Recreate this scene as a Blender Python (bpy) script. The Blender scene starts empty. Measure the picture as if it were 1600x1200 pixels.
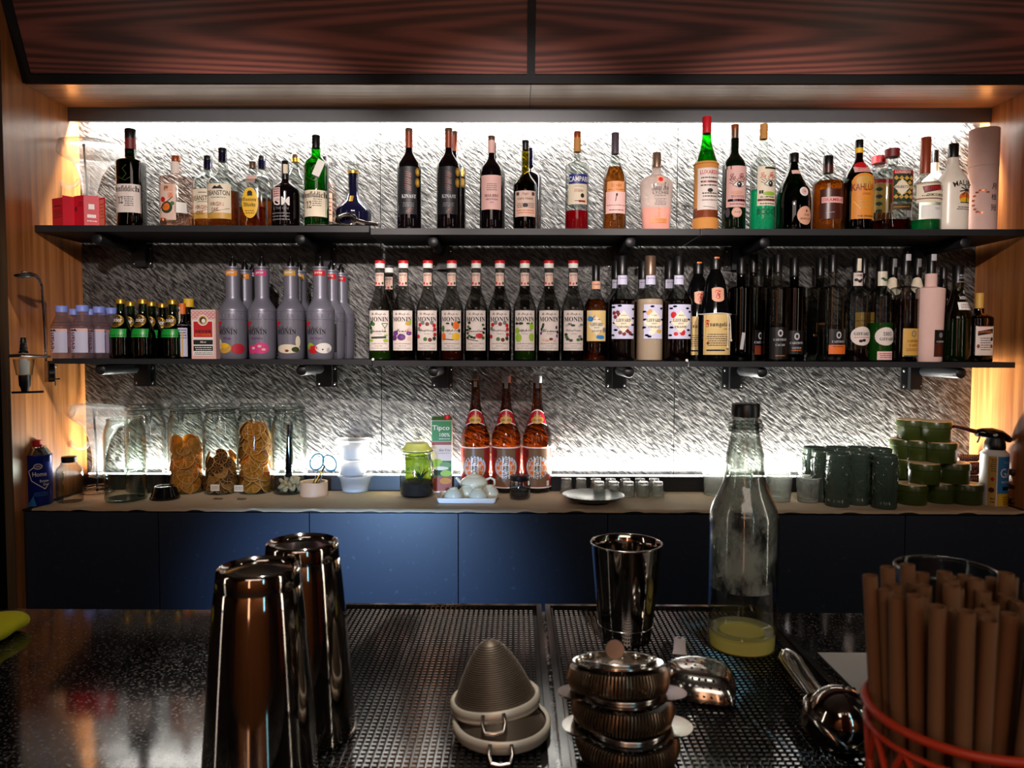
import bpy, math, random
from mathutils import Vector, Matrix
sc = bpy.context.scene
R_ = random.Random(7)
PI = math.pi
# ---------------------------------------------------------------- camera, exposure
EZ = 1.376                      # eye height
FPX = 1150.0                    # focal length in pixels of the 1600 px wide frame
cd = bpy.data.cameras.new('camera'); cam = bpy.data.objects.new('camera', cd)
sc.collection.objects.link(cam); sc.camera = cam
cd.sensor_width = 36; cd.lens = FPX/1600*36; cd.clip_start = .02; cd.clip_end = 50
CM = Matrix.Rotation(math.radians(.35), 3, 'Z') @ Matrix.Rotation(math.radians(90-2.75), 3, 'X') @ Matrix.Rotation(math.radians(.17), 3, 'Z')
cam.matrix_world = Matrix.Translation((0, 0, EZ)) @ CM.to_4x4()
cd.dof.use_dof = True; cd.dof.focus_distance = 2.25; cd.dof.aperture_fstop = 14
sc.view_settings.view_transform = 'Standard'; sc.view_settings.look = 'None'
sc.view_settings.gamma = 1; sc.view_settings.use_curve_mapping = False
sc.view_settings.exposure = 1.0
w = bpy.data.worlds.new('world'); sc.world = w; w.use_nodes = True
w.node_tree.nodes['Background'].inputs[0].default_value = (.05, .045, .04, 1)
w.node_tree.nodes['Background'].inputs[1].default_value = .3
sc.cycles.caustics_reflective = False; sc.cycles.caustics_refractive = False
sc.cycles.transparent_max_bounces = 32; sc.cycles.max_bounces = 12
sc.cycles.transmission_bounces = 10; sc.cycles.glossy_bounces = 5; sc.cycles.diffuse_bounces = 4
sc.cycles.sample_clamp_indirect = 4
# ---------------------------------------------------------------- lamps, seen and added
def lamp(name, kind, loc, aim, power, col, size=.05, size_y=None, cone=60, blend=.6, spread=None):
    l = bpy.data.lights.new(name, kind); o = bpy.data.objects.new(name, l); sc.collection.objects.link(o)
    l.energy = power; l.color = col; o.location = loc
    o.rotation_euler = (Vector(aim)-Vector(loc)).to_track_quat('-Z', 'Y').to_euler()
    if kind == 'AREA':
        l.shape = 'RECTANGLE'; l.size = size; l.size_y = size_y or size
        if spread: l.spread = math.radians(spread)
    else: l.shadow_soft_size = size
    if kind == 'SPOT': l.spot_size = math.radians(cone); l.spot_blend = blend
    return o
LW, RW = -1.472, 1.541          # inner faces of the two side walls
WY = 2.5                        # face of the stone wall
COOL = (1.0, .97, .90)
lamp('led_tube_above', 'AREA', (.03, 2.462, EZ+.772), (.03, 2.475, EZ), 40, COOL, RW-LW-.08, .012)
lamp('led_tube_below', 'AREA', (.03, 2.474, EZ-.418), (.03, 2.484, EZ+1), 42, COOL, RW-LW-.22, .010)
for _x in (-.42, 0.0, .42):     # three small downlights over the bar: the three glints in every bottle
    lamp('downlight', 'SPOT', (_x, .45, 2.22), (_x*2.05, 2.4, 1.60), 58, (1, .87, .81), .03, cone=41, blend=.55)
lamp('room_fill', 'AREA', (0, -1.2, 2.68), (0, .2, 1.0), 7, (1, .80, .68), 1.6, .8)  # added soft fill for the room's ambient light
lamp('bar_downlight', 'SPOT', (-.10, .70, 2.70), (-.10, .70, 1.0), 46, (1, .93, .82), .03, cone=25, blend=.6)
lamp('reflection_wash', 'SPOT', (-.9, -1.7, 2.6), (-.9, -2.6, 1.2), 40, (1, .74, .55), .1, cone=110)  # added pair of wall washes giving the tins warm reflections
lamp('reflection_wash', 'SPOT', (1.1, -1.7, 2.6), (1.1, -2.6, 1.2), 40, (1, .74, .55), .1, cone=110)
lamp('blue_door_light', 'SPOT', (-.46, 1.06, .93), (-.44, 2.17, .60), 60, (.36, .60, 1.0), .08, cone=60, blend=1.0)  # blue light on the left cabinet doors; its source is out of view
lamp('streak_teal', 'AREA', (.75, -.9, 1.7), (0, .8, 1.3), .7, (.3, .8, 1.0), .03, 1.1)  # added strip, reflects as a teal streak in the steel tins
lamp('streak_amber', 'AREA', (-.35, -1.4, 1.6), (0, .8, 1.3), 1.2, (1, .5, .28), .10, 1.4)  # added strip for the orange streak in the tins
lamp('streak_white', 'AREA', (1.9, .2, 1.6), (0, .8, 1.2), 2, (1, .9, .75), .06, 1.3)  # added strip to put a white streak on the tins
lamp('streak_side', 'AREA', (-1.9, .2, 1.6), (0, .8, 1.2), 1.2, (1, .9, .8), .05, 1.3)  # added strip, a pale side reflection for the tins
# ---------------------------------------------------------------- pixel -> place
def ray(u, v): return CM @ Vector(((u-800)/FPX, (600-v)/FPX, -1))
def onY(u, v, Y): d = ray(u, v); return Vector((0, 0, EZ)) + d*(Y/d.y)
def onZ(u, v, Z): d = ray(u, v); return Vector((0, 0, EZ)) + d*((Z-EZ)/d.z)
# ---------------------------------------------------------------- materials
def lin(c):
    if isinstance(c, str): c = [int(c[i:i+2], 16) for i in (0, 2, 4)]
    return tuple(((x/255)/12.92 if x/255 <= .04045 else ((x/255+.055)/1.055)**2.4) for x in c[:3])+(1,)
MATS = {}
def nm(name):
    m = bpy.data.materials.new(name); m.use_nodes = True; nt = m.node_tree; nt.nodes.clear()
    out = nt.nodes.new('ShaderNodeOutputMaterial'); MATS[name] = m
    return m, nt, out
def N(nt, t, **k):
    n = nt.nodes.new('ShaderNode'+t)
    for a, b in k.items():
        if hasattr(n, a): setattr(n, a, b)
    return n
def pbsdf(nt, col, rough=.5, metal=0, spec=.5, emit=None, es=0, coat=0):
    b = N(nt, 'BsdfPrincipled'); b.inputs['Base Color'].default_value = lin(col)
    b.inputs['Roughness'].default_value = rough; b.inputs['Metallic'].default_value = metal
    b.inputs['Specular IOR Level'].default_value = spec
    b.inputs['Coat Weight'].default_value = coat
    if emit: b.inputs['Emission Color'].default_value = lin(emit); b.inputs['Emission Strength'].default_value = es
    return b
def flat(name, col, rough=.5, metal=0, spec=.5, vary=.12, scale=30, bump=0, emit=None, es=0, coat=0):
    m, nt, out = nm(name); b = pbsdf(nt, col, rough, metal, spec, emit, es, coat)
    tc = N(nt, 'TexCoord'); nz = N(nt, 'TexNoise'); nz.inputs['Scale'].default_value = scale
    nt.links.new(tc.outputs['Object'], nz.inputs['Vector'])
    mx = N(nt, 'MixRGB'); mx.blend_type = 'MULTIPLY'; mx.inputs[0].default_value = vary
    mx.inputs[1].default_value = lin(col); nt.links.new(nz.outputs['Fac'], mx.inputs[2])
    nt.links.new(mx.outputs[0], b.inputs['Base Color'])
    if bump:
        bp = N(nt, 'Bump'); bp.inputs['Strength'].default_value = bump; bp.inputs['Distance'].default_value = .002
        nt.links.new(nz.outputs['Fac'], bp.inputs['Height']); nt.links.new(bp.outputs[0], b.inputs['Normal'])
    nt.links.new(b.outputs[0], out.inputs[0]); return m
def glass(name, col=(250, 252, 252), edge=None, rough=.02, ior=1.5, haze=0, hazecol=(235, 240, 240)):
    """thin blown glass: clear where looked through square-on, more absorbing towards the rim"""
    m, nt, out = nm(name); lw = N(nt, 'LayerWeight'); lw.inputs[0].default_value = .5
    mc = N(nt, 'MixRGB'); mc.inputs[1].default_value = lin(col)
    mc.inputs[2].default_value = lin(edge or [int(c*.45) for c in ([int(col[i:i+2], 16) for i in (0, 2, 4)] if isinstance(col, str) else col)])
    pw = N(nt, 'Math', operation='POWER'); pw.inputs[1].default_value = 2.2
    nt.links.new(lw.outputs['Facing'], pw.inputs[0]); nt.links.new(pw.outputs[0], mc.inputs[0])
    tr = N(nt, 'BsdfTransparent'); nt.links.new(mc.outputs[0], tr.inputs[0])
    gl = N(nt, 'BsdfGlossy'); gl.inputs['Roughness'].default_value = rough
    p5 = N(nt, 'Math', operation='POWER'); p5.inputs[1].default_value = 3; nt.links.new(lw.outputs['Facing'], p5.inputs[0])
    fr = N(nt, 'Math', operation='MULTIPLY_ADD'); fr.inputs[1].default_value = .82; fr.inputs[2].default_value = .045; nt.links.new(p5.outputs[0], fr.inputs[0])
    s = N(nt, 'MixShader'); nt.links.new(fr.outputs[0], s.inputs[0])
    base = tr
    if haze:
        df = N(nt, 'BsdfTranslucent'); df.inputs[0].default_value = lin(hazecol)
        d2 = N(nt, 'BsdfDiffuse'); d2.inputs[0].default_value = lin(hazecol)
        a = N(nt, 'MixShader'); a.inputs[0].default_value = .3; nt.links.new(df.outputs[0], a.inputs[1]); nt.links.new(d2.outputs[0], a.inputs[2])
        h = N(nt, 'MixShader'); h.inputs[0].default_value = abs(haze)
        if haze < 0:      # patchy condensation
            tc = N(nt, 'TexCoord'); mp = N(nt, 'Mapping'); mp.inputs['Scale'].default_value = (1, 1, .55)
            nz = N(nt, 'TexNoise'); nz.inputs['Scale'].default_value = 34; nz.inputs['Detail'].default_value = 8; nz.inputs['Roughness'].default_value = .65
            cr = N(nt, 'ValToRGB'); cr.color_ramp.elements[0].position = .42; cr.color_ramp.elements[1].position = .60
            cr.color_ramp.elements[1].color = (-haze, -haze, -haze, 1)
            nt.links.new(tc.outputs['Object'], mp.inputs[0]); nt.links.new(mp.outputs[0], nz.inputs['Vector'])
            nt.links.new(nz.outputs['Fac'], cr.inputs[0]); nt.links.new(cr.outputs[0], h.inputs[0])
        nt.links.new(tr.outputs[0], h.inputs[1]); nt.links.new(a.outputs[0], h.inputs[2]); base = h
    nt.links.new(base.outputs[0], s.inputs[1]); nt.links.new(gl.outputs[0], s.inputs[2])
    nt.links.new(s.outputs[0], out.inputs[0]); return m
def liquid(name, col, ior=1.33, milk=0):
    m, nt, out = nm(name); g = N(nt, 'BsdfRefraction'); g.inputs[0].default_value = lin(col); g.inputs['IOR'].default_value = ior
    g.inputs['Roughness'].default_value = .03
    t = N(nt, 'BsdfTransparent'); t.inputs[0].default_value = lin(col)
    s = N(nt, 'MixShader'); s.inputs[0].default_value = .45
    nt.links.new(g.outputs[0], s.inputs[1]); nt.links.new(t.outputs[0], s.inputs[2]); o = s
    if milk:
        d = N(nt, 'BsdfTranslucent'); d.inputs[0].default_value = lin(col); d2 = N(nt, 'BsdfDiffuse'); d2.inputs[0].default_value = lin(col)
        a = N(nt, 'AddShader'); nt.links.new(d.outputs[0], a.inputs[0]); nt.links.new(d2.outputs[0], a.inputs[1])
        o = N(nt, 'MixShader'); o.inputs[0].default_value = milk; nt.links.new(s.outputs[0], o.inputs[1]); nt.links.new(a.outputs[0], o.inputs[2])
    nt.links.new(o.outputs[0], out.inputs[0]); return m
def wood(name, c1, c2, axis='Z', rough=.35, kind='straight', coat=.3):
    m, nt, out = nm(name); b = pbsdf(nt, c1, rough, coat=coat); b.inputs['Coat Roughness'].default_value = .25
    tc = N(nt, 'TexCoord'); mp = N(nt, 'Mapping'); L = nt.links.new
    L(tc.outputs['Object'], mp.inputs[0])
    sc_ = {'Z': (26, 26, .9), 'X': (.9, 26, 26)}[axis]; mp.inputs['Scale'].default_value = sc_
    nz = N(nt, 'TexNoise'); nz.inputs['Scale'].default_value = 1.6; nz.inputs['Detail'].default_value = 6; nz.inputs['Roughness'].default_value = .6
    L(mp.outputs[0], nz.inputs['Vector']); fac = nz.outputs['Fac']
    if kind == 'cathedral':    # long pointed loops, book-matched about x = 0
        sx = N(nt, 'SeparateXYZ'); L(tc.outputs['Object'], sx.inputs[0])
        ab = N(nt, 'Math', operation='ABSOLUTE'); L(sx.outputs['X'], ab.inputs[0])
        az = N(nt, 'Math', operation='MULTIPLY'); L(sx.outputs['Z'], az.inputs[0]); L(sx.outputs['Z'], az.inputs[1])
        m1 = N(nt, 'Math', operation='MULTIPLY'); L(ab.outputs[0], m1.inputs[0]); m1.inputs[1].default_value = 2.0
        m2 = N(nt, 'Math', operation='MULTIPLY'); L(az.outputs[0], m2.inputs[0]); m2.inputs[1].default_value = 300
        n2 = N(nt, 'TexNoise'); n2.inputs['Scale'].default_value = .6; n2.inputs['Detail'].default_value = 3; L(mp.outputs[0], n2.inputs['Vector'])
        m3 = N(nt, 'Math', operation='MULTIPLY'); L(n2.outputs['Fac'], m3.inputs[0]); m3.inputs[1].default_value = .75
        a1 = N(nt, 'Math', operation='ADD'); L(m1.outputs[0], a1.inputs[0]); L(m2.outputs[0], a1.inputs[1])
        a2 = N(nt, 'Math', operation='ADD'); L(a1.outputs[0], a2.inputs[0]); L(m3.outputs[0], a2.inputs[1])
        m4 = N(nt, 'Math', operation='MULTIPLY'); L(a2.outputs[0], m4.inputs[0]); m4.inputs[1].default_value = 8
        sn = N(nt, 'Math', operation='SINE'); L(m4.outputs[0], sn.inputs[0])
        h = N(nt, 'MapRange'); h.inputs[1].default_value = -1; h.inputs[2].default_value = 1; L(sn.outputs[0], h.inputs[0])
        mm = N(nt, 'MixRGB'); mm.inputs[0].default_value = .34; L(nz.outputs['Fac'], mm.inputs[1]); L(h.outputs[0], mm.inputs[2]); fac = mm.outputs[0]
    cr = N(nt, 'ValToRGB'); cr.color_ramp.elements[0].position = .34; cr.color_ramp.elements[0].color = lin(c2)
    cr.color_ramp.elements[1].position = .66; cr.color_ramp.elements[1].color = lin(c1)
    L(fac, cr.inputs[0]); L(cr.outputs[0], b.inputs['Base Color']); L(b.outputs[0], out.inputs[0]); return m
def stone():
    m, nt, out = nm('hatched slate'); L = nt.links.new; b = pbsdf(nt, (120, 120, 120), .42, 0, .6)
    tc = N(nt, 'TexCoord')
    mp = N(nt, 'Mapping'); mp.inputs['Rotation'].default_value = (0, math.radians(-40), 0); L(tc.outputs['Object'], mp.inputs[0])
    mq = N(nt, 'Mapping'); mq.inputs['Scale'].default_value = (30, 30, 140); L(mp.outputs[0], mq.inputs[0])
    n1 = N(nt, 'TexNoise'); n1.inputs['Scale'].default_value = 1; n1.inputs['Detail'].default_value = 3; n1.inputs['Distortion'].default_value = .35; L(mq.outputs[0], n1.inputs['Vector'])
    n2 = N(nt, 'TexNoise'); n2.inputs['Scale'].default_value = 5; n2.inputs['Detail'].default_value = 7; n2.inputs['Roughness'].default_value = .62; L(tc.outputs['Object'], n2.inputs['Vector'])
    n3 = N(nt, 'TexNoise'); n3.inputs['Scale'].default_value = 90; n3.inputs['Detail'].default_value = 3; L(tc.outputs['Object'], n3.inputs['Vector'])
    cr = N(nt, 'ValToRGB'); cr.color_ramp.elements[0].position = .42; cr.color_ramp.elements[0].color = lin((15, 15, 16))
    cr.color_ramp.elements[1].position = .60; cr.color_ramp.elements[1].color = lin((116, 115, 113)); L(n1.outputs['Fac'], cr.inputs[0])
    c2 = N(nt, 'ValToRGB'); c2.color_ramp.elements[0].position = .32; c2.color_ramp.elements[0].color = lin((110, 108, 106))
    c2.color_ramp.elements[1].position = .62; c2.color_ramp.elements[1].color = lin((235, 234, 230)); L(n2.outputs['Fac'], c2.inputs[0])
    mx = N(nt, 'MixRGB'); mx.blend_type = 'MULTIPLY'; mx.inputs[0].default_value = .8; L(cr.outputs[0], mx.inputs[1]); L(c2.outputs[0], mx.inputs[2])
    L(mx.outputs[0], b.inputs['Base Color'])
    h1 = N(nt, 'Math', operation='MULTIPLY'); L(n1.outputs['Fac'], h1.inputs[0]); h1.inputs[1].default_value = 1.0
    h2 = N(nt, 'Math', operation='MULTIPLY_ADD'); L(n2.outputs['Fac'], h2.inputs[0]); h2.inputs[1].default_value = 2.2; L(h1.outputs[0], h2.inputs[2])
    h3 = N(nt, 'Math', operation='MULTIPLY_ADD'); L(n3.outputs['Fac'], h3.inputs[0]); h3.inputs[1].default_value = .35; L(h2.outputs[0], h3.inputs[2])
    bp = N(nt, 'Bump'); bp.inputs['Strength'].default_value = .9; bp.inputs['Distance'].default_value = .006
    L(h3.outputs[0], bp.inputs['Height']); L(bp.outputs[0], b.inputs['Normal']); L(b.outputs[0], out.inputs[0]); return m
def granite():
    m, nt, out = nm('black granite'); L = nt.links.new; b = pbsdf(nt, (14, 13, 14), .07, 0, .7)
    tc = N(nt, 'TexCoord'); v = N(nt, 'TexVoronoi'); v.inputs['Scale'].default_value = 520; L(tc.outputs['Object'], v.inputs['Vector'])
    n = N(nt, 'TexNoise'); n.inputs['Scale'].default_value = 330; n.inputs['Detail'].default_value = 3; L(tc.outputs['Object'], n.inputs['Vector'])
    cr = N(nt, 'ValToRGB'); cr.color_ramp.elements[0].position = .53; cr.color_ramp.elements[0].color = lin((12, 11, 12))
    cr.color_ramp.elements[1].position = .68; cr.color_ramp.elements[1].color = lin((105, 103, 104)); L(n.outputs['Fac'], cr.inputs[0])
    c2 = N(nt, 'ValToRGB'); c2.color_ramp.elements[0].position = .985; c2.color_ramp.elements[0].color = (0, 0, 0, 1); c2.color_ramp.elements[1].position = .995
    L(v.outputs['Color'], c2.inputs[0]); ad = N(nt, 'MixRGB'); ad.blend_type = 'ADD'; ad.inputs[0].default_value = .7
    L(cr.outputs[0], ad.inputs[1]); L(c2.outputs[0], ad.inputs[2]); L(ad.outputs[0], b.inputs['Base Color']); L(b.outputs[0], out.inputs[0]); return m
def panel_blue():
    m, nt, out = nm('scuffed navy laminate'); L = nt.links.new; b = pbsdf(nt, (46, 58, 76), .4, 0, .5)
    tc = N(nt, 'TexCoord'); n = N(nt, 'TexNoise'); n.inputs['Scale'].default_value = 55; n.inputs['Detail'].default_value = 8; L(tc.outputs['Object'], n.inputs['Vector'])
    cr = N(nt, 'ValToRGB'); cr.color_ramp.elements[0].position = .62; cr.color_ramp.elements[0].color = lin((33, 41, 56))
    cr.color_ramp.elements[1].position = .80; cr.color_ramp.elements[1].color = lin((62, 74, 94)); L(n.outputs['Fac'], cr.inputs[0])
    L(cr.outputs[0], b.inputs['Base Color']); L(b.outputs[0], out.inputs[0]); return m
stone(); granite(); panel_blue()
wood('teak veneer', (214, 140, 78), (156, 92, 46)); wood('teak veneer lengthwise', (196, 140, 88), (140, 92, 54), 'X')
wood('rosewood veneer', (156, 88, 74), (92, 52, 46), 'X', .4, 'cathedral', .15)
wood('bamboo', (224, 190, 140), (196, 160, 110)); wood('end grain', (110, 86, 62), (70, 54, 40))
GLS = dict(clear=((230, 233, 231), (112, 116, 114)), syrupglass=((206, 206, 202), (70, 70, 66)), water=((247, 250, 248), (142, 158, 150)), green=((60, 190, 60), (16, 90, 24)), dgreen=((16, 60, 38), (4, 26, 14)),
    bottlegreen=((34, 66, 30), (10, 30, 10)), olive=((150, 140, 50), (60, 60, 14)), amberg=((196, 124, 68), (60, 26, 8)),
    brown=((70, 24, 14), (20, 8, 5)), perrier=((24, 150, 44), (6, 70, 18)), pet=((228, 218, 228), (170, 160, 176)), smoke=((196, 194, 184), (90, 88, 80)),
    rosy=((252, 238, 232), (226, 196, 186)))
for k, v in GLS.items(): glass(k, *v)
glass('pet haze', (236, 226, 236), (190, 180, 196), haze=.22, hazecol=(236, 214, 214)); glass('cut glass', (240, 243, 241), (150, 155, 150), haze=.14, hazecol=(250, 250, 246)); glass('rim glass', (240, 243, 241), (150, 155, 150), haze=.6, hazecol=(255, 255, 250)); glass('frosted', (250, 240, 236), haze=.55, hazecol=(250, 236, 230)); glass('condensation', (236, 240, 236), (150, 160, 156), haze=-.8, hazecol=(232, 234, 226))  # tumbler and shot glass haze stands in for bright reflections and white rims
glass('tub plastic', (250, 250, 250), haze=.6, hazecol=(240, 242, 244), rough=.2)
for k, c, mk in (('whisky', (244, 170, 84), 0), ('honey', (240, 178, 110), 0), ('campari', (190, 10, 36), .25), ('turquoise', (60, 226, 180), .2), ('mint', (4, 140, 84), .2),
                 ('lychee', (250, 200, 186), .35), ('milky', (196, 176, 156), .9), ('lemonade', (252, 246, 176), .55), ('clearliq', (236, 240, 238), 0), ('ruby', (150, 36, 24), 0),
                 ('inky', (24, 9, 10), .3), ('lime', (60, 110, 20), .3), ('russet', (110, 34, 14), .3), ('midori', (40, 110, 30), .4), ('sake', (216, 140, 72), .0), ('pinkwater', (246, 226, 214), 0)):
    liquid(k, c, milk=mk)
for k, c, r, me, *sp in (('black', (12, 12, 13), .35, 0), ('gloss black', (8, 8, 9), .08, 0), ('ink', (24, 20, 22), .6, 0), ('wine', (10, 5, 8), .04, 0), ('darkgreen glass', (4, 18, 8), .04, 0),
    ('navy', (16, 16, 40), .06, 0), ('white', (240, 238, 232), .55, 0), ('cream', (238, 226, 200), .6, 0), ('paper', (226, 214, 206), .6, 0), ('peach', (226, 170, 140), .6, 0),
    ('pink', (232, 186, 180), .6, 0), ('hotpink', (214, 60, 130), .5, 0), ('red', (196, 24, 34), .45, 0), ('card red', (206, 16, 44), .5, 0), ('maroon', (110, 22, 24), .5, 0),
    ('orange', (226, 110, 30), .5, 0), ('yellow', (240, 190, 40), .5, 0), ('mustard', (206, 160, 70), .5, 0), ('gold', (206, 160, 60), .3, .7), ('copper', (176, 92, 54), .35, .6),
    ('bronze', (120, 96, 80), .35, .6), ('rust', (140, 62, 36), .4, .2), ('cork', (196, 140, 72), .7, 0), ('mauve', (74, 62, 72), .5, 0), ('blue', (24, 44, 130), .45, 0), ('capblue', (130, 150, 230), .45, 0),
    ('skyblue', (40, 130, 200), .45, 0), ('teal', (0, 120, 150), .4, 0), ('leaf', (60, 110, 50), .5, 0), ('dark leaf', (30, 56, 34), .6, 0), ('lime green', (150, 190, 60), .5, 0), ('jar green', (56, 68, 24), .3, 0),
    ('grey', (120, 120, 124), .5, 0), ('light grey', (188, 188, 192), .5, 0), ('silver bottle', (128, 128, 142), .38, .35), ('violet', (90, 40, 110), .5, 0), ('lavender', (200, 200, 226), .6, 0),
    ('purple', (110, 50, 130), .5, 0), ('tube pink', (226, 190, 180), .75, 0), ('straw', (206, 140, 66), .75, 0), ('tan', (206, 164, 128), .6, 0), ('kraft', (208, 186, 154), .8, 0),
    ('porcelain', (214, 214, 190), .15, 0), ('celadon', (56, 70, 60), .12, 0), ('steel', (196, 192, 186), .16, 1), ('polished steel', (176, 168, 160), .07, 1), ('black metal', (24, 25, 28), .42, .3),
    ('shelf metal', (26, 28, 32), .5, .2), ('rubber', (22, 22, 22), .11, 0, 1.0), ('soil', (34, 26, 22), .9, 0), ('straw paper', (128, 88, 54), .8, 0), ('cup orange', (206, 60, 26), .45, 0),
    ('cloth yellow', (226, 222, 20), .9, 0), ('napkin', (225, 222, 214), .9, 0), ('malibu white', (238, 228, 212), .3, 0), ('choc', (70, 26, 18), .35, 0), ('rind', (226, 160, 92), .6, 0),
    ('mesh steel', (92, 80, 68), .5, .6), ('off white', (222, 214, 196), .35, 0), ('ginger', (184, 160, 122), .8, 0), ('dark room', (62, 44, 34), .7, 0), ('floor tile', (60, 56, 52), .4, 0)):
    flat(k, c, r, me, *sp)
flat('valance', (104, 108, 112), .4, .2); flat('mirror plate', (210, 206, 200), .3, .9)
for k, c in (('orange flesh', (255, 170, 50)), ('lemon flesh', (236, 170, 84)), ('brown flesh', (120, 74, 40))):   # dried slices let light through
    m, nt, out = nm(k); d = N(nt, 'BsdfDiffuse'); t = N(nt, 'BsdfTranslucent'); a = N(nt, 'MixShader'); a.inputs[0].default_value = .5
    tc = N(nt, 'TexCoord'); nz = N(nt, 'TexNoise'); nz.inputs['Scale'].default_value = 60; nt.links.new(tc.outputs['Object'], nz.inputs['Vector'])
    cr = N(nt, 'ValToRGB'); cr.color_ramp.elements[0].color = lin([x*.55 for x in c]); cr.color_ramp.elements[1].color = lin(c); nt.links.new(nz.outputs['Fac'], cr.inputs[0])
    for s in (d, t): nt.links.new(cr.outputs[0], s.inputs[0])
    nt.links.new(d.outputs[0], a.inputs[1]); nt.links.new(t.outputs[0], a.inputs[2]); nt.links.new(a.outputs[0], out.inputs[0])
m, nt, out = nm('led'); e = N(nt, 'Emission'); e.inputs[0].default_value = (1, .98, .93, 1); e.inputs[1].default_value = 14; nt.links.new(e.outputs[0], out.inputs[0])
# ---------------------------------------------------------------- mesh tools
class MB:
    def __init__(s): s.v = []; s.f = []; s.m = []; s.sm = []; s.mats = []
    def mi(s, name):
        if name not in s.mats: s.mats.append(name)
        return s.mats.index(name)
    def add(s, vs, fs, mat, smooth=False):
        b = len(s.v); s.v += [tuple(v) for v in vs]; i = s.mi(mat)
        for f in fs: s.f.append(tuple(b+k for k in f)); s.m.append(i); s.sm.append(smooth)
        return s
    def box(s, x0, x1, y0, y1, z0, z1, mat, rot=None, at=(0, 0, 0)):
        vs = [Vector((x, y, z)) for z in (z0, z1) for y in (y0, y1) for x in (x0, x1)]
        if rot is not None: vs = [rot @ v for v in vs]
        vs = [v+Vector(at) for v in vs]
        return s.add(vs, [(0, 2, 3, 1), (4, 5, 7, 6), (0, 1, 5, 4), (2, 6, 7, 3), (0, 4, 6, 2), (1, 3, 7, 5)], mat)
    def rbox(s, x0, x1, y0, y1, z0, z1, mat, r=.004):
        """box with rounded vertical edges"""
        pts = []
        for cx, cy, a0 in ((x1-r, y1-r, 0), (x0+r, y1-r, 90), (x0+r, y0+r, 180), (x1-r, y0+r, 270)):
            for k in range(5): a = math.radians(a0+k*22.5); pts.append((cx+r*math.cos(a), cy+r*math.sin(a)))
        return s.prism(pts, z0, z1, mat)
    def prism(s, pts, z0, z1, mat, M=None):
        n = len(pts); vs = [Vector((x, y, z)) for z in (z0, z1) for x, y in pts]
        if M is not None: vs = [M @ v for v in vs]
        return s.add(vs, [tuple(range(n))[::-1], tuple(range(n, 2*n))]+[(i, (i+1) % n, n+(i+1) % n, n+i) for i in range(n)], mat)
    def lathe(s, prof, mat, seg=32, q=1, n=2, M=None, cap0=True, cap1=True, smooth=True):
        vs = []
        for r, z in prof:
            for i in range(seg):
                a = 2*PI*(i+.5)/seg; c, t = math.cos(a), math.sin(a)
                k = 1 if n == 2 else (abs(c)**n+abs(t)**n)**(-1/n)
                vs.append(Vector((r*k*c, r*k*t*q, z)))
        if M is not None: vs = [M @ v for v in vs]
        fs = []
        for j in range(len(prof)-1):
            for i in range(seg): k = (i+1) % seg; fs.append((j*seg+i, j*seg+k, (j+1)*seg+k, (j+1)*seg+i))
        s.add(vs, fs, mat, smooth)
        b = len(s.v)-len(vs)
        if cap0 and prof[0][0] > 1e-5: s.f.append(tuple(range(b, b+seg))[::-1]); s.m.append(s.mi(mat)); s.sm.append(False)
        if cap1 and prof[-1][0] > 1e-5: e = b+(len(prof)-1)*seg; s.f.append(tuple(range(e, e+seg))); s.m.append(s.mi(mat)); s.sm.append(False)
        return s
    def tube(s, pts, r, mat, seg=10, closed=False, flat_=1.0, up=None):
        pts = [Vector(p) for p in pts]; n = len(pts); rs = r if isinstance(r, (list, tuple)) else [r]*n
        vs = []; u = None
        for i, p in enumerate(pts):
            if closed: t = pts[(i+1) % n]-pts[i-1]
            else: t = pts[min(i+1, n-1)]-pts[max(i-1, 0)]
            t.normalize()
            if u is None:
                u = Vector(up) if up else (Vector((0, 0, 1)) if abs(t.z) < .9 else Vector((1, 0, 0)))
            u = (u-t*u.dot(t)).normalized(); wv = t.cross(u)
            for k in range(seg): a = 2*PI*k/seg; vs.append(p+(wv*math.cos(a)+u*math.sin(a)*flat_)*rs[i])
        fs = []
        for i in range(n if closed else n-1):
            j = (i+1) % n
            for k in range(seg): l = (k+1) % seg; fs.append((i*seg+k, i*seg+l, j*seg+l, j*seg+k))
        if not closed: fs += [tuple(range(seg))[::-1], tuple(range((n-1)*seg, n*seg))]
        return s.add(vs, fs, mat, True)
    def ring(s, c, R, r, mat, M=None, seg=36, q=1, flat_=1.0):
        pts = [Vector((R*math.cos(2*PI*i/seg), R*q*math.sin(2*PI*i/seg), 0)) for i in range(seg)]
        if M is not None: pts = [M @ p for p in pts]
        up = (M @ Vector((0, 0, 1))) if M is not None else (0, 0, 1)
        return s.tube([p+Vector(c) for p in pts], r, mat, 8, True, flat_, up)
    def sphere(s, c, r, mat, M=None, a=12, sx=1, sy=1, sz=1):
        prof = [(max(1e-6, r*math.sin(PI*i/a)), -r*math.cos(PI*i/a)) for i in range(a+1)]
        T = Matrix.Translation(c) @ (M.to_4x4() if M is not None else Matrix()) @ Matrix.Diagonal((sx, sy, sz, 1))
        return s.lathe(prof, mat, 2*a, M=T, cap0=False, cap1=False)
    def build(s, name, parent=None, loc=None):
        me = bpy.data.meshes.new(name); me.from_pydata(s.v, [], s.f)
        for n in s.mats: me.materials.append(MATS[n])
        me.polygons.foreach_set('material_index', s.m); me.polygons.foreach_set('use_smooth', s.sm); me.update()
        if any(s.sm): me.set_sharp_from_angle(angle=math.radians(50))
        o = bpy.data.objects.new(name, me); sc.collection.objects.link(o)
        if parent is not None: o.parent = parent
        if loc is not None: o.location = loc
        return o
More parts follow.
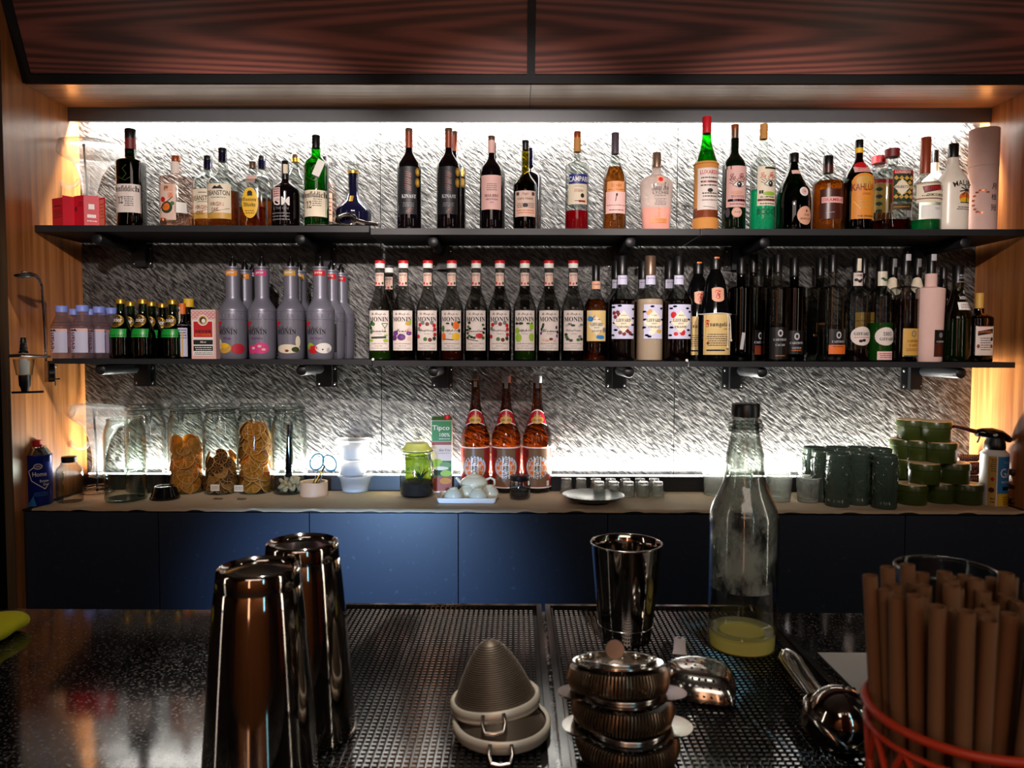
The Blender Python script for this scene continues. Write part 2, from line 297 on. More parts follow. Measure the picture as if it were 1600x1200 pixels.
def thing(name, label, cat, loc=(0, 0, 0), group=None, rz=0):
    o = bpy.data.objects.new(name, None); sc.collection.objects.link(o); o.location = loc; o.rotation_euler = (0, 0, rz)
    o.empty_display_size = .02
    return tag(o, label, cat, group)
def tag(o, label, cat, group=None, kind=None):
    o['label'] = label; o['category'] = cat
    if group: o['group'] = group
    if kind: o['kind'] = kind
    return o
def struct(o): o['kind'] = 'structure'; return o
def dup(root, loc, label, rot=None, group=None):
    r = root.copy(); sc.collection.objects.link(r); r.location = loc; r['label'] = label
    if rot is not None: r.rotation_euler = rot
    if group: r['group'] = group
    for ch in [c for c in bpy.data.objects if c.parent == root]:
        c = ch.copy(); sc.collection.objects.link(c); c.parent = r
        for g in [x for x in bpy.data.objects if x.parent == ch]:
            d = g.copy(); sc.collection.objects.link(d); d.parent = c
    return r
# ---------------------------------------------------------------- lettering
_TX = {}
def style(s, st):
    base = {'b': (0x1D400, 0x1D41A), 'i': (0x1D434, 0x1D44E), 'f': (0x1D56C, 0x1D586), 's': (0x1D4D0, 0x1D4EA), 'n': None}[st]
    if not base: return s
    o = ''
    for c in s:
        if 'A' <= c <= 'Z': o += chr(base[0]+ord(c)-65)
        elif 'a' <= c <= 'z': o += chr(base[1]+ord(c)-97) if not (st == 'i' and c == 'h') else 'ℎ'
        elif '0' <= c <= '9' and st in 'bf': o += chr(0x1D7CE+ord(c)-48)
        else: o += c
    return o
def text(s, st='n', bold=0):
    k = (s, st, bold)
    if k not in _TX:
        c = bpy.data.curves.new('t', 'FONT'); c.body = style(s, st); c.resolution_u = 2; c.offset = bold
        o = bpy.data.objects.new('t', c); m = bpy.data.meshes.new_from_object(o)
        xs = [v.co.x for v in m.vertices] or [0, 1]; ys = [v.co.y for v in m.vertices] or [0, 1]
        cx, cy, W, H = (min(xs)+max(xs))/2, (min(ys)+max(ys))/2, max(xs)-min(xs), max(ys)-min(ys)
        _TX[k] = ([((v.co.x-cx)/H, (v.co.y-cy)/H) for v in m.vertices], [tuple(p.vertices) for p in m.polygons], W/H)
        bpy.data.objects.remove(o); bpy.data.meshes.remove(m); bpy.data.curves.remove(c)
    return _TX[k]
def draw(mb, items, S, ux, uz, s):
    """items in photo pixels: ux/uz the pixel of the patch's middle, s metres per pixel, S(x, z, lift) -> point on the surface"""
    lift = 1
    def P(x, v): return ((x-ux)*s, (uz-v)*s)
    for it in items:
        k = it[0]; lift += .22; e = .00022*lift+(.00045 if k in ('t', 'tv') else 0)
        if k == 't':
            _, st, x, v, h, mat = it[:6]; wd = it[6] if len(it) > 6 else None; stl = it[7] if len(it) > 7 else 'n'; arc = it[8] if len(it) > 8 else 0
            vs, fs, asp = text(st, stl, .012 if stl == 'n' else .004); kx = (wd/(asp*h)) if wd else 1
            out = []
            for a, b in vs:
                if arc: a_, b_ = a*kx*h, b*h; t = a_/arc; a_, b_ = (arc+b_)*math.sin(t), (arc+b_)*math.cos(t)-arc; X, Z = P(x+a_, v-b_)
                else: X, Z = P(x+a*kx*h, v-b*h)
                out.append(S(X, Z, e))
            mb.add(out, fs, mat)
        elif k == 'tv':                      # lettering that runs upwards
            _, st, x, v, h, mat = it[:6]; wd = it[6] if len(it) > 6 else None
            vs, fs, asp = text(st, 'n', .012); kx = (wd/(asp*h)) if wd else 1
            mb.add([S(*P(x-b*h, v-a*kx*h), e) for a, b in vs], fs, mat)
        elif k == 'r':                       # x0,x1,v0,v1
            _, x0, x1, v0, v1, mat = it; n = max(1, int((x1-x0)/4)); vs = []
            for i in range(n+1):
                for v in (v1, v0): X, Z = P(x0+(x1-x0)*i/n, v); vs.append(S(X, Z, e))
            mb.add(vs, [(2*i, 2*i+2, 2*i+3, 2*i+1) for i in range(n)], mat)
        elif k == 'e':                       # x,v,rx,rv
            _, x, v, rx, rv, mat = it; vs = [S(*P(x, v), e)]; m = 20; nr = 2 if rx < 8 else 4
            for j in range(1, nr+1):
                for i in range(m): a = 2*PI*i/m; vs.append(S(*P(x+rx*j/nr*math.cos(a), v-rv*j/nr*math.sin(a)), e))
            mb.add(vs, [(0, 1+i, 1+(i+1) % m) for i in range(m)]+[(1+q*m+i, 1+m+q*m+i, 1+m+q*m+(i+1) % m, 1+q*m+(i+1) % m) for q in range(nr-1) for i in range(m)], mat)
        elif k == 'p':                       # polygon
            _, pts, mat = it; gx = sum(p[0] for p in pts)/len(pts); gv = sum(p[1] for p in pts)/len(pts); big = max(abs(p[0]-gx) for p in pts) > 5
            ks, nr = (5, 5) if big else (1, 1); rim = []
            for i in range(len(pts)):
                a, b = pts[i], pts[(i+1) % len(pts)]
                for q in range(ks): rim.append((a[0]+(b[0]-a[0])*q/ks, a[1]+(b[1]-a[1])*q/ks))
            m = len(rim); vs = [S(*P(gx, gv), e)]
            for j in range(1, nr+1): vs += [S(*P(gx+(x-gx)*j/nr, gv+(v-gv)*j/nr), e) for x, v in rim]
            mb.add(vs, [(0, 1+i, 1+(i+1) % m) for i in range(m)]+[(1+q*m+i, 1+m+q*m+i, 1+m+q*m+(i+1) % m, 1+q*m+(i+1) % m) for q in range(nr-1) for i in range(m)], mat)
        elif k == 'l':                       # thin stroke x0,v0,x1,v1,width
            _, x0, v0, x1, v1, wd, mat = it; dx, dv = x1-x0, v1-v0; L = math.hypot(dx, dv) or 1; nx, nv = -dv/L*wd/2, dx/L*wd/2; n = max(1, int(L/4)); vs = []
            for i in range(n+1):
                t = i/n; vs += [S(*P(x0+dx*t+nx, v0+dv*t+nv), e), S(*P(x0+dx*t-nx, v0+dv*t-nv), e)]
            mb.add(vs, [(2*i, 2*i+2, 2*i+3, 2*i+1) for i in range(n)], mat)
        elif k == 'm':                       # rows of print too small to read: x0,x1,v0,v1,rows
            _, x0, x1, v0, v1, rows, mat = it; rr = random.Random(int(x0*7+v0))
            for j in range(rows):
                v = v0+(v1-v0)*(j+.5)/rows; th = (v1-v0)/rows*.36; x = x0+rr.random()*2
                while x < x1:
                    w_ = 1.2+rr.random()*3.2; xe = min(x+w_, x1)
                    mb.add([S(*P(x, v+th/2), e), S(*P(xe, v+th/2), e), S(*P(xe, v-th/2), e), S(*P(x, v-th/2), e)], [(0, 1, 2, 3)], mat); x = xe+.7
    return mb
# ---------------------------------------------------------------- room shell
def sbox(name, x0, x1, y0, y1, z0, z1, mat): return struct(MB().box(x0, x1, y0, y1, z0, z1, mat).build(name))
CEIL = 2.75
sbox('floor', -2.6, 2.6, -2.6, 2.7, -.04, 0, 'floor tile')
sbox('ceiling', -2.6, 2.6, -2.6, 2.7, CEIL, CEIL+.04, 'dark room')
sbox('wall_rear', -2.64, 2.64, -2.64, -2.6, 0, CEIL, 'dark room')
sbox('wall_west', -2.64, -2.6, -2.6, 2.7, 0, CEIL, 'dark room')
sbox('wall_east', 2.6, 2.64, -2.6, 2.7, 0, CEIL, 'dark room')
b = MB()
for i in range(26): b.box(-2.5+i*.2, -2.41+i*.2, -2.6, -2.57, 0, 2.6, 'teak veneer')  # unseen slats added so the tins reflect brown stripes
struct(b.build('reflection_slats'))
s1 = (onY(595.5, 500, WY).x); s2 = onY(1056, 450, WY).x
b = MB(); edges = [LW, s1, s2, RW]
for i in range(3): b.box(edges[i]+.0012*(i > 0), edges[i+1]-.0012*(i < 2), WY, WY+.02, .5, EZ+.86, 'hatched slate')
b.box(-2.6, 2.6, WY+.02, WY+.06, 0, CEIL, 'black')
struct(b.build('wall_back'))
sbox('wall_left', LW-.026, LW, 2.13, WY+.02, 0, CEIL, 'teak veneer')
sbox('wall_right', RW, RW+.026, 2.05, WY+.02, 0, CEIL, 'teak veneer')
sbox('trim_1', LW-.0261, LW+.0002, 2.128, 2.1305, 0, CEIL-.5, 'end grain')
# ---------------------------------------------------------------- overhead cabinet with sloping doors
zb = onY(800, 130.5, 2.22).z; th = math.atan2(.09, .215); ctr = onY(830, 62, 2.2).x
cab = thing('overhead_cabinet', 'long rosewood wall cabinet with sloping doors above the bottle shelves', 'cabinet', (0, 2.22, zb))
def onslope(mb, name, sx, sz):
    o = mb.build(name, cab); o.rotation_euler = (th, 0, 0); o.location = (sx, -math.sin(th)*sz, math.cos(th)*sz); return o
fw = .024
for nme, a, c in (('door', LW+.03, ctr-fw/2), ('door', ctr+fw/2, RW-.03)):
    onslope(MB().box(a-ctr, c-ctr, .004, .022, -.135+fw+.002, .52, 'rosewood veneer'), nme, ctr, .135)
fr = MB().box(LW+.001, RW-.001, 0, .02, 0, fw, 'black metal').box(ctr-fw/2, ctr+fw/2, 0, .02, fw, .66, 'black metal')
fr.box(LW+.001, LW+.03, 0, .02, fw, .66, 'black metal').box(RW-.03, RW-.001, 0, .02, fw, .66, 'black metal')
onslope(fr, 'frame', 0, 0)
pn = MB().box(LW+.001, ctr-.0008, .012, .222, 0, .018, 'teak veneer lengthwise').box(ctr+.0008, RW-.001, .012, .222, 0, .018, 'teak veneer lengthwise')
pn.build('bottom_panel', cab)
zv = onY(800, 190.5, 2.44).z-zb
MB().box(LW+.001, RW-.001, .218, .230, zv, 0, 'valance').build('valance', cab)
MB().box(LW+.001, RW-.001, .23, .279, -.006, 0, 'white').build('light_pelmet', cab)
l = MB().box(LW+.015, RW-.015, 2.456, 2.468, EZ+.776, EZ+.780, 'led').build('led_strip'); tag(l, 'bright white light strip hidden under the overhead cabinet', 'light strip', 'light strips washing the stone wall')
# ---------------------------------------------------------------- shelves
YS = 2.25
def ztop(v, Y=YS, u=800): return onY(u, v, Y).z
ZUL, ZUM, ZUR = ztop(352.3, u=300), ztop(357, u=830), ztop(357.8, u=1340)
ZLL, ZLM, ZLR = ztop(561, u=330), ztop(564, u=830), ztop(565.3, u=1330)
def shelf(u0, u1, zt, tk, label, group, notch=False):
    x0, x1 = onY(u0, 460, YS).x, onY(u1, 460, YS).x
    t = thing('wall_shelf', label, 'shelf', ((x0+x1)/2, WY, zt), group); h = (x1-x0)/2
    MB().box(-h, h, YS-WY, -.002, -tk, 0, 'shelf metal').build('board', t)
    MB().box(-h-.0006, -h+.0016, YS-WY+.002, -.004, -tk-.0005, -.0004, 'grey').build('lit_end', t)  # grey strip paints the shelf's left end face as lit
    return t
shelf(57, 577, ZUL, .019, 'black upper wall shelf by the wooden side wall, holding the red cards', 'upper wall shelves')
shelf(580.5, 1092, ZUM, .019, 'black upper wall shelf in the middle, holding the wine bottles', 'upper wall shelves')
shelf(1094.5, 1599, ZUR, .019, 'black upper wall shelf carrying the liqueur bottles and pink tube', 'upper wall shelves')
shelf(79, 580, ZLL, .016, 'black lower wall shelf carrying water bottles and grey puree bottles', 'lower wall shelves')
shelf(582.5, 1076, ZLM, .017, 'black lower wall shelf carrying the row of syrup bottles', 'lower wall shelves')
shelf(1078.5, 1590, ZLR, .017, 'black lower wall shelf carrying the dark liqueur bottles', 'lower wall shelves')
for u, zt, t in ((583, ZLM, 'small clear bumper on the corner of the syrup shelf'), (1073, ZLM, 'small clear bumper at the shelf joint below the strawberry syrup')):
    p = onY(u, 562, YS-.003); tag(MB().sphere((0, 0, 0), .0045, 'white').build('corner_bumper', loc=(p.x, YS-.004, zt+.003)), t, 'bumper')
names = ['beside the wooden side wall near the water', 'below the grey puree bottles', 'near the middle above the juice carton', 'right above the shot glasses', 'behind the tall foreground bottle', 'nearest the gas torch']
whereU = ['under the red cards', 'under the tagged green whisky bottle', 'under the pair of black-label wines', 'under the amber spirit bottle', 'under the dark green eye-label bottle', 'under the almond liqueur bottle']
whereL = ['above the tall empty jar', 'above the stacked plastic tubs', 'above the green juice carton', 'above the shot glasses', 'above the tall cloudy bottle', 'above the green lidded tins']
for k, (uf, vf, up) in enumerate(((156, 582, 222), (471, 579.5, 508.5), (677, 582, 690), (983, 583, 963), (1191, 585, 1146.5), (1502, 586.5, 1428))):
    for lv in (0, 1):
        zt = [[ZLL, ZLL, ZLM, ZLM, ZLR, ZLR], [ZUL, ZUL, ZUM, ZUM, ZUR, ZUR]][lv][k]; tk = (.017, .020)[lv]
        px = onY(up, 590, WY-.02).x; fx = onY(uf, vf, 2.27).x
        t = thing('shelf_bracket', 'black steel bracket under the %s shelf, %s' % (('lower', 'upper')[lv], (whereL, whereU)[lv][k]), 'bracket', (px, WY, zt-tk), 'shelf brackets')
        wp = MB().box(-.036, .036, -.006, -.0005, -.080, 0, 'black metal').build('wall_plate', t)
        MB().box(-.013, .022, -.024, -.006, -.079, 0, 'black metal').build('post', t)
        r = .0165; MB().lathe([(r-.002, 0), (r, .002), (r, .216)], 'black metal', 28, M=Matrix.Translation((fx-px, 2.27-WY, -r-.001)) @ Matrix.Rotation(-PI/2, 4, 'X')).build('support_tube', t)
        for sx in (-.026, .029):
            for sz in (-.017, -.068): MB().sphere((sx, -.007, sz), .0042, 'steel', sy=.5, a=6).build('screw', wp)
# ---------------------------------------------------------------- back counter
YC = 2.165; ZC = onY(800, 799, YC).z
bc = thing('back_cabinet', 'dark navy base cabinet with flat doors under the back counter', 'cabinet', (0, YC, 0))
MB().box(LW+.002, RW-.002, .02, .33, 0, ZC-.0055, 'black').build('body', bc)
xs = [LW+.002]+[onY(u, 870, YC).x for u in (248.5, 484, 716, 949, 1181, 1413)]+[RW-.002]
for i in range(7): MB().box(xs[i]+.0015, xs[i+1]-.0015, 0, .019, .09, ZC-.008, 'scuffed navy laminate').build('door', bc)
wt = MB().box(LW+.001, RW-.001, YC-.001, WY-.001, ZC-.005, ZC, 'black metal').build('worktop'); tag(wt, 'thin dark worktop covered with kraft matting behind the bar', 'worktop')
def liner(u0, u1, label, ph, z):
    x0, x1 = onY(u0, 795, YC).x, onY(u1, 795, YC).x; n = 160; vs = []; fs = []; b = MB()
    for j, (y, dz) in enumerate(((2.458, 0), (2.40, 0), (2.30, 0), (2.19, 0), (YC-.002, .0004), (YC-.007, -.004))):
        for i in range(n+1):
            x = x0+(x1-x0)*i/n; wv = .0022*math.sin(x*38+ph)+.0013*math.sin(x*71+ph)
            vs.append((x, y-(wv if j > 3 else 0), ZC+z+dz+(abs(wv)*.9+wv*.8 if j >= 4 else 0)))
    m = n+1
    for j in range(5):
        for i in range(n): fs.append((j*m+i, j*m+i+1, (j+1)*m+i+1, (j+1)*m+i))
    b.add(vs, fs, 'kraft', True); vs2 = [(x, y, zz+.0012) for x, y, zz in vs]; b.add(vs2, fs, 'kraft', True)
    tag(b.build('counter_liner'), label, 'counter liner', 'counter liners')
liner(52, 856, 'kraft coloured non-slip liner on the counter under jars and tea tray', 0, .0006)
liner(848, 1606, 'kraft coloured non-slip liner on the counter under mugs and tumblers', 1.3, .0022)
ZK = ZC+.003
ch = MB().box(LW+.004, RW-.004, 2.461, 2.492, ZC+.004, ZC+.054, 'black').build('light_channel'); tag(ch, 'black channel holding the light strip along the back of the counter', 'light channel')
l = MB().box(LW+.02, RW-.02, 2.472, 2.482, ZC+.0545, ZC+.0565, 'led').build('led_strip'); tag(l, 'bright white light strip on the channel at the counter back', 'light strip', 'light strips washing the stone wall')
# ---------------------------------------------------------------- front bar
ZB = EZ-.357; ZM = EZ-.347; YB = .985
bar = thing('bar_counter', 'black speckled granite bar top holding the shakers and strainers', 'bar counter', (0, .6, 0))
MB().box(-1.5, 1.5, -.28, YB-.6, ZB-.03, ZB, 'black granite').build('granite_top', bar)
MB().box(-1.45, 1.45, -.2, YB-.64, 0, ZB-.031, 'black').build('body', bar)
def mat_(x0, x1, label):
    y0, y1 = .47, YB-.001; t = thing('bar_mat', label, 'bar mat', (x0, y0, ZB+.0005), 'rubber bar mats'); W, D = x1-x0, y1-y0
    MB().box(0, W, 0, D, 0, .0035, 'rubber').build('base', t)
    r = MB(); rw = .0065
    for a in ((0, rw, 0, D), (W-rw, W, 0, D), (rw, W-rw, 0, rw), (rw, W-rw, D-rw, D)): r.box(*a, .0035, .0105, 'rubber')
    r.box(rw+.0015, rw+.003, rw, D-rw, .0035, .009, 'rubber')
    r.build('rim', t)
    b = MB(); p = .0066; nx, ny = int((W-2*rw-.006)/p), int((D-2*rw-.004)/p); ox, oy = (W-(nx-1)*p)/2, (D-(ny-1)*p)/2
    vs = []; fs = []
    for i in range(nx):
        for j in range(ny):
            cx, cy = ox+i*p, oy+j*p; k = len(vs)
            for hx, hy, z in ((.0021, .0017, .0035), (.0021, .0017, .0060), (.0017, .0014, .0066)):
                vs += [(cx-hx, cy-hy, z), (cx+hx, cy-hy, z), (cx+hx, cy+hy, z), (cx-hx, cy+hy, z)]
            for q in (0, 4):
                for e in range(4): fs.append((k+q+e, k+q+(e+1) % 4, k+q+4+(e+1) % 4, k+q+4+e))
            fs.append((k+8, k+9, k+10, k+11))
    b.add(vs, fs, 'rubber', False).build('nubs', t)
    return t
mat_(-.245, .0345, 'black rubber bar mat under the conical mesh strainers')
mat_(.0395, .332, 'black rubber bar mat under the tall bottle and coil strainers')
# ---------------------------------------------------------------- bottles
def smooth(t): return t*t*(3-2*t)
class Form:
    """outline of a bottle: radius over height, superellipse exponent n, depth squash q"""
    def __init__(s, pts, n=2, q=1): s.pts = pts; s.n = n; s.q = q
    def r(s, z):
        p = s.pts
        if z <= p[0][1]: return p[0][0]
        for (r0, z0), (r1, z1) in zip(p, p[1:]):
            if z <= z1: return r0+(r1-r0)*((z-z0)/max(1e-9, z1-z0))
        return p[-1][0]
    def cut(s, z0, z1, off=0, top=None):
        zs = [z0]+[z for r, z in s.pts if z0 < z < z1]+[z1]
        return [(max(.0005, s.r(z)+off), z) for z in zs]
    def S(s, z0, rot=0):
        """surface point at arc offset x, height z0+z"""
        cr, sr = math.cos(rot), math.sin(rot)
        def f(x, z, e):
            R = s.r(z0+z)
            if s.n == 2: a = x/R; X, Y = (R+e)*math.sin(a), -(R+e)*math.cos(a)*s.q-(e if s.q < 1 else 0)
            else:
                xx = max(-.995, min(.995, x/R)); X, Y = x, -((1-abs(xx)**s.n)**(1/s.n)*R*s.q+e)
            return (X*cr-Y*sr, X*sr+Y*cr, z0+z)
        return f
def outline(H, R, zb_, zn, rn, rt, p, bw, foot=.004):
    pts = [(R*bw*.93, 0), (R*bw, foot)]
    m = 6
    for i in range(1, m+1): t = i/m; pts.append((R*(bw+(1-bw)*t), foot+(zb_-foot)*t))
    for i in range(1, 13): t = i/12; pts.append((R+(rn-R)*smooth(t**p), zb_+(zn-zb_)*t))
    pts.append((rt, H)); return pts
def surf(u): return None
def shelf_z(where, u):
    if where == 'U': return ZUL if u < 578 else ZUM if u < 1090 else ZUR
    return ZLL if u < 578 else ZLM if u < 1077 else ZLR
def bottle(label, u, vt, w, vb, vn, nw, g='clear', on='U', Y=2.32, p=1.3, bw=1, cap=None, liq=None, lab=(), neck=None, n=2, q=1, rot=0,
           name='liquor_bottle', cat='bottle', group=None, base=None, nt=None, extra=None, um=None, px=None):
    """photo pixels: u middle, vt top, w width, vb top of the straight body, vn foot of the neck, nw neck width.
       base: pixel of the front edge of the foot on the counter/bar (Y is then found from it)"""
    if on in ('U', 'L'): z0 = shelf_z(on, u)
    else:
        z0 = {'C': ZK, 'B': ZM, 'G': ZB}[on]; p0 = onZ(u, base, z0); Y = p0.y; Y = Y+w/2*Y/FPX*.97
    s = Y/FPX; mid = onY(u, (vt+vb)/2 if um is None else um, Y); X = mid.x
    Hh = lambda v: onY(u, v, Y).z-z0
    H = Hh(vt); Rr = w/2*s; F = Form(outline(H, Rr, Hh(vb), Hh(vn), nw/2*s, (nt or nw)/2*s, p, bw), n, q)
    if px:
        P_ = [(w_/2*s, max(0, Hh(v_))) for v_, w_ in px]; P_[0] = (P_[0][0], 0); out = []
        for i in range(len(P_)-1):
            a, b_, c, d = P_[max(i-1, 0)], P_[i], P_[i+1], P_[min(i+2, len(P_)-1)]
            for k in range(4): t_ = k/4; out.append((.5*(2*b_[0]+(c[0]-a[0])*t_+(2*a[0]-5*b_[0]+4*c[0]-d[0])*t_*t_+(3*b_[0]-a[0]-3*c[0]+d[0])*t_**3), b_[1]+(c[1]-b_[1])*t_))
        F = Form(out+[P_[-1]], n, q)
    t = thing(name, label, cat, (X, Y, z0), group)
    gtop = Hh(cap[1]) if cap else H
    body = [(r, z) for r, z in F.cut(0, gtop)]
    MB().lathe(body, g, 32, q, n, cap1=not cap and False).build('glass_body', t)
    if liq:
        zl = Hh(liq[1]); off = -.0022
        MB().lathe([(max(.001, r+off), z+(.003 if i == 0 else 0)) for i, (r, z) in enumerate(F.cut(0, zl))], liq[0], 28, q, n).build('liquid', t)
    if cap:     # (material, v of lower edge, width, [material 2, v split])
        cw = cap[2]/2*s; zc = Hh(cap[1]); c = MB()
        if len(cap) > 3:
            zs = Hh(cap[4]); c.lathe([(cw, zc), (cw, zs)], cap[3], 24, cap1=False)
            c.lathe([(cw*1.03, zs), (cw*1.03, H-.001), (cw*.96, H)], cap[0], 24)
        else: c.lathe([(cw, zc), (cw, H-.0012), (cw*.93, H)], cap[0], 24)
        c.build('cap', t)
    for i, L in enumerate(lab):
        v0, v1, lw, bg = L['v0'], L['v1'], L['w'], L['bg']; vc = (v0+v1)/2; dx = L.get('dx', 0); items = []
        if bg:
            sh = L.get('sh', 'r')
            if sh == 'r':
                items = [('r', u+dx-lw/2, u+dx+lw/2, v0, v1, bg)]
            elif sh == 'o': items = [('e', u+dx, vc, lw/2, (v1-v0)/2, bg)]
            elif sh == 'd': items = [('p', [(u+dx, v0), (u+dx-lw/2, vc), (u+dx, v1), (u+dx+lw/2, vc)], bg)]
        items = items+[it for it in L.get('it', ())]
        z_c = Hh(vc); S = F.S(z_c, rot+math.radians(L.get('rot', 0)))
        b = MB()
        if bg and L.get('sh', 'r') == 'r':       # paper patch as a bent grid that follows the body
            nx = max(6, int(lw/2)); nz = max(2, int((v1-v0)/5)); vs = []
            for j in range(nz+1):
                for k in range(nx+1): vs.append(S((dx-lw/2+lw*k/nx)*s, (vc-(v0+(v1-v0)*j/nz))*s, .0004))
            b.add(vs, [(j*(nx+1)+k, j*(nx+1)+k+1, (j+1)*(nx+1)+k+1, (j+1)*(nx+1)+k) for j in range(nz) for k in range(nx)], bg, True); items = items[1:]
            Sx = lambda x, z, e, S=S: S(x, z, e+.0005)
        else: Sx = lambda x, z, e, S=S: S(x, z, e+.0004)
        draw(b, items, Sx, u, vc, s).build(L.get('name', 'label'), t)
    if extra: extra(t, F, Hh, s)
    return t
# ---------------------------------------------------------------- upper shelf, left
G_UP = 'spirit bottles on the upper shelves'
def T(s, x, v, h, m='ink', w=None, st='n', arc=0): return ('t', s, x, v, h, m, w, st, arc)
def glen(u, label, g, tag_=False, **k):
    it = [T('Glenfiddich.', u-1, 299 if not tag_ else 308, 9, 'ink', 42, 'b'), T('12', u-7, 316 if not tag_ else 323, 11, 'ink', 8, 'b'), ('m', u-2, u+12, 310, 326, 5, 'ink'), ('l', u-12, 308, u-12, 328, .7, 'rust')] 
    v0, v1 = (292, 335) if not tag_ else (301, 341)
    ex = [dict(v0=262, v1=284, w=20, bg=None, name='emblem', it=[('l', u-3, 283, u+3, 276, 1, 'jar green'), ('l', u+3, 276, u-3, 268, 1, 'jar green'), ('l', u-3, 268, u+3, 262, 1, 'jar green'), ('l', u-10, 280, u, 286, .8, 'jar green'), ('l', u, 286, u+10, 280, .8, 'jar green')])]
    return bottle(label, u, 202 if not tag_ else 212, 40 if not tag_ else 37, 257 if not tag_ else 262, 246 if not tag_ else 243, 16 if not tag_ else 15, g, p=1.6,
        cap=('black', 234, 16, 'maroon', 217) if not tag_ else ('black', 232, 13), liq=('lime' if not tag_ else 'green liq', 258), n=2.6 if not tag_ else 2.2,
        lab=[dict(v0=v0, v1=v1, w=38 if not tag_ else 35, bg='cream' if tag_ else 'paper', it=it)]+ex, group=G_UP, **k)
liquid('green liq', (120, 220, 90))
glen(204, 'dark green whisky bottle with cream label beside the red cards', 'bottlegreen', name='whisky_bottle')
glen(494, 'bright green whisky bottle with cream label and a white paper hang tag', 'green', True, name='whisky_bottle',
    extra=lambda t, F, H, s: MB().box(-.012, .012, -.0006, .0006, -.028, .022, 'white', Matrix.Rotation(.42, 3, 'Y'), (.019, -F.r(H(262))-.003, H(266))).build('hang_tag', t))
bottle('clear square-shouldered spirit bottle with a bonsai-like orange emblem label and copper stopper', 275, 244, 46, 282, 274, 14, 'rosy', cap=('copper', 252, 13), liq=('pinkwater', 336), p=2.2, name='gin_bottle', group=G_UP, n=2.5,
    lab=[dict(v0=254, v1=272, w=12, bg='paper', name='neck_label'), dict(v0=293, v1=347, w=30, dx=-6, bg='rosy paper', it=[('r', 264, 280, 294, 304, 'peach'), T('梅', 270, 299, 7), T('酒', 276, 310, 8, 'orange'), ('e', 270, 328, 9, 9, 'dark leaf'), ('e', 269, 327, 6, 6, 'orange'), ('e', 264, 316, 4, 4, 'red'), ('l', 258, 330, 280, 312, 1.2, 'ink'), ('e', 279, 322, 3, 3, 'leaf')]),
         dict(v0=320, v1=336, w=14, dx=14, bg='white', name='price_tag', rot=0)]) if 'rosy paper' in MATS or flat('rosy paper', (226, 196, 180), .6) else 0
bottle('tiny sample bottle with copper cap at the foot of the pink label bottle', 255, 341, 9, 347, 345.5, 7, 'clear', Y=2.268, cap=('copper', 345, 8), name='sample_bottle')
def dean(u, vt, w, Y, label):
    it = [T('DEANSTON', u, 306 if u > 330 else 314, 7.5, 'ink', w*.78), ('p', [(u-9, 300), (u-4, 295), (u, 297), (u+4, 294), (u+9, 300)], 'ink') if u > 330 else ('r', u-6, u+6, 305, 306, 'ink'), ('m', u-12, u+12, 311, 315, 1, 'grey') if u > 330 else ('r', u-8, u+8, 319, 320, 'grey'),
          T('VIRGIN', u-2, 323 if u > 330 else 328, 6, 'rust', 22), T('OAK', u-4, 331 if u > 330 else 336, 6, 'rust', 12), ('l', u-16, 337, u+18, 329, .7, 'rust')]
    bottle(label, u, vt, w, 289, 268, 16, 'clear', Y=Y, cap=('black', vt+21, 13, 'navy', vt+7), liq=('whisky', 300), nt=12, group=G_UP, name='whisky_bottle',
        lab=[dict(v0=292 if u > 330 else 300, v1=345, w=w*.88, bg='cream', it=[('r', u-w*.44, u+w*.44, 336, 345, 'mustard')]+it)])
dean(325, 244, 46, 2.40, 'clear whisky bottle with cream label half hidden behind its twin')
dean(348, 232, 46, 2.31, 'clear whisky bottle with cream label, in front of its twin')
bottle('rectangular amber whisky bottle with a yellow oval label and pink price tag', 395, 253, 41, 292, 276, 12, 'clear', p=2, n=3.2, q=.7, cap=('bronze', 263, 11), liq=('whisky', 325), name='whisky_bottle', group=G_UP,
    lab=[dict(v0=296, v1=343, w=25, bg='yellow', sh='o', it=[('e', 395, 305, 4, 4, 'ink'), ('r', 391, 399, 307, 309, 'ink'), T('Suntory', 394, 315, 6.5, 'ink', 21, 'f'), T('Whisky', 394, 323, 7.5, 'ink', 19, 'f'), ('m', 387, 402, 330, 337, 2, 'rust')]),
         dict(v0=275, v1=288, w=15, bg='tube pink', name='price_tag')])
bottle('clear bottle with dark cap showing behind the yellow oval label whisky', 409, 244, 34, 284, 270, 13, 'clear', Y=2.42, cap=('black', 264, 12, 'navy', 251), liq=('whisky', 312), group=G_UP)
bottle('black gin bottle with white lettering and a pink price tag', 446, 252, 43, 303, 281, 12, 'wine', p=1.5, cap=('black', 281, 12), group=G_UP, name='gin_bottle',
    lab=[dict(v0=258, v1=272, w=7, bg='cream', dx=2, name='tax_strip'), dict(v0=290, v1=345, w=40, bg=None, it=[T('GM', 445, 318, 13, 'white', 26), T('& THE GIN', 444, 329, 4, 'grey', 24), ('m', 428, 458, 334, 348, 3, 'grey')]), dict(v0=293, v1=318, w=14, dx=-9, bg='pink', name='price_tag', it=[('m', 431, 443, 298, 312, 4, 'mauve')])])
bottle('clear bottle with gold stopper behind the black gin bottle', 462, 242, 36, 292, 262, 14, 'clear', Y=2.42, cap=('bronze', 254, 13, 'gold', 248), group=G_UP)
bottle('peach label bottle with brown cap half hidden behind the tagged green bottle', 508, 245, 34, 300, 270, 12, 'rosy', Y=2.42, cap=('mauve', 262, 11), group=G_UP, lab=[dict(v0=305, v1=348, w=30, bg='peach', it=[('m', 512, 522, 310, 340, 5, 'rust')])])
def deca(t, F, H, s):
    MB().lathe([(.0105, H(290)), (.0118, H(286)), (.0105, H(281))], 'gold', 24).build('gold_collar', t)
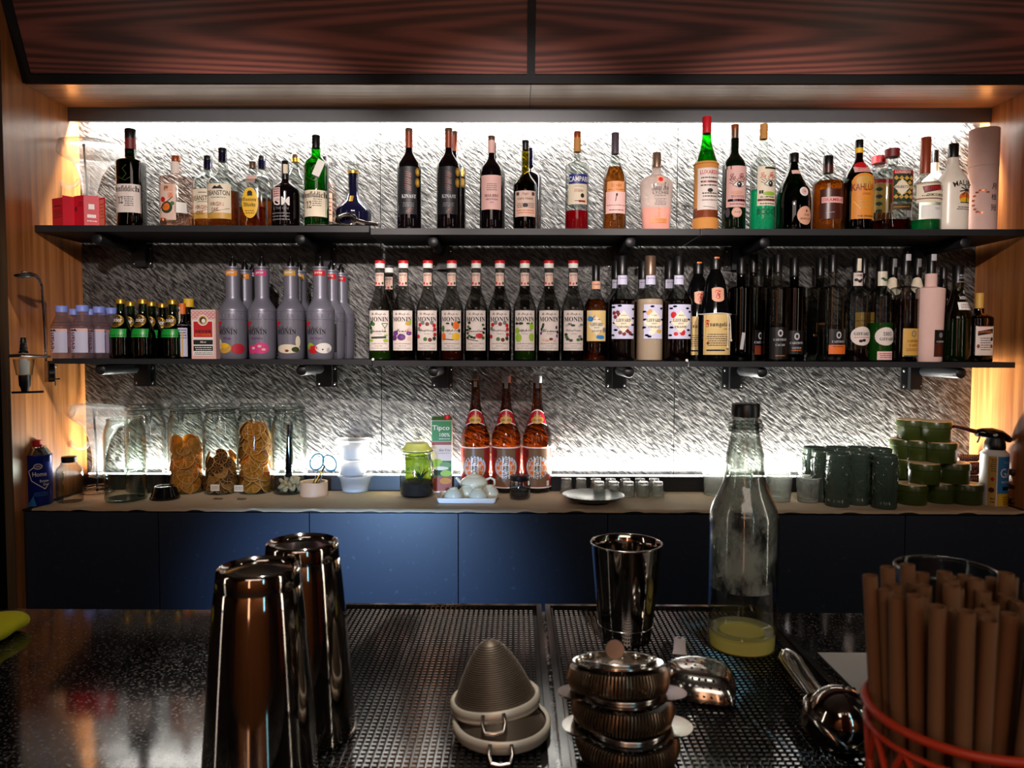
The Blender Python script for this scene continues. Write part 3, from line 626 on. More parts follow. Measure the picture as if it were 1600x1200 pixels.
b_ = bottle('dark blue ball-shaped cognac decanter with a glass stopper behind the ring tool', 552, 257, 56, 332, 300, 15, 'navy', p=.9, bw=.93, cap=('clear', 272, 17, 'gold', 268), group=G_UP, name='cognac_decanter', extra=deca, Y=2.36,
    lab=[dict(v0=308, v1=318, w=6, bg='gold', name='emblem')])
t = thing('ring_opener', 'chrome ring-shaped tool with a rod handle lying on a white napkin', 'bar tool', (onY(541, 345, 2.275).x, 2.275, ZUL+.004))
M_ = Matrix.Rotation(math.radians(66), 3, 'X')
MB().ring((0, 0, .0185), .031, .0042, 'polished steel', M_ @ Matrix.Diagonal((1, .62, 1))).build('ring', t)
MB().ring((0, .004, .0185), .024, .003, 'black', M_ @ Matrix.Diagonal((1, .6, 1))).build('inner_ring', t)
MB().tube([(.026, 0, .018), (.06, .0, .008), (.098, .0, .004)], [.0065, .006, .005], 'polished steel', 12).build('handle', t)
def cloth_sheet(name, label, x0, x1, y0, y1, z, mat, amp, cat, seed=1):
    rr = random.Random(seed); n, m = 22, 12; vs = []
    for j in range(m+1):
        for i in range(n+1):
            x = x0+(x1-x0)*i/n; y = y0+(y1-y0)*j/m; e = min(i, n-i)/n*2
            vs.append((x, y+.006*math.sin(i*.6+seed), z+amp*(.5+.5*math.sin(i*.55+j*.4+seed))*(.4+e)+amp*.5*rr.random()))
    fs = [(j*(n+1)+i, j*(n+1)+i+1, (j+1)*(n+1)+i+1, (j+1)*(n+1)+i) for j in range(m) for i in range(n)]
    b = MB().add(vs, fs, mat, True); b.add([(x, y, zz+.0015) for x, y, zz in vs], fs, mat, True)
    return tag(b.build(name), label, cat)
cloth_sheet('napkin', 'crumpled white napkin under the chrome ring tool on the upper shelf', onY(484, 350, 2.3).x, onY(572, 350, 2.3).x, 2.255, 2.33, ZUL+.001, 'napkin', .004, 'napkin')
# red folded leaflet
t = thing('folded_card', 'zigzag folded bright red printed leaflet standing in front of the glass decanter', 'leaflet', (onY(120, 330, 2.285).x, 2.285, ZUL))
zx = [78, 103, 113, 134, 152, 166]; zy = [.012, -.016, .010, -.010, .010, -.006]; zh = [307, 304, 303, 303, 306, 306]
s_ = 2.285/FPX
for i in range(5):
    x0, x1 = (zx[i]-120)*s_, (zx[i+1]-120)*s_; y0, y1 = zy[i], zy[i+1]; h = (351.5-zh[i])*s_; L = math.hypot(x1-x0, y1-y0)
    e = Vector((x1-x0, y1-y0, 0))/L; nrm = Vector((e.y, -e.x, 0))
    def S(x, z, ee, x0=x0, x1=x1, y0=y0, y1=y1, e=e, nrm=nrm, h=h): p = Vector(((x0+x1)/2, (y0+y1)/2, h/2))+e*x+nrm*ee; return (p.x, p.y, h/2+z)
    b = MB(); b.add([S(-L/2, -h/2, 0), S(L/2, -h/2, 0), S(L/2, h/2, 0), S(-L/2, h/2, 0), S(-L/2, -h/2, -.0006), S(L/2, -h/2, -.0006), S(L/2, h/2, -.0006), S(-L/2, h/2, -.0006)], [(0, 1, 2, 3), (7, 6, 5, 4), (0, 4, 5, 1), (1, 5, 6, 2), (2, 6, 7, 3), (3, 7, 4, 0)], 'card red')
    it = [[('m', 110, 130, 316, 322, 1, 'maroon'), ('m', 108, 132, 324, 338, 4, 'maroon')], [], [('e', 113, 325, 3, 4, 'maroon'), ('m', 118, 130, 314, 322, 2, 'maroon')], [('r', 116, 124, 318, 326, 'white'), ('r', 114, 126, 334, 339, 'white'), ('m', 113, 127, 342, 346, 1, 'white')], [('r', 113.5, 126, 309, 350, 'card orange'), ('m', 115, 125, 314, 340, 5, 'red')]][i]
    if 'card orange' not in MATS: flat('card orange', (226, 120, 90), .5)
    draw(b, it, lambda x, z, ee, S=S: S(x, z, ee+.0005), 120, 329, s_); b.build('panel', t)
glass('decanter glass', (250, 252, 252), (120, 126, 130), haze=.16, hazecol=(250, 250, 250))  # white haze put into the glass for its bright edge reflections
# decanters hanging on stands
def decanter(label, u, v0, v1, vb, w, Y, z0, hand=-1, q_=.6, sl=''):
    s = Y/FPX; X = onY(u, (v0+v1)/2, Y).x; Z = lambda v: onY(u, v, Y).z-z0
    t = thing('glass_decanter', label, 'decanter', (X, Y, z0), 'upside-down glass decanters on wire stands')
    R = w/2*s; zt = Z(v0); zm = Z(v1); lo = .05
    prof = [(.030, lo), (.022, lo+.012), (.019, lo+.04), (.024, lo+(zm-lo)*.45), (.036, lo+(zm-lo)*.72), (.058, zm-.012), (R*.85, zm+.004), (R*.98, zm+.014), (R, zm+.022), (R*.93, zt-.008), (R*.75, zt-.002), (R*.45, zt), (.004, zt-.003)]
    pp = []
    for (a, b_), (c, d) in zip(prof, prof[1:]):
        for k in range(4): pp.append((a+(c-a)*k/4, b_+(d-b_)*k/4))
    pp.append(prof[-1])
    tilt = Matrix.Rotation(math.radians(4), 4, 'Y')
    MB().lathe(pp, 'decanter glass', 40, cap0=False, q=q_, M=tilt).build('vessel', t)
    pts = [Vector((hand*(R*.93), 0, zm+.012)), Vector((hand*(R*.97), -.004, zm-.02)), Vector((hand*R*.86, -.005, zm-.055)), Vector((hand*R*.6, -.004, zm-.085)), Vector((hand*R*.34, -.003, zm-.082)), Vector((hand*R*.2, 0, zm-.062))]
    sp = []
    for i in range(len(pts)-1):
        p0, p1, p2, p3 = pts[max(i-1, 0)], pts[i], pts[i+1], pts[min(i+2, len(pts)-1)]
        for k in range(5):
            q = k/5; sp.append(.5*((2*p1)+(p2-p0)*q+(2*p0-5*p1+4*p2-p3)*q*q+(3*p1-p0-3*p2+p3)*q**3))
    sp.append(pts[-1]); MB().tube(sp, .0062, 'decanter glass', 12).build('handle', t)
    st = thing('decanter_stand', sl, 'drying stand', (X, Y, z0), 'wire decanter stands')
    MB().ring((0, 0, .003), .050, .0026, 'polished steel').ring((.0, 0, .02), .035, .0018, 'polished steel').build('base_ring', st)
    MB().tube([(0, .0, .003), (.001, 0, zt*.5), (-.006, 0, zt-.018)], .0034, 'black metal', 10).sphere((-.006, 0, zt-.016), .0052, 'black').build('rod', st)
    MB().tube([(-.050, 0, .003), (-.03, 0, .012), (0, 0, .02), (.03, 0, .012), (.050, 0, .003)], .002, 'polished steel', 8).build('cross_bar', st)
decanter('clear upturned glass decanter standing behind the red leaflet', 134, 219, 250, 350, 106, 2.40, ZUL, sl='thin dark rod stand behind the red leaflet holding the upturned decanter')
decanter('clear upturned glass decanter on the counter beside the tall empty jar', 149, 632, 661, 776, 98, 2.415, ZK, sl='thin dark rod stand on the counter holding the upturned decanter')
# ---------------------------------------------------------------- upper shelf, middle: wines and liqueurs
G_W = 'wine bottles on the middle upper shelf'
def kinast(u, Y, label, off=0):
    it = [('r', u-16, u+14, 304, 317, 'shelf metal'), T('KINAST', u+2, 310, 5.4, 'light grey', 22, 'b'), ('m', u-8, u+10, 319, 326, 3, 'grey')]
    for i in range(9): it.append(('l', u-4, 272+i*3.4, u+6, 276+i*3.4-(i % 3), .45, 'rust'))
    it += [('l', u-2, 334, u+6, 326+1, .5, 'rust'), ('l', u+1, 335, u+9, 328, .5, 'rust')]
    return bottle(label, u, 201+off, 37, 264+off*.7, 236+off, 11.5, 'wine', p=1.15, Y=Y, cap=('bronze', 232+off, 11.5, 'rust', 208+off), name='wine_bottle', group=G_W,
        lab=[dict(v0=265, v1=337, w=32, dx=-1, bg='shelf metal', it=it), dict(v0=265, v1=295, w=9, dx=0, bg=None, name='medal', rot=52, it=[('e', u, 272, 4.6, 6.6, 'gold'), ('e', u, 288, 4.8, 7.2, 'gold'), ('e', u, 272, 2.6, 3.8, 'mustard'), ('e', u, 288, 2.6, 4, 'mustard')])])
kinast(639, 2.31, 'black-label red wine with two gold medals standing alone')
kinast(701, 2.31, 'black-label red wine with gold medals, another bottle close behind it')
kinast(709, 2.42, 'black-label red wine mostly hidden behind its twin', 5)
bottle('red wine bottle with a tall pale pink label', 768, 213, 36, 272, 246, 11, 'wine', cap=('bronze', 240, 11, 'pink', 220), name='wine_bottle', group=G_W,
    lab=[dict(v0=278, v1=330, w=35, bg='pink', it=[('r', 762, 775, 292, 300, 'tube pink'), ('m', 760, 777, 290, 302, 4, 'mauve'), T('MALBEC', 769, 309, 4, 'ink', 22, 'b'), T('MENDOZA', 769, 314.5, 2.6, 'mauve', 18, 'b'), T('2019', 769, 319.5, 2, 'mauve', 5, 'b')])])
bottle('dark wine bottle hidden behind the pale pink label wine', 772, 224, 34, 275, 250, 11, 'wine', Y=2.43, cap=('black', 244, 10), name='wine_bottle', group=G_W)
bottle('olive-glass wine bottle with a cream engraved label, half empty', 821, 220, 37, 292, 268, 12, 'olive', p=1, cap=('black', 235, 11, 'black', 225), liq=('inky', 289), name='wine_bottle', group=G_W,
    lab=[dict(v0=302, v1=341, w=36, bg='rosy paper', it=[T('Poggio', 821, 307, 5, 'maroon', 10, 'i'), ('r', 806, 811, 304, 309, 'mauve'), ('r', 831, 836, 304, 309, 'mauve'), T('CAPA VERDE', 821, 314, 3, 'mauve', 24, 'b'), ('m', 806, 836, 320, 328, 3, 'mauve'), ('e', 821, 324, 4, 3, 'ink'), ('m', 806, 836, 330, 337, 2, 'orange')])])
bottle('dark wine bottle peeking out behind the olive-glass wine', 829, 232, 34, 280, 262, 11, 'wine', Y=2.43, cap=('navy', 260, 9), name='wine_bottle', group=G_W)
bottle('clear aperitif bottle with blue band label and little red liquid left', 902, 206, 36, 262, 250, 13, 'clear', p=1.5, cap=('copper', 238, 11, 'cork', 216), liq=('campari', 331), group=G_UP,
    lab=[dict(v0=276, v1=291, w=34, dx=2, bg='blue', it=[T('CAMPARI', 903, 283.5, 8, 'white', 31)]), dict(v0=291, v1=322, w=32, dx=0, bg='cream', it=[('m', 896, 912, 294, 296, 1, 'grey'), T('Milano', 903, 301, 5, 'rust', 14, 'i'), ('e', 909, 309, 3, 3.4, 'ink'), ('l', 897, 317, 914, 317, .8, 'ink'), ('r', 903, 914, 316, 319, 'red')])])
bottle('amber brandy bottle with an orange strip over a pale pink label', 961, 208, 36, 282, 240, 13, 'clear', p=.85, cap=('mauve', 241, 12), liq=('honey', 262), group=G_UP,
    lab=[dict(v0=287, v1=302, w=29, bg='orange paper', it=[T('Merlet', 961, 293, 5, 'rust', 16, 'i'), ('m', 948, 974, 298, 301, 1, 'rust')]), dict(v0=303, v1=336, w=34, bg='pink', it=[('l', 962, 306, 960, 318, 1.2, 'ink'), ('e', 962, 308, 1.6, 2.4, 'ink'), ('m', 946, 977, 322.5, 325, 1, 'mauve'), ('m', 950, 974, 329, 333, 1, 'mauve')])]) if flat('orange paper', (222, 150, 92), .6) else 0
bottle('frosted flask of pale pink lychee liqueur with brush lettering', 1026, 239, 51, 292, 270, 14, 'frosted', p=2.0, bw=.82, q=.55, cap=('bronze', 262, 14), liq=('lychee', 326), group=G_UP, Y=2.30,
    lab=[dict(v0=278, v1=355, w=44, bg=None, it=[('r', 1024, 1036, 278, 289, 'peach'), ('e', 1030, 284, 3.5, 3.5, 'red'), T('Kwai Feh', 1030, 295, 13, 'ink', 27, 's'), T('LYCHEE', 1031, 304, 4, 'ink', 26), T('LIQUEUR', 1030, 308.5, 2.2, 'ink', 18), ('m', 1021, 1040, 312, 323, 5, 'mauve'), T('荔', 1028, 329, 3, 'mustard'), T('枝', 1028, 334, 3, 'mustard'), T('酒', 1028, 339, 3, 'mustard'), ('r', 1015, 1042, 342, 350, 'orange paper'), ('m', 1016, 1041, 343, 350, 3, 'rust')])])
# ---------------------------------------------------------------- upper shelf, right
def straw_wrap(t, F, H, s):
    R = F.r(H(300)); b = MB(); n = 11; z0, z1 = .001, H(256)
    b.lathe([(R*1.13, .0), (R*1.14, H(345)), (R*1.03, H(342)), (R*1.02, H(270)), (R*1.05, H(262)), (R*1.02, H(256)), (R*.98, H(255))], 'straw', 40, cap1=False)
    for i in range(16):
        z = H(342)+(H(332)-H(342))*i/15*1.4; b.ring((0, 0, z), R*1.035, .0008, 'rust', seg=36)
    b.ring((0, 0, H(258)), R*1.05, .0022, 'straw').build('straw_jacket', t)
    S = lambda x, z, e: ((R*1.06+e)*math.sin(x/R), -(R*1.06+e)*math.cos(x/R), H(299)+z); L = MB()
    vs = [S((-17+34*k/16)*s, (32-63*j/8)*s, 0) for j in range(9) for k in range(17)]; L.add(vs, [(j*17+k, j*17+k+1, j*17+18+k, j*17+17+k) for j in range(8) for k in range(16)], 'paper')
    draw(L, [T('LUXARDO', 1106, 273.5, 6, 'red', 29), ('m', 1092, 1119, 279, 296, 3, 'mauve'), ('m', 1092, 1119, 284, 292, 1, 'rust'), ('e', 1106, 301, 4, 3, 'ink'), ('m', 1094, 1118, 303, 312, 2, 'ink'), ('m', 1094, 1118, 314, 317, 1, 'mauve'), ('l', 1097, 325, 1114, 327, .6, 'ink')], lambda x, z, e: S(x, z, e+.0003), 1104, 299, s)
    L.build('label', t)
    MB().ring((0, 0, 0), .0165*1.0, .0012, 'clear', Matrix.Rotation(PI/2, 3, 'X')).build('seal_ring', t, (0, -F.r(H(240))-.003, H(240)))
bottle('tall green cherry liqueur bottle in a woven straw jacket with red cap', 1104, 183, 35, 258, 209, 14, 'green', p=.72, cap=('red', 209, 14), liq=('green liq', 236), extra=straw_wrap, Y=2.285, nt=14, group=G_UP)
def eye(u, v, big=1):
    return [('e', u, v, 9, 4.2, 'white'), ('e', u, v, 4, 4, 'ink'), ('e', u-.8, v-.8, 1.2, 1.2, 'white'), ('l', u-10, v+1, u-4, v-4.6, 1, 'ink'), ('l', u-4, v-4.6, u+5, v-4.4, 1, 'ink'), ('l', u+5, v-4.4, u+11, v+.5, 1, 'ink'), ('l', u-9, v+1.5, u, v+4.6, .8, 'ink'), ('l', u, v+4.6, u+9, v+1.4, .8, 'ink'),
            ('l', u-14, v-7, u-9, v-3.4, .7, 'ink'), ('l', u-15, v-3, u-10, v-1, .7, 'ink'), ('l', u-10, v-8, u-6, v-5, .7, 'ink'), ('l', u-5, v-8, u-2, v-5.4, .7, 'ink'), ('l', u+3, v-8, u+2, v-5, .7, 'ink'), ('l', u+8, v-7, u+6, v-4.4, .7, 'ink')]
bottle('dark green absinthe bottle with a large eye on its pink label', 1148, 195, 36, 262, 238, 13, 'darkgreen glass', cap=('copper', 217, 11.5, 'bronze', 203), group=G_UP,
    lab=[dict(v0=264, v1=326, w=34, bg='pink', it=[('r', 1132, 1139, 264, 269, 'darkgreen glass'), T('La Fée', 1149, 280, 10, 'maroon', 26, 's')]+eye(1151, 292)+[('e', 1148, 304, 9, 3, 'peach'), ('m', 1138, 1160, 308, 312, 2, 'maroon'), ('r', 1134, 1162, 314, 317.5, 'navy'), ('r', 1143, 1160, 314, 317.5, 'maroon'), ('m', 1136, 1160, 320, 323, 1, 'maroon')]),
         dict(v0=327, v1=343, w=30, bg=None, name='award_sticker', it=[('e', 1148, 335, 8, 7.6, 'peach'), ('e', 1148, 335, 6, 5.6, 'pink'), ('m', 1143, 1153, 333, 336, 1, 'maroon'), ('e', 1134, 335, 3.5, 7, 'mauve')])])
bottle('clear absinthe bottle with a large eye label and turquoise liquid', 1193, 194, 38, 262, 240, 14, 'clear', cap=('cork', 218, 12), liq=('turquoise', 298), group=G_UP,
    lab=[dict(v0=265, v1=324, w=32, dx=2, bg='cream', it=[('r', 1190, 1210, 266, 269, 'ink'), T('La Fée', 1195, 278, 9, 'red', 24, 's'), ('r', 1182, 1188, 301, 306, 'ink')]+eye(1199, 291)+[('e', 1197, 306, 10, 3, 'lime green'), ('m', 1182, 1206, 309, 313, 1, 'jar green'), ('r', 1180, 1208, 314, 317, 'maroon'), ('m', 1182, 1208, 319, 323, 1, 'mauve')]),
         dict(v0=327, v1=345, w=30, bg=None, name='award_sticker', it=[T('8COCT', 1196, 334, 9, 'dark leaf', 34), ('m', 1184, 1208, 341, 345, 1, 'leaf')])])
bottle('squat dark herbal liqueur bottle with broad base and round peach label', 1240, 240, 53, 326, 257, 13, 'bottlegreen', p=1.5, cap=('black', 254, 15), liq=('inky', 318), group=G_UP,
    lab=[dict(v0=327, v1=355, w=27, dx=10, bg='peach', sh='o', it=[('e', 1252, 334, 1.5, 2, 'maroon'), T('D.O.M', 1252, 340, 3, 'maroon', 8), T('BENEDICTINE', 1251, 346, 2.4, 'rust', 19)]), dict(v0=297, v1=311, w=15, dx=8, bg='white', sh='o', name='wax_seal', it=[('e', 1248, 304, 5, 5, 'pink'), ('m', 1245, 1251, 302, 306, 1, 'red')]), dict(v0=268, v1=274, w=13, bg='pink', name='neck_label')])
bottle('amber heather liqueur bottle with black label and pink name band', 1294, 244, 45, 292, 273, 16, 'clear', p=1.7, cap=('black', 271, 15, 'choc', 259), liq=('whisky', 285), group=G_UP,
    lab=[dict(v0=300, v1=345, w=40, bg='choc', it=[('r', 1277, 1313, 312, 321, 'pink'), T('DRAMBUIE', 1295, 316.5, 5, 'red', 33), ('l', 1283, 336, 1296, 335, .6, 'light grey')])])
bottle('dark coffee liqueur bottle with a large orange arched label', 1342, 219, 46, 282, 246, 12, 'brown', p=1.0, cap=('black', 240, 12, 'yellow', 232), liq=('inky', 262), group=G_UP,
    lab=[dict(v0=263, v1=273, w=28, bg='pink', name='upper_label', it=[('e', 1342, 261, 12, 5, 'red'), ('m', 1332, 1352, 266, 272, 2, 'red')]), dict(v0=286, v1=345, w=38, bg='orange flat', it=[('e', 1342, 288, 18, 12, 'orange flat'), ('e', 1342, 288, 13, 8, 'mustard'), T('KAHLÚA', 1341, 296, 13, 'maroon', 35), ('m', 1338, 1352, 306, 309, 2, 'maroon'), ('l', 1326, 318, 1336, 330, 1.2, 'yellow'), ('m', 1332, 1360, 316, 330, 3, 'mustard'), T('THE ORIGINAL', 1345, 341, 2.6, 'ink', 26)])]) if flat('orange flat', (224, 140, 40), .55) else 0
bottle('almond liqueur bottle with red cap behind the square one', 1374, 244, 38, 272, 258, 14, 'clear', Y=2.42, n=3.4, cap=('red', 256, 22), liq=('honey', 330), group=G_UP, lab=[dict(v0=284, v1=290, w=30, bg='red', dx=-2, name='name_band'), dict(v0=291, v1=335, w=30, dx=-2, bg='mustard', it=[('e', 1366, 300+i*11, 5, 3, 'dark leaf') for i in range(4)])])
am = [('r', 1383, 1415, 272, 277.5, 'red'), T('LUXARDO', 1398, 274.8, 4, 'white', 24), ('r', 1383, 1415, 277.5, 319, 'dark leaf')]
for i in range(4):
    for j in range(6): am.append(('p', [(1388+i*8-(j % 2)*3, 280+j*7), (1384+i*8-(j % 2)*3, 284+j*7), (1388+i*8-(j % 2)*3, 287+j*7), (1392+i*8-(j % 2)*3, 284+j*7)], 'mustard'))
am = [x for x in am if not (x[0] == 'p' and (x[1][2][1] > 320 or x[1][1][0] < 1382 or x[1][3][0] > 1416))]
am += [('p', [(1397, 285), (1384, 297), (1397, 310), (1410, 297)], 'cream'), T('AMARETTO', 1397, 297, 4, 'ink', 26, 'b'), ('l', 1383, 272, 1383, 319, 1, 'red'), ('l', 1415, 272, 1415, 319, 1, 'red')]
bottle('square clear almond liqueur bottle with patterned green and cream label', 1394, 233, 52, 274, 257, 15, 'clear', n=4, q=.9, p=1.8, cap=('maroon', 246, 21), liq=('ruby', 346), group=G_UP, rot=.05,
    lab=[dict(v0=272, v1=319, w=31, dx=4, bg='dark leaf', it=am), dict(v0=323, v1=332, w=33, dx=3, bg='bronze', name='signature_strip', it=[('l', 1385, 328, 1410, 327, .8, 'mustard')]), dict(v0=333, v1=343, w=9, dx=16, bg='light grey', name='hologram')])
bottle('clear mint liqueur bottle with long copper capsule and emerald liquid', 1446, 215, 48, 298, 273, 17, 'clear', p=1.5, cap=('rust', 272, 15), liq=('mint', 346), group=G_UP,
    lab=[dict(v0=289, v1=320, w=46, bg='cream', it=[('r', 1423, 1469, 289, 290.2, 'maroon'), ('r', 1423, 1469, 313.5, 315, 'maroon'), ('p', [(1431, 296), (1434, 306), (1461, 301), (1460, 293)], 'maroon'), T('KUYPER', 1447, 299.5, 6, 'red', 24), ('e', 1465, 298, 3.6, 4, 'ink'), ('e', 1465, 298, 2.8, 3.1, 'cream'), T('CREME DE MENTHE', 1452, 309, 4, 'ink', 30), ('m', 1430, 1440, 308, 312, 1, 'maroon')]), dict(v0=325, v1=345, w=34, bg='white', dx=1, name='back_label', it=[('m', 1449, 1460, 328, 332, 2, 'grey')])])
bottle('white coconut rum bottle with black cap behind the mint liqueur', 1461, 235, 40, 290, 268, 11, 'malibu white', Y=2.43, cap=('black', 255, 10), group=G_UP, name='rum_bottle')
bottle('white coconut rum bottle with palm and sunset picture next to the pink tube', 1489, 225, 46, 290, 256, 16, 'malibu white', p=1.05, nt=16, cap=('black', 247, 15), group=G_UP, name='rum_bottle', n=2.4, q=.8, liq=None,
    lab=[dict(v0=283, v1=337, w=40, bg=None, it=[T('MALIBU', 1497, 290, 8, 'ink', 34, 'n', 44), ('e', 1499, 312, 9.5, 8, 'orange'), ('e', 1499, 316, 8.5, 4.4, 'yellow'), ('l', 1501, 319, 1502, 302, 1.4, 'ink'), ('l', 1501, 301, 1492, 297, 1.5, 'ink'), ('l', 1501, 301, 1490, 303, 1.5, 'ink'), ('l', 1501, 301, 1498, 294, 1.5, 'ink'), ('l', 1501, 301, 1506, 295, 1.5, 'ink'), ('l', 1501, 301, 1511, 299, 1.5, 'ink'), ('l', 1501, 301, 1510, 304, 1.5, 'ink'), ('l', 1501, 301, 1494, 309, 1.3, 'ink'), ('r', 1491, 1507, 319, 320.2, 'ink'), ('m', 1486, 1510, 325, 331, 2, 'mauve')])])
Yt = 2.345; st = Yt/FPX; p = onY(1536, 280, Yt)
t = thing('gift_tube', 'tall pale pink cardboard tube with Japanese characters by the wooden side wall', 'gift tube', (p.x, Yt, ZUR)); H_ = onY(1536, 203, Yt).z-ZUR; Rt = 20.5*st
hs = onY(1536, 262, Yt).z-ZUR
MB().lathe([(Rt, 0), (Rt, hs)], 'tube pink', 44).build('tube_body', t); MB().lathe([(Rt*1.01, hs+.0006), (Rt*1.01, H_-.001), (Rt*.99, H_)], 'tube pink', 44).build('tube_lid', t)
b = MB(); S = lambda x, z, e: ((Rt+e)*math.sin(x/Rt), -(Rt+e)*math.cos(x/Rt), (onY(1536, 320, Yt).z-ZUR)+z)
it = [T('月', 1541, 296, 9, 'mauve'), T('桂', 1541, 312, 9, 'mauve'), T('冠', 1541, 328, 9, 'mauve')]
for i in range(10): a = .9+i*.42; it.append(('e', 1524+12*math.cos(a), 318-17*math.sin(a), 2.6, 1.4, 'copper'))
draw(b, it, S, 1536, 320, st).build('print', t)
# ---------------------------------------------------------------- lower shelf, left
def evian(u, Y, label, lab=True, k=1):
    vt = 562-(562-478)*2.30/Y+ (0 if Y < 2.36 else 1)
    f = lambda v: 562+(v-562)*2.30/Y
    def ribs(t, F, H, s):
        b = MB()
        for v in (504, 509): b.ring((0, 0, H(f(v))), F.r(H(f(v)))*1.0, .0006, 'pet', seg=28)
        b.build('ribs', t)
    bottle(label, u, f(478), 32*2.30/Y, f(513), f(491), 17, 'pet haze', on='L', Y=Y, p=1.1, cap=('capblue', f(488), 18*2.3/Y), name='water_bottle', group='plastic water bottles on the lower shelf', extra=ribs,
        lab=[dict(v0=f(514), v1=f(551), w=30, bg='lavender', it=[('r', u-15, u+15, f(514), f(518), 'pink'), ('tv', 'evian', u-8, f(533), 9.5, 'maroon', 26), ('p', [(u-13, f(518)), (u-9, f(514.5)), (u-6, f(518)), (u-3, f(514.5)), (u+1, f(518))], 'ink'), ('m', u-14, u-6, f(547), f(550), 1, 'mauve')])])
evian(97, 2.30, 'plastic water bottle with blue cap nearest the wooden side wall')
evian(129, 2.275, 'plastic water bottle standing second from the wooden side wall')
evian(155, 2.335, 'plastic water bottle in the middle of its group, label half hidden')
evian(174, 2.385, 'plastic water bottle beside the green soda bottles')
evian(115.5, 2.44, 'plastic water bottle in the back, between the two nearest the wooden wall')
evian(141, 2.44, 'plastic water bottle in the back, behind the second one')
evian(163, 2.45, 'plastic water bottle at the back next to the green soda bottles')
def perrier(u, Y, label, vt=467.5):
    f = lambda v: 561+(v-561)*2.29/Y
    bottle(label, u, f(vt), 35*2.29/Y, f(524), f(482), 12*2.29/Y, 'perrier', on='L', Y=Y, p=.8, cap=('gold', f(475), 14*2.29/Y), liq=('green liq', f(486)), name='soda_bottle', group='small green soda water bottles',
        lab=[dict(v0=f(490), v1=f(512), w=24, bg=None, it=[('e', u-3, f(502), 12, 10, 'gold'), ('e', u-4, f(502), 11, 9, 'black'), T('Perrier', u-5, f(500), 6.5, 'white', 22, 'b')], name='neck_label'), dict(v0=f(514), v1=f(527), w=30, bg='perrier label')])
flat('perrier label', (20, 150, 50), .35)
perrier(189, 2.285, 'small green soda bottle with gold cap next to the water bottles')
perrier(223.5, 2.285, 'small green soda bottle with gold cap, middle of the front row')
perrier(270, 2.31, 'small green soda bottle with gold cap beside the orange-label bottle')
perrier(204.5, 2.385, 'small green soda bottle behind, between the first two of the front row')
perrier(237.5, 2.385, 'small green soda bottle behind the middle one')
perrier(254, 2.455, 'small green soda bottle at the back, next to the orange-label bottle')
bottle('small bottle with yellow cap behind the pink medicine carton', 295, 467, 26, 505, 490, 12, 'brown', on='L', Y=2.42, cap=('yellow', 480, 15), name='liqueur_bottle')
bottle('small dark bottle with orange cap and orange hillside label', 285, 474, 27, 512, 502, 11, 'brown', on='L', Y=2.32, cap=('orange', 491, 10), name='liqueur_bottle',
    lab=[dict(v0=508, v1=557, w=25, bg='lavender', it=[('p', [(274, 557), (274, 528), (277, 521), (281, 527), (286, 540), (288, 557)], 'orange'), ('m', 283, 296, 514, 530, 4, 'mauve'), ('r', 289, 291, 520, 556, 'mustard')]), dict(v0=480, v1=506, w=6.5, bg='cream', dx=-4, name='tax_strip', it=[('e', 281, 485, 2.4, 2.4, 'ink'), ('m', 279, 283, 492, 502, 3, 'ink')])])
Yc_ = 2.285; s_ = Yc_/FPX; p = onY(318, 520, Yc_); Hc = onY(318, 484, Yc_).z-ZLL; wx = 39*s_
t = thing('medicine_carton', 'pink and red herbal syrup carton between the green bottles and grey puree bottles', 'carton', (p.x, Yc_, ZLL), None, math.radians(-2))
MB().box(-wx/2, wx/2, 0, .05, 0, Hc, 'pink').build('box', t)
b = MB(); S = lambda x, z, e: (x, -e, Hc/2+z)
it = [('r', 298.5, 337.5, 484, 505, 'rosy paper')]
for i in range(6):
    for j in range(2): it += [('e', 302+i*6.4, 489+j*6, 2.9, 2.7, 'hotpink'), ('e', 302+i*6.4, 489+j*6, 2.0, 1.8, 'rosy paper')]
it += [('r', 301, 334, 501, 556, 'white'), ('r', 302.5, 332.5, 502.5, 527, 'red'), ('e', 317.5, 500.5, 8.5, 8.5, 'white'), ('e', 317.5, 500.5, 7, 7, 'mustard'), ('e', 317.5, 500.5, 5, 5, 'choc'), ('e', 318.5, 501.5, 3, 3.4, 'white'),
       T('京都念慈菴', 317.5, 518, 5, 'ink', 26), T('蜜煉川貝枇杷膏', 317.5, 523.3, 4, 'orange', 25), ('r', 302, 333, 531, 538.5, 'ink'), T('300 ml', 317.5, 534.5, 3, 'white', 9), ('r', 302, 333, 540.5, 548.5, 'ink'), ('m', 304, 331, 541.5, 548, 2, 'white'), ('m', 302, 333, 550, 555, 2, 'ink')]
draw(b, it, S, 318, 522.5, s_).build('printed_front', t)
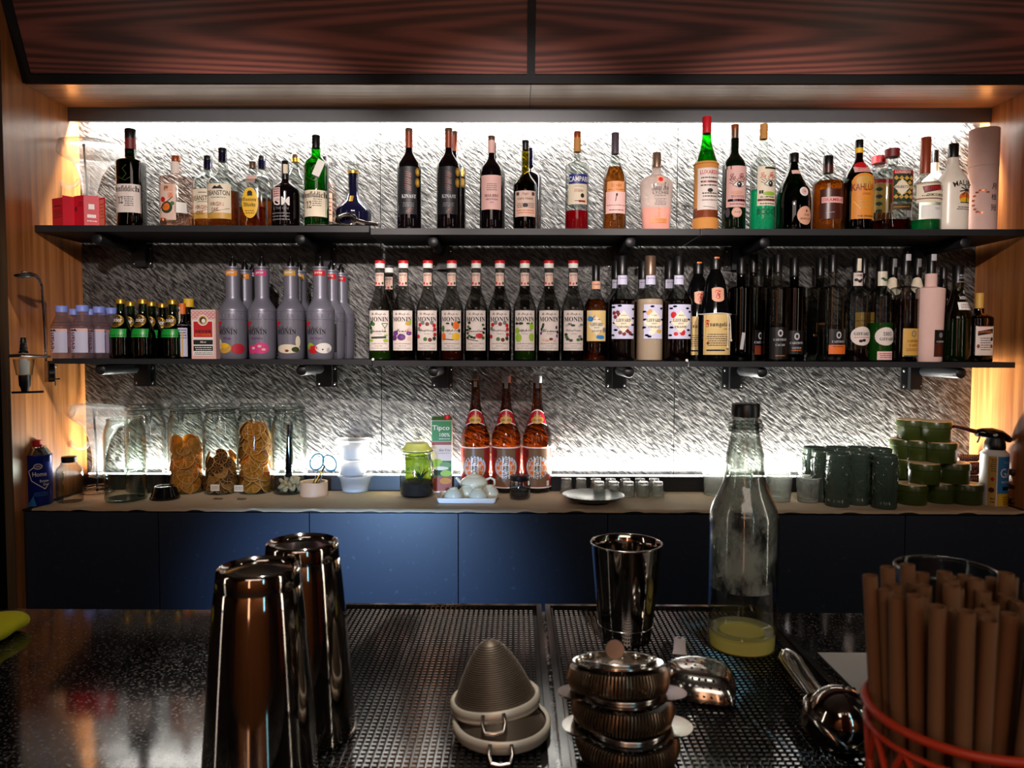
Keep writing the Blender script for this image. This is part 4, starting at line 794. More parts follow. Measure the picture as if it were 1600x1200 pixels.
# grey puree bottles
G_P = 'grey fruit puree bottles'
def puree(u, Y, band, label, fruit=(), name='', k=1, dark=False):
    c = 559.5; f = lambda v: c+(v-c)*2.29/Y; q = 2.29/Y
    def ex(t, F, H, s):
        r = F.r(H(f(425)))
        MB().lathe([(r*.98, H(f(421))), (r*1.12, H(f(420))), (r*1.12, H(f(417.5))), (r*.8, H(f(417)))], 'silver bottle', 28).build('rim', t)
        b = MB().lathe([(.0105*q, H(f(417.5))), (.0105*q, H(f(409))), (.006*q, H(f(406.5))), (.0045*q, H(f(401.5)))], 'black', 20)
        b.tube([(0, -.004, H(f(403))), (0, -.0085, H(f(405))), (0, -.010, H(f(413)))], .0016, 'gloss black', 8).build('pump_cap', t)
        R = F.r(H(f(495))); b = MB()
        for a in (-28, 12, 52):
            M_ = Matrix.Rotation(math.radians(a), 4, 'Z') @ Matrix.Translation((0, -R, H(f(494)))) @ Matrix.Rotation(PI/2, 4, 'X')
            pts = [M_ @ Vector((.0068*math.cos(x), .0068*math.sin(x), 0)) for x in [PI*j/8 for j in range(9)]]; b.tube([M_ @ Vector((.0068, -.005, 0))]+pts+[M_ @ Vector((-.0068, -.005, 0))], .0009, 'silver bottle', 6)
        b.ring((0, 0, H(f(487))), R, .0011, 'silver bottle').ring((0, 0, H(f(500))), R*.995, .0009, 'silver bottle').build('grip_ridges', t)
    it = [('p', [(u-22, f(503)), (u-22, f(516)), (u-10, f(503.5))], 'red'), T('Le Fruit de', u-4, f(513), 4.5*q, 'mauve', 22*q, 's'), T('MONIN', u-3, f(519), 7.5*q, 'ink', 32*q, 'b')]
    if name: it.append(T(name, u-2, f(529), 4.2*q, 'purple', None))
    for kk, x, v, rx, rv, m in fruit: it.append((kk, u+x, f(v), rx, rv, m))
    if dark: it = [('r', u-8, u+12, f(505), f(550), 'black'), ('m', u-6, u+10, f(510), f(520), 2, 'jar green')]
    bottle(label, u, f(418), 43.5*q, f(486), f(464), 22*q, 'silver bottle', on='L', Y=Y, p=.9, nt=22*q, bw=.93, name='puree_bottle', group=G_P, extra=ex,
        lab=[dict(v0=f(424), v1=f(432), w=21*q, bg=band, name='neck_band', it=[T('puree', u, f(428), 4*q, 'white', 11*q)]), dict(v0=f(502), v1=f(553), w=40*q, bg=None, it=it)])
puree(364, 2.285, 'orange flat', 'grey puree bottle with orange neck band and mango picture', [('e', 14, 545, 11, 8, 'campred'), ('e', -8, 544, 12, 8, 'mustard'), ('e', -16, 538, 4, 8, 'cream'), ('e', -8, 540, 8, 4, 'yellow')], 'Mango') if flat('campred', (180, 30, 50), .5) else 0
puree(409.5, 2.285, 'hotpink', 'grey puree bottle with magenta neck band and raspberry picture', [('e', 4, 544, 12, 9, 'hotpink'), ('e', -11, 546, 9, 7, 'hotpink'), ('e', 2, 541, 3, 2, 'pink'), ('e', 8, 546, 3, 2, 'pink'), ('e', -8, 544, 3, 2, 'pink')], 'Raspberry')
puree(454.5, 2.285, 'mustard', 'grey puree bottle with tan neck band and white soursop picture', [('e', 0, 545, 19, 7, 'cream'), ('e', 16, 534, 4, 9, 'cream'), ('e', -1, 548, 3, 2, 'rust'), ('e', 12, 546, 6, 4, 'jar green')])
puree(500.5, 2.285, 'red', 'grey puree bottle with red neck band and sliced apple picture', [('e', -12, 542, 7, 6, 'lime green'), ('e', -7, 546, 9, 6, 'red'), ('e', 10, 544, 13, 8, 'white'), ('e', 17, 547, 3, 4, 'light grey'), ('e', 8, 546, 1.2, 1.2, 'ink')], 'Red Apple')
puree(383, 2.372, 'orange flat', 'grey puree bottle with orange band behind the mango one')
puree(395, 2.456, 'grey', 'grey puree bottle with dark neck, last behind the mango one')
puree(468, 2.39, 'mustard', 'grey puree bottle behind the white soursop one')
puree(518, 2.378, 'red', 'grey puree bottle with red band behind the apple one, dark label', dark=True)
puree(533, 2.455, 'red', 'grey puree bottle with red band at the end of the apple row')
# ---------------------------------------------------------------- syrup bottles
G_S = 'fruit syrup bottles with red and white caps'
def syrup(u, liq, label, word, art, Y=2.305, dv=0, cup=None):
    q = 2.305/Y; c = 563; f = lambda v: c+(v-c)*q
    it = [T('Le Sirop de', u, f(492), 4.6*q, 'mauve', 23*q, 's'), T('MONIN', u, f(499.5), 7*q, 'ink', 31*q, 'b'), T(word, u, f(517), 4.6*q, 'mauve', min(24, 4.3*len(word))*q, 's'), ('m', u-5, u+5, f(521), f(523), 1, 'grey'), ('m', u-14, u+14, f(536), f(538), 1, 'maroon'), ('m', u-6, u+6, f(540), f(541.5), 1, 'ink'), ('m', u-14, u+14, f(543), f(545), 1, 'grey')]
    it += [(a[0], u+a[1], f(a[2])) + tuple(a[3:]) if a[0] == 'e' else ('l', u+a[1], f(a[2]), u+a[3], f(a[4])) + tuple(a[5:]) for a in art]
    bottle(label, u, f(407.5), 36*q, f(485), f(447), 15.5*q, 'syrupglass' if not dv else 'smoke', on='L', Y=Y, p=.95, nt=14*q, cap=(cup or 'red', f(419.5), 15.5*q, 'white', f(412)), liq=(liq, f(487)), name='syrup_bottle', group=G_S,
        lab=[dict(v0=f(427), v1=f(447), w=15*q, bg='rosy paper', name='neck_label', it=[T('MONIN', u, f(430.5), 3.4*q, 'mauve', 11*q, 'b'), ('l', u-7, f(438), u+7, f(433), .7, 'red'), ('l', u-7, f(441), u+7, f(436), .5, 'red'), ('e', u-5, f(443), 1.6, 2, 'red'), ('e', u, f(444), 1.6, 2, 'red'), ('e', u+5, f(443), 1.6, 2, 'dark leaf')]),
             dict(v0=f(486), v1=f(547.5), w=34.5*q, bg='paper', it=it)])
def scat(pts, cols, rx=2.4, ry=2): return [('e', x, v, rx, ry, cols[i % len(cols)]) for i, (x, v) in enumerate(pts)]
ringp = [(-11, 508), (-6, 505), (1, 507), (8, 505), (12, 509), (13, 515), (-13, 514), (-14, 526), (13, 523), (12, 529), (-2, 530), (5, 531)]
syrup(594, 'lime', 'syrup bottle with green liquid, cucumber and cocktail glass on its label', 'Cucumber', scat([(-14, 508), (-11, 505), (-8, 507), (-13, 513), (-12, 519)], ['leaf', 'dark leaf'], 3, 3)+[('l', 5, 506, 15, 506, 1, 'leaf'), ('l', 5, 506, 10, 513, 1, 'leaf'), ('l', 15, 506, 10, 513, 1, 'leaf'), ('l', 10, 513, 10, 519, .7, 'leaf'), ('l', -12, 528, 12, 527, 3, 'dark leaf'), ('e', 12, 524, 3.4, 1.2, 'lime green'), ('e', -12, 532, 4, 2, 'lime green'), ('e', 11, 532, 4, 2.4, 'lime green')])
syrup(630.5, 'inky', 'syrup bottle with plums and a layered drink on its label', 'Fruit', [('e', -11, 521, 5, 4, 'purple'), ('e', -13, 528, 5, 4.4, 'violet'), ('e', -1, 527, 6.5, 5, 'violet'), ('e', -1, 527, 2.5, 2, 'purple'), ('e', 11, 518, 5, 6, 'tube pink'), ('e', 11, 521, 4.6, 3, 'purple'), ('e', 11, 529, 3.4, 3.4, 'tube pink'), ('e', 10, 506, 5, 3, 'mustard'), ('e', 13, 504, 2, 4, 'lime green')])
syrup(668.5, 'inky', 'raspberry syrup bottle standing between the plum and the apple ones', 'Raspberry', scat(ringp, ['red', 'grey', 'maroon', 'grey', 'red', 'campred', 'grey', 'campred', 'campred', 'dark leaf', 'leaf', 'maroon'], 3, 3))
syrup(706, 'russet', 'russet syrup bottle with orange and yellow apples on its label', 'Apple', [('e', 8, 509, 5.6, 6, 'orange'), ('e', 13, 504, 3, 2, 'dark leaf'), ('e', 8, 526, 6.5, 6, 'yellow'), ('e', -13, 514, 3, 5, 'leaf'), ('e', -12, 526, 4, 6, 'orange'), ('e', -5, 506, 3, 1.4, 'dark leaf'), ('e', 2, 507, 1.4, 3, 'dark leaf'), ('l', -10, 530, 4, 531, 1.2, 'ink'), ('e', 13, 517, 2, 3, 'ink')])
syrup(744, 'inky', 'syrup bottle with dark berries and a split pomegranate on its label', 'Grenadine', scat([(-10, 505), (-12, 511), (-14, 516), (-9, 514), (-13, 521), (-10, 525), (-6, 527), (-13, 528), (-2, 528), (12, 508), (14, 514), (13, 520)], ['dark leaf', 'leaf', 'ink', 'ink'], 2.6, 2)+[('e', 6, 525, 6, 4, 'red'), ('l', -12, 530, 4, 533, 1, 'ink'), ('e', 12, 528, 3, 2.4, 'leaf')])
syrup(781, 'inky', 'raspberry syrup bottle standing beside the green apple one', 'Raspberry', scat(ringp, ['red', 'grey', 'maroon', 'grey', 'red', 'campred', 'grey', 'campred', 'campred', 'dark leaf', 'leaf', 'maroon'], 3, 3))
syrup(820, 'lime', 'green syrup bottle with green apples on its label', 'Apple', [('e', -12, 517, 4, 5, 'lime green'), ('e', -10, 528, 5.4, 6.4, 'lime green'), ('e', 11, 510, 4, 6, 'lime green'), ('e', 11, 527, 4.6, 6.4, 'lime green'), ('e', -13, 506, 3, 2, 'ink'), ('e', -6, 506, 4, 2, 'dark leaf'), ('e', 5, 506, 3, 1.6, 'leaf'), ('l', 13, 504, 10, 507, 1, 'ink')])
syrup(857.5, 'inky', 'syrup bottle with a wreath of pink blossoms on its label', 'Flower', scat([(-9, 508), (-12, 515), (-13, 521), (-10, 511), (12, 512), (14, 519), (13, 525)], ['mauve', 'ink', 'purple', 'dark leaf'], 2, 2.6)+scat([(-9, 531), (-3, 532), (3, 530), (9, 532)], ['pink', 'peach', 'maroon'], 3, 2))
syrup(895.5, 'inky', 'syrup bottle with pale elderflower sprays, last before the yellow agave label', 'Elderflower', scat([(-11, 509), (-6, 507), (-1, 509), (10, 510), (13, 508)], ['light grey', 'grey', 'dark leaf'], 3.4, 1.8)+scat([(-12, 523), (-11, 527), (-9, 530), (10, 526), (13, 530), (7, 531), (-4, 532)], ['dark leaf', 'leaf', 'mauve', 'grey'], 3, 2.2))
syrup(608, 'inky', 'dark syrup bottle with mauve cap behind the cucumber one', 'Syrup', [], Y=2.42, dv=1, cup='mauve')
# ---------------------------------------------------------------- larger syrup bottles with diamond labels
G_G = 'syrup bottles with diamond labels'
def giff(u, w, label, word, bg, liq, deco, Y=2.31, dx=0, small=False, glassm='clear'):
    q = 2.31/Y; c = 563; f = lambda v: c+(v-c)*q; v0, v1 = (486, 533) if small else (477, 529.5); vm = (v0+v1)/2; ud = u+dx+ (0)
    it = list(deco)+[('p', [(ud, v0+9), (ud-15*w/41, vm+1), (ud, v1-9), (ud+15*w/41, vm+1)], 'cream'), T('GIFFARD', ud, vm-2, 5, 'ink', 22*w/41, 'b'), ('m', ud-5, ud+5, vm-11, vm-8, 1, 'ink'), T('SIROP', ud, vm+3, 2, 'mauve', 8), T(word, ud, vm+8, 3, 'ink', min(18, 3*len(word)), 'b')]
    tops = (415, 440) if small else (400, 430)
    lb = [dict(v0=f(440 if small else 431), v1=f(452 if small else 445), w=(15.5 if small else 17)*q, bg='peach' if small else 'lavender', name='neck_label', it=[('m', u-6, u+6, f(443 if small else 434), f(447 if small else 437), 1, 'mauve')])]
    if not Y > 2.38: lb.append(dict(v0=v0, v1=v1, w=(w-2)*(.8 if dx else 1), dx=dx, bg=bg, it=it))
    bottle(label, u, f(tops[0]), w*q, f(480 if small else 474), f(456 if small else 447), (15 if small else 17)*q, glassm, on='L', Y=Y, p=1.15, nt=14, cap=('bronze' if liq == 'milky' else 'black', f(tops[1]), (12 if small else 17)*q), liq=(liq, f(468)), name='syrup_bottle', group=G_G, lab=lb)
giff(931, 35, 'small amber syrup bottle with yellow agave label and white diamond', 'AGAVE', 'agave paper', 'whisky', [('e', 921, 499, 5, 4, 'skyblue'), ('l', 918, 494, 925, 503, 1, 'skyblue'), ('l', 928, 494, 922, 503, 1, 'blue'), ('e', 937, 527, 7, 3, 'skyblue'), ('l', 930, 521, 936, 529, 1, 'skyblue'), ('e', 944, 516, 3, 4, 'grey'), ('e', 921, 489, 2, 2, 'lavender')], small=True) if flat('agave paper', (226, 196, 130), .6) else 0
cherries = lambda pts, m: [('e', x, v, 3, 3, m) for x, v in pts]
giff(972, 41, 'dark caramel syrup bottle with chestnuts around its diamond label', 'CARAMEL', 'lavender', 'inky', cherries([(957, 490), (963, 489), (959, 496), (965, 493)], 'maroon')+cherries([(973, 522), (979, 518), (967, 520), (983, 521), (976, 516)], 'maroon')+[('e', x, v, 3.4, 1.6, 'navy') for x, v in ((956, 481), (966, 479), (989, 484), (989, 498), (958, 505), (960, 516), (955, 524), (988, 508), (987, 523))])
giff(1016, 42, 'milky orgeat syrup bottle with apricots around its off-centre diamond label', 'ORGEAT', 'lavender', 'milky', cherries([(1010, 490), (1016, 494), (1013, 487)], 'mustard')+[('e', 1028, 518, 5, 3, 'mustard'), ('e', 1016, 520, 5, 3, 'cream')]+[('e', x, v, 3.2, 1.6, 'navy') for x, v in ((1016, 480), (1004, 488), (1005, 500), (1008, 524), (1032, 483), (1034, 500), (1012, 526), (1004, 512))], dx=3)
giff(1060, 42, 'dark strawberry syrup bottle with red strawberries around its diamond label', 'FRAISE', 'lavender', 'inky', [('e', 1049, 493, 4.5, 5, 'red'), ('e', 1063, 520, 4.5, 4.6, 'red'), ('e', 1053, 522, 3.4, 3, 'red')]+[('e', x, v, 3.4, 1.6, 'navy') for x, v in ((1045, 483), (1051, 480), (1071, 483), (1076, 488), (1073, 500), (1046, 504), (1046, 512), (1073, 516), (1076, 524), (1044, 524))])
giff(963, 40, 'syrup bottle hidden behind the chestnut-label one', '', 'lavender', 'inky', [], Y=2.43)
giff(1005, 40, 'syrup bottle hidden behind the milky orgeat one', '', 'lavender', 'inky', [], Y=2.43)
giff(1046, 40, 'syrup bottle hidden behind the strawberry-label one', '', 'pink', 'inky', [], Y=2.43)
# ---------------------------------------------------------------- robe-shaped hazelnut liqueur bottles
def frang(u, Y, label):
    q = 2.29/Y; c = 564; f = lambda v: c+(v-c)*q; s = Y/FPX; z0 = ZLR if u > 1100 else ZLR; X = onY(u, 480, Y).x
    Z = lambda v: onY(u, f(v), Y).z-z0
    t = thing('hazelnut_liqueur_bottle', label, 'bottle', (X, Y, z0), 'robe-shaped liqueur bottles')
    prof = [(23.5, 563), (24.5, 560), (24.8, 545), (25, 520), (25, 500), (24, 490), (21.5, 478), (18.5, 462), (16.5, 448), (14.5, 438), (11, 430), (8.2, 424), (7.5, 420)]
    P_ = [(r*s*q, max(0, Z(v))) for r, v in prof]; P_[0] = (P_[0][0], 0); F = Form(P_)
    MB().lathe(P_, 'gloss black', 36).build('glass_body', t)
    MB().lathe([(8.4*s*q, Z(421)), (8.4*s*q, Z(405)), (7.6*s*q, Z(403.5))], 'black', 24).build('cap', t)
    S = F.S(Z(461.5)); b = MB(); draw(b, [('r', u-9.5, u+9.5, 452, 468, 'peach'), ('e', u, 467, 9.5, 5.5, 'peach'), ('e', u, 453, 9.5, 3, 'peach'), T('F', u, 461, 14, 'red', 9, 'f')], lambda x, z, e: S(x, z*q, e+.0004), u, 461.5, s*q).build('shield_label', t)
    S = F.S(Z(523)); b = MB(); vs = [S((-24+48*k/20)*s*q, (31-62*j/8)*s*q, .0006) for j in range(9) for k in range(21)]; b.add(vs, [(j*21+k, j*21+k+1, j*21+22+k, j*21+21+k) for j in range(8) for k in range(20)], 'agave paper', True)
    draw(b, [T('F', u-17, 506, 11, 'red', 7, 'f'), T('rangelico', u+4, 508, 8.5, 'ink', 34, 'f'), T('LIQUEUR', u+14, 514.5, 2.4, 'mauve', 12), ('m', u-18, u+18, 521, 541, 6, 'mauve'), ('r', u-18, u+10, 546, 548, 'navy'), ('e', u-16, 536, 2, 2, 'rust'), ('l', u-19, 491, u-21, 554, .8, 'mustard')], lambda x, z, e: S(x, z, e+.0012), u, 523, s*q).build('wrap_label', t)
    S = F.S(Z(412)); draw(MB(), [('r', u-4, u+4, 404.5, 411.5, 'blue'), ('r', u-4, u+4, 402, 404.5, 'orange')], lambda x, z, e: Vector(S(x, z, e))+Vector((0, -.0012, 0)), u, 412, s*q).build('tax_strip', t)
    if u > 1100:
        ro = [Vector((F.r(Z(491))*1.04*math.cos(a), F.r(Z(491))*1.04*math.sin(a), Z(491)+.0012*math.sin(3*a))) for a in [2*PI*i/30 for i in range(30)]]
        b = MB().tube(ro, .0017, 'white', 8, True)
        k = [Vector(S(14*s, Z(491)-Z(412), .003)), Vector(S(19*s, Z(500)-Z(412), .004)), Vector(S(21*s, Z(520)-Z(412), .004)), Vector(S(22.5*s, Z(532)-Z(412), .004))]
        b.tube(k, .0016, 'white', 8).sphere(k[-1], .004, 'off white', a=6)
        k = [Vector(S(13*s, Z(491)-Z(412), .003)), Vector(S(14*s, Z(500)-Z(412), .004)), Vector(S(14*s, Z(525)-Z(412), .004)), Vector(S(14*s, Z(543)-Z(412), .004))]
        b.tube(k, .0016, 'white', 8).sphere(k[-1], .004, 'off white', a=6).build('rope_belt', t)
frang(1117, 2.295, 'monk-robe shaped dark hazelnut liqueur bottle with rope belt and red initial')
frang(1090, 2.41, 'monk-robe shaped dark liqueur bottle behind the roped one')
# ---------------------------------------------------------------- dark liqueur bottles at the end of the lower shelf
G_D = 'liqueur bottles on the dim end of the lower shelf'
def cart(u, vt, w, label, g, liq, Y=2.31, bg=None, lo=None, word='', sub='', lv=(515, 554), lx=0, lw=None, capv=28, lev=470, n=2, shoulder=452, ink='light grey', tagm=None, extra=None):
    lab = []; lw = lw or w-6; a, b = lv
    if bg:
        it = [('e', u+lx, a+9, 4, 5.5, 'light grey'), ('e', u+lx, a+9, 2, 3, bg), T('CARTRON', u+lx, a+19, 3.4, ink, 20, 'b')]
        if lo: it = [('r', u+lx-lw/2, u+lx+lw/2, a+24, b, lo)]+it+[('m', u+lx-9, u+lx+9, a+25, a+28, 1, 'maroon')]
        else: it += [T(sub, u+lx, a+27, 3.4, ink, 14, 'b'), ('m', u+lx-8, u+lx+8, b-7, b-4, 1, 'orange')]
        lab.append(dict(v0=a, v1=b, w=lw, dx=lx, bg=bg, it=it))
    if tagm: lab.append(dict(v0=vt+3, v1=vt+22, w=7, dx=1, bg=tagm, name='tax_strip', it=[('m', u-1, u+3, vt+9, vt+18, 2, 'ink')]))
    bottle(label, u, vt, w, shoulder, 446, 14, g, on='L', Y=Y, p=1.6, nt=13, cap=('black', vt+capv, 14), liq=(liq, lev) if liq else None, name='liqueur_bottle', group=G_D, lab=lab, n=n, extra=extra)
cart(1158, 404, 38, 'dark red liqueur bottle with a small white tag beside the roped bottle', 'brown', 'ruby', tagm='grey', lev=492, capv=24, extra=lambda t, F, H, s: MB().box(-.005, .005, -.0005, .0005, -.026, .026, 'light grey', Matrix.Rotation(.12, 3, 'Y'), (-.004, -F.r(H(535))-.002, H(533))).build('paper_tag', t))
cart(1177, 398, 34, 'clear liqueur bottle at the back between the dark red ones', 'smoke', 'clearliq', 2.41, 'black', 'rust', lx=8, lw=18, lv=(516, 554))
cart(1199, 403, 34, 'clear bottle with grey tag at the back behind the cacao bottle', 'smoke', 'ruby', 2.43, tagm='grey')
cart(1215, 398, 36, 'brown-tinted cacao liqueur bottle with a wide black label', 'smoke', 'ruby', 2.30, 'black', None, sub='CACAO', lw=33, lv=(512, 561), lev=505)
cart(1241, 403, 34, 'dark red liqueur bottle with black label, next to the cacao one', 'brown', 'ruby', 2.31, 'black', None, sub='LIQUEUR', lv=(517, 553), lev=455)
cart(1281, 403, 36, 'clear bottle with tall black cap behind the orange and black label', 'smoke', 'clearliq', 2.41, 'peach', None, lv=(505, 520), lw=12, lx=-4, ink='peach')
cart(1301, 398, 42, 'clear liqueur bottle with an orange and black label and yellow tax strip', 'smoke', 'clearliq', 2.31, 'black', 'orange', lv=(515, 553), lw=29, lx=3, lev=508, tagm='cream')
ov = lambda u, a, extra=(): [T('GIFFARD', u, a+11, 4.6, 'ink', 24, 'b')]+list(extra)
bottle('clear blackberry liqueur bottle with oval cream label and little dark liquid', 1339, 403, 41, 466, 447, 16, 'clear', on='L', cap=('black', 426, 13), liq=('inky', 547), name='liqueur_bottle', group=G_D, p=1.0,
    lab=[dict(v0=427, v1=447, w=17, bg='paper', name='neck_label', it=[T('CREME', 1339, 431, 3, 'maroon', 10), ('e', 1335, 438, 3, 2.4, 'ink'), ('e', 1340, 440, 3, 2.4, 'ink'), ('e', 1343, 438, 2, 2, 'ink')]), dict(v0=511, v1=540, w=34, bg='paper', dx=1, sh='o', it=ov(1340, 511, [('m', 1328, 1352, 526, 529, 1, 'red'), ('e', 1338, 533, 3, 2.2, 'ink'), ('e', 1343, 532, 3, 2.2, 'ink')])), dict(v0=405, v1=424, w=6, bg='cream', name='tax_strip')])
bottle('pale bottle with cream label showing through from behind the oval label', 1350, 404, 36, 462, 447, 14, 'smoke', on='L', Y=2.42, cap=('black', 428, 12), name='liqueur_bottle', group=G_D, lab=[dict(v0=489, v1=545, w=30, dx=-4, bg='mustard', it=[('l', 1330, 502, 1360, 502, .8, 'choc')])])
bottle('green mint liqueur bottle with oval white label and leaf on the neck', 1377, 400, 40, 462, 446, 17, 'clear', on='L', cap=('black', 425, 15), liq=('midori', 505), name='liqueur_bottle', group=G_D, p=1.0,
    lab=[dict(v0=425, v1=447, w=17, bg='off white', name='neck_label', it=[('e', 1380, 438, 4, 2, 'leaf'), ('e', 1376, 436, 3, 1.6, 'dark leaf')]), dict(v0=512, v1=540, w=32, bg='paper', sh='o', it=[T('1885', 1379, 522, 6, 'mauve', 13, 'b'), T('GIFFARD', 1379, 530, 4.6, 'ink', 22, 'b')]), dict(v0=549, v1=562, w=24, bg='pink', name='import_label', it=[('m', 1368, 1388, 551, 560, 3, 'maroon')])])
for u, tx in ((1395, 'mint'), (1433, 'coffee')):
    bottle('dark-capped bottle with a cream disc on its shoulder behind the %s liqueur' % tx, u, 402, 34, 468, 440, 13, 'wine', on='L', Y=2.43, cap=('black', 430, 13), name='liqueur_bottle', group=G_D, lab=[dict(v0=434, v1=462, w=22, dx=-3, bg='cream', sh='o', name='shoulder_label'), dict(v0=405, v1=418, w=6, bg='grey', name='tax_strip')])
bottle('round-shouldered coffee liqueur bottle with a yellow label, nearly full', 1415, 398, 41, 452, 447, 17, 'clear', on='L', Y=2.30, cap=('black', 430, 14), liq=('inky', 468), name='liqueur_bottle', group=G_D, p=1.8,
    lab=[dict(v0=514, v1=557, w=28, dx=3, bg='mustard', rot=0, it=[('e', 1420, 522, 4, 5, 'grey'), ('e', 1420, 522, 2, 3, 'mustard'), T('CARTRON', 1420, 533, 3.4, 'rust', 19, 'b'), T('CAFE', 1420, 539.5, 3.6, 'rust', 14, 'b'), ('m', 1409, 1431, 544, 549, 2, 'rust'), ('r', 1406, 1432, 555, 557, 'celadon')]), dict(v0=398, v1=408, w=8, bg='light grey', name='tax_strip')])
bottle('waisted pale pink liqueur bottle with an angled black and brown label', 1455, 398, 43, 453, 448, 18, 'tube pink', on='L', Y=2.30, cap=('black', 428, 13), name='liqueur_bottle', group=G_D, p=1.9, bw=.9, q=.8,
    lab=[dict(v0=516, v1=557, w=20, dx=9, bg='black', it=[('r', 1454, 1474, 537, 557, 'choc'), ('e', 1465, 524, 4, 4, 'grey'), T('CARTRON', 1465, 534, 3, 'light grey', 16, 'b')]), dict(v0=398, v1=408, w=8, bg='light grey', name='tax_strip')])
bottle('black bottle almost hidden between the pale pink and green melon bottles', 1474, 418, 34, 470, 448, 12, 'wine', on='L', Y=2.43, cap=('black', 436, 11), name='liqueur_bottle', group=G_D)
bottle('cone-shouldered green melon liqueur bottle with black cap and white sticker', 1496, 415, 43, 500, 448, 17, 'olive', on='L', Y=2.30, cap=('black', 443, 16), liq=('midori', 499), name='liqueur_bottle', group=G_D, p=.9,
    lab=[dict(v0=425, v1=444, w=14, bg=None, name='cap_print', it=[T('MELON', 1498, 431, 2.6, 'light grey', 9), T('LIQUEUR', 1498, 435, 2.6, 'light grey', 11), ('l', 1490, 441, 1504, 441, .6, 'light grey')]), dict(v0=452, v1=472, w=18, dx=4, bg='black', sh='d', it=[T('MIDORI', 1501, 466, 5, 'white', 17, 'b'), ('e', 1501, 457, 2, 3, 'light grey')]), dict(v0=473, v1=485, w=26, dx=6, bg='white', name='import_label', it=[('m', 1492, 1513, 475, 483, 3, 'maroon')])])
def ribbon(t, F, H, s):
    b = MB(); k = [Vector((-.003, -.0125, H(481))), Vector((-.001, -.015, H(490))), Vector((.006, -.024, H(494))), Vector((.004, -F.r(H(503))-.002, H(500))), Vector((.002, -F.r(H(505))-.002, H(509)))]
    b.tube(k, .0022, 'orange', 6, flat_=.4).build('ribbon', t)
bottle('squat square orange liqueur bottle with orange ribbon and white label at the shelf end', 1530, 458, 35, 500, 490, 12, 'brown', on='L', Y=2.30, cap=('mustard', 482, 12), liq=('inky', 505), name='liqueur_bottle', group=G_D, n=3.5, p=1.9, extra=ribbon,
    lab=[dict(v0=510, v1=555, w=27, bg='paper', it=[('r', 1518, 1543, 510, 511, 'rust'), ('p', [(1519, 518), (1519, 525), (1542, 521), (1542, 514)], 'ink'), T('COINTREAU', 1530, 519, 3.4, 'orange', 21), ('m', 1522, 1539, 527, 548, 6, 'mauve'), ('e', 1520, 541, 2, 3, 'rust'), ('e', 1540, 541, 2, 3, 'rust'), ('e', 1540, 530, 2, 3, 'ink')])])
# ---------------------------------------------------------------- bottle dispenser clamped to the shelf end
Yd = 2.262; sd = Yd/FPX; pd = onY(72, 560, Yd)
t = thing('optic_dispenser', 'chrome wall arm holding an empty spirit dispenser, clamped to the shelf end', 'spirit dispenser', (pd.x, Yd, ZLL))
def D(u, v, y=0): q = onY(u, v, Yd+y); return Vector((q.x-pd.x, y, q.z-ZLL))
N_ = -.20; s2 = (Yd+N_)/FPX
MB().tube([D(72, 572, -.03), D(70, 520, -.04), D(67, 470, -.06), D(65.5, 447, -.08), D(62, 437, -.12), D(56, 431, -.15), D(47, 428, -.18), D(36, 427, N_)], .0050, 'polished steel', 10, flat_=.5).build('arm', t)
MB().sphere(D(36, 431, N_), .022, 'black metal', sz=.28).sphere(D(36, 425.5, N_), .0042, 'steel').build('bottle_rest', t)
b = MB(); b.box(-.006, .010, -.006, .02, -.05, .014, 'polished steel', at=D(74, 571, -.04))
b.box(0, .032, 0, .014, 0, .004, 'polished steel', at=D(73, 593, -.03)); b.build('clamp', t)
MB().tube([D(86, 571, -.012), D(86, 603, -.012)], .0028, 'steel', 10).sphere(D(86, 572, -.012), .005, 'steel').build('clamp_screw', t)
MB().tube([D(76, 557, -.03), D(52, 556, -.12), D(30, 555.5, N_), D(15, 556, N_)], .0062, 'black', 8, flat_=.7).build('holder_bar', t)
M_ = Matrix.Translation(D(37, 552, N_)); k_ = .92
MB().lathe([(a_*k_, z_*k_) for a_, z_ in [(.0135, 0), (.0125, .006), (.010, .008), (.0112, .016), (.009, .018), (.0102, .026), (.008, .028), (.0092, .036), (.0075, .040), (.0080, .046), (.006, .048)]], 'black', 20, M=M_).build('bottle_plug', t)
c = D(38, 586, N_); hh = (586-561)*s2
MB().lathe([(11*s2, 0), (14.5*s2, hh)], 'clear', 24, M=Matrix.Translation(c), cap1=False).build('measure_chamber', t)
MB().lathe([(6.5*s2, 0), (7.5*s2, hh*.8), (4*s2, hh)], 'white', 20, M=Matrix.Translation(c+Vector((0, 0, .001)))).build('valve', t)
MB().lathe([(5*s2, -.012), (6*s2, 0), (8*s2, .006), (8.6*s2, 20*s2)], 'black', 20, M=Matrix.Translation(D(39, 606, N_))).build('spout', t)
MB().tube([D(19, 613.5, N_), D(40, 613, N_-.006), D(68, 612, N_)], .0032, 'black', 8).tube([D(40, 613, N_), D(40, 607, N_)], .005, 'black', 8).build('push_bar', t)
# ---------------------------------------------------------------- counter
def foot(u, vbase, w, z=None):
    """centre on the counter of a round thing whose front foot edge shows at vbase; also metres per pixel there"""
    z = ZK if z is None else z; p = onZ(u, vbase, z); Y = p.y; Y += w/2*Y/FPX*.97; q = onY(u, vbase-20, Y); return q.x, Y, Y/FPX
def HZ(u, v, Y, z=None): return onY(u, v, Y).z-(ZK if z is None else z)
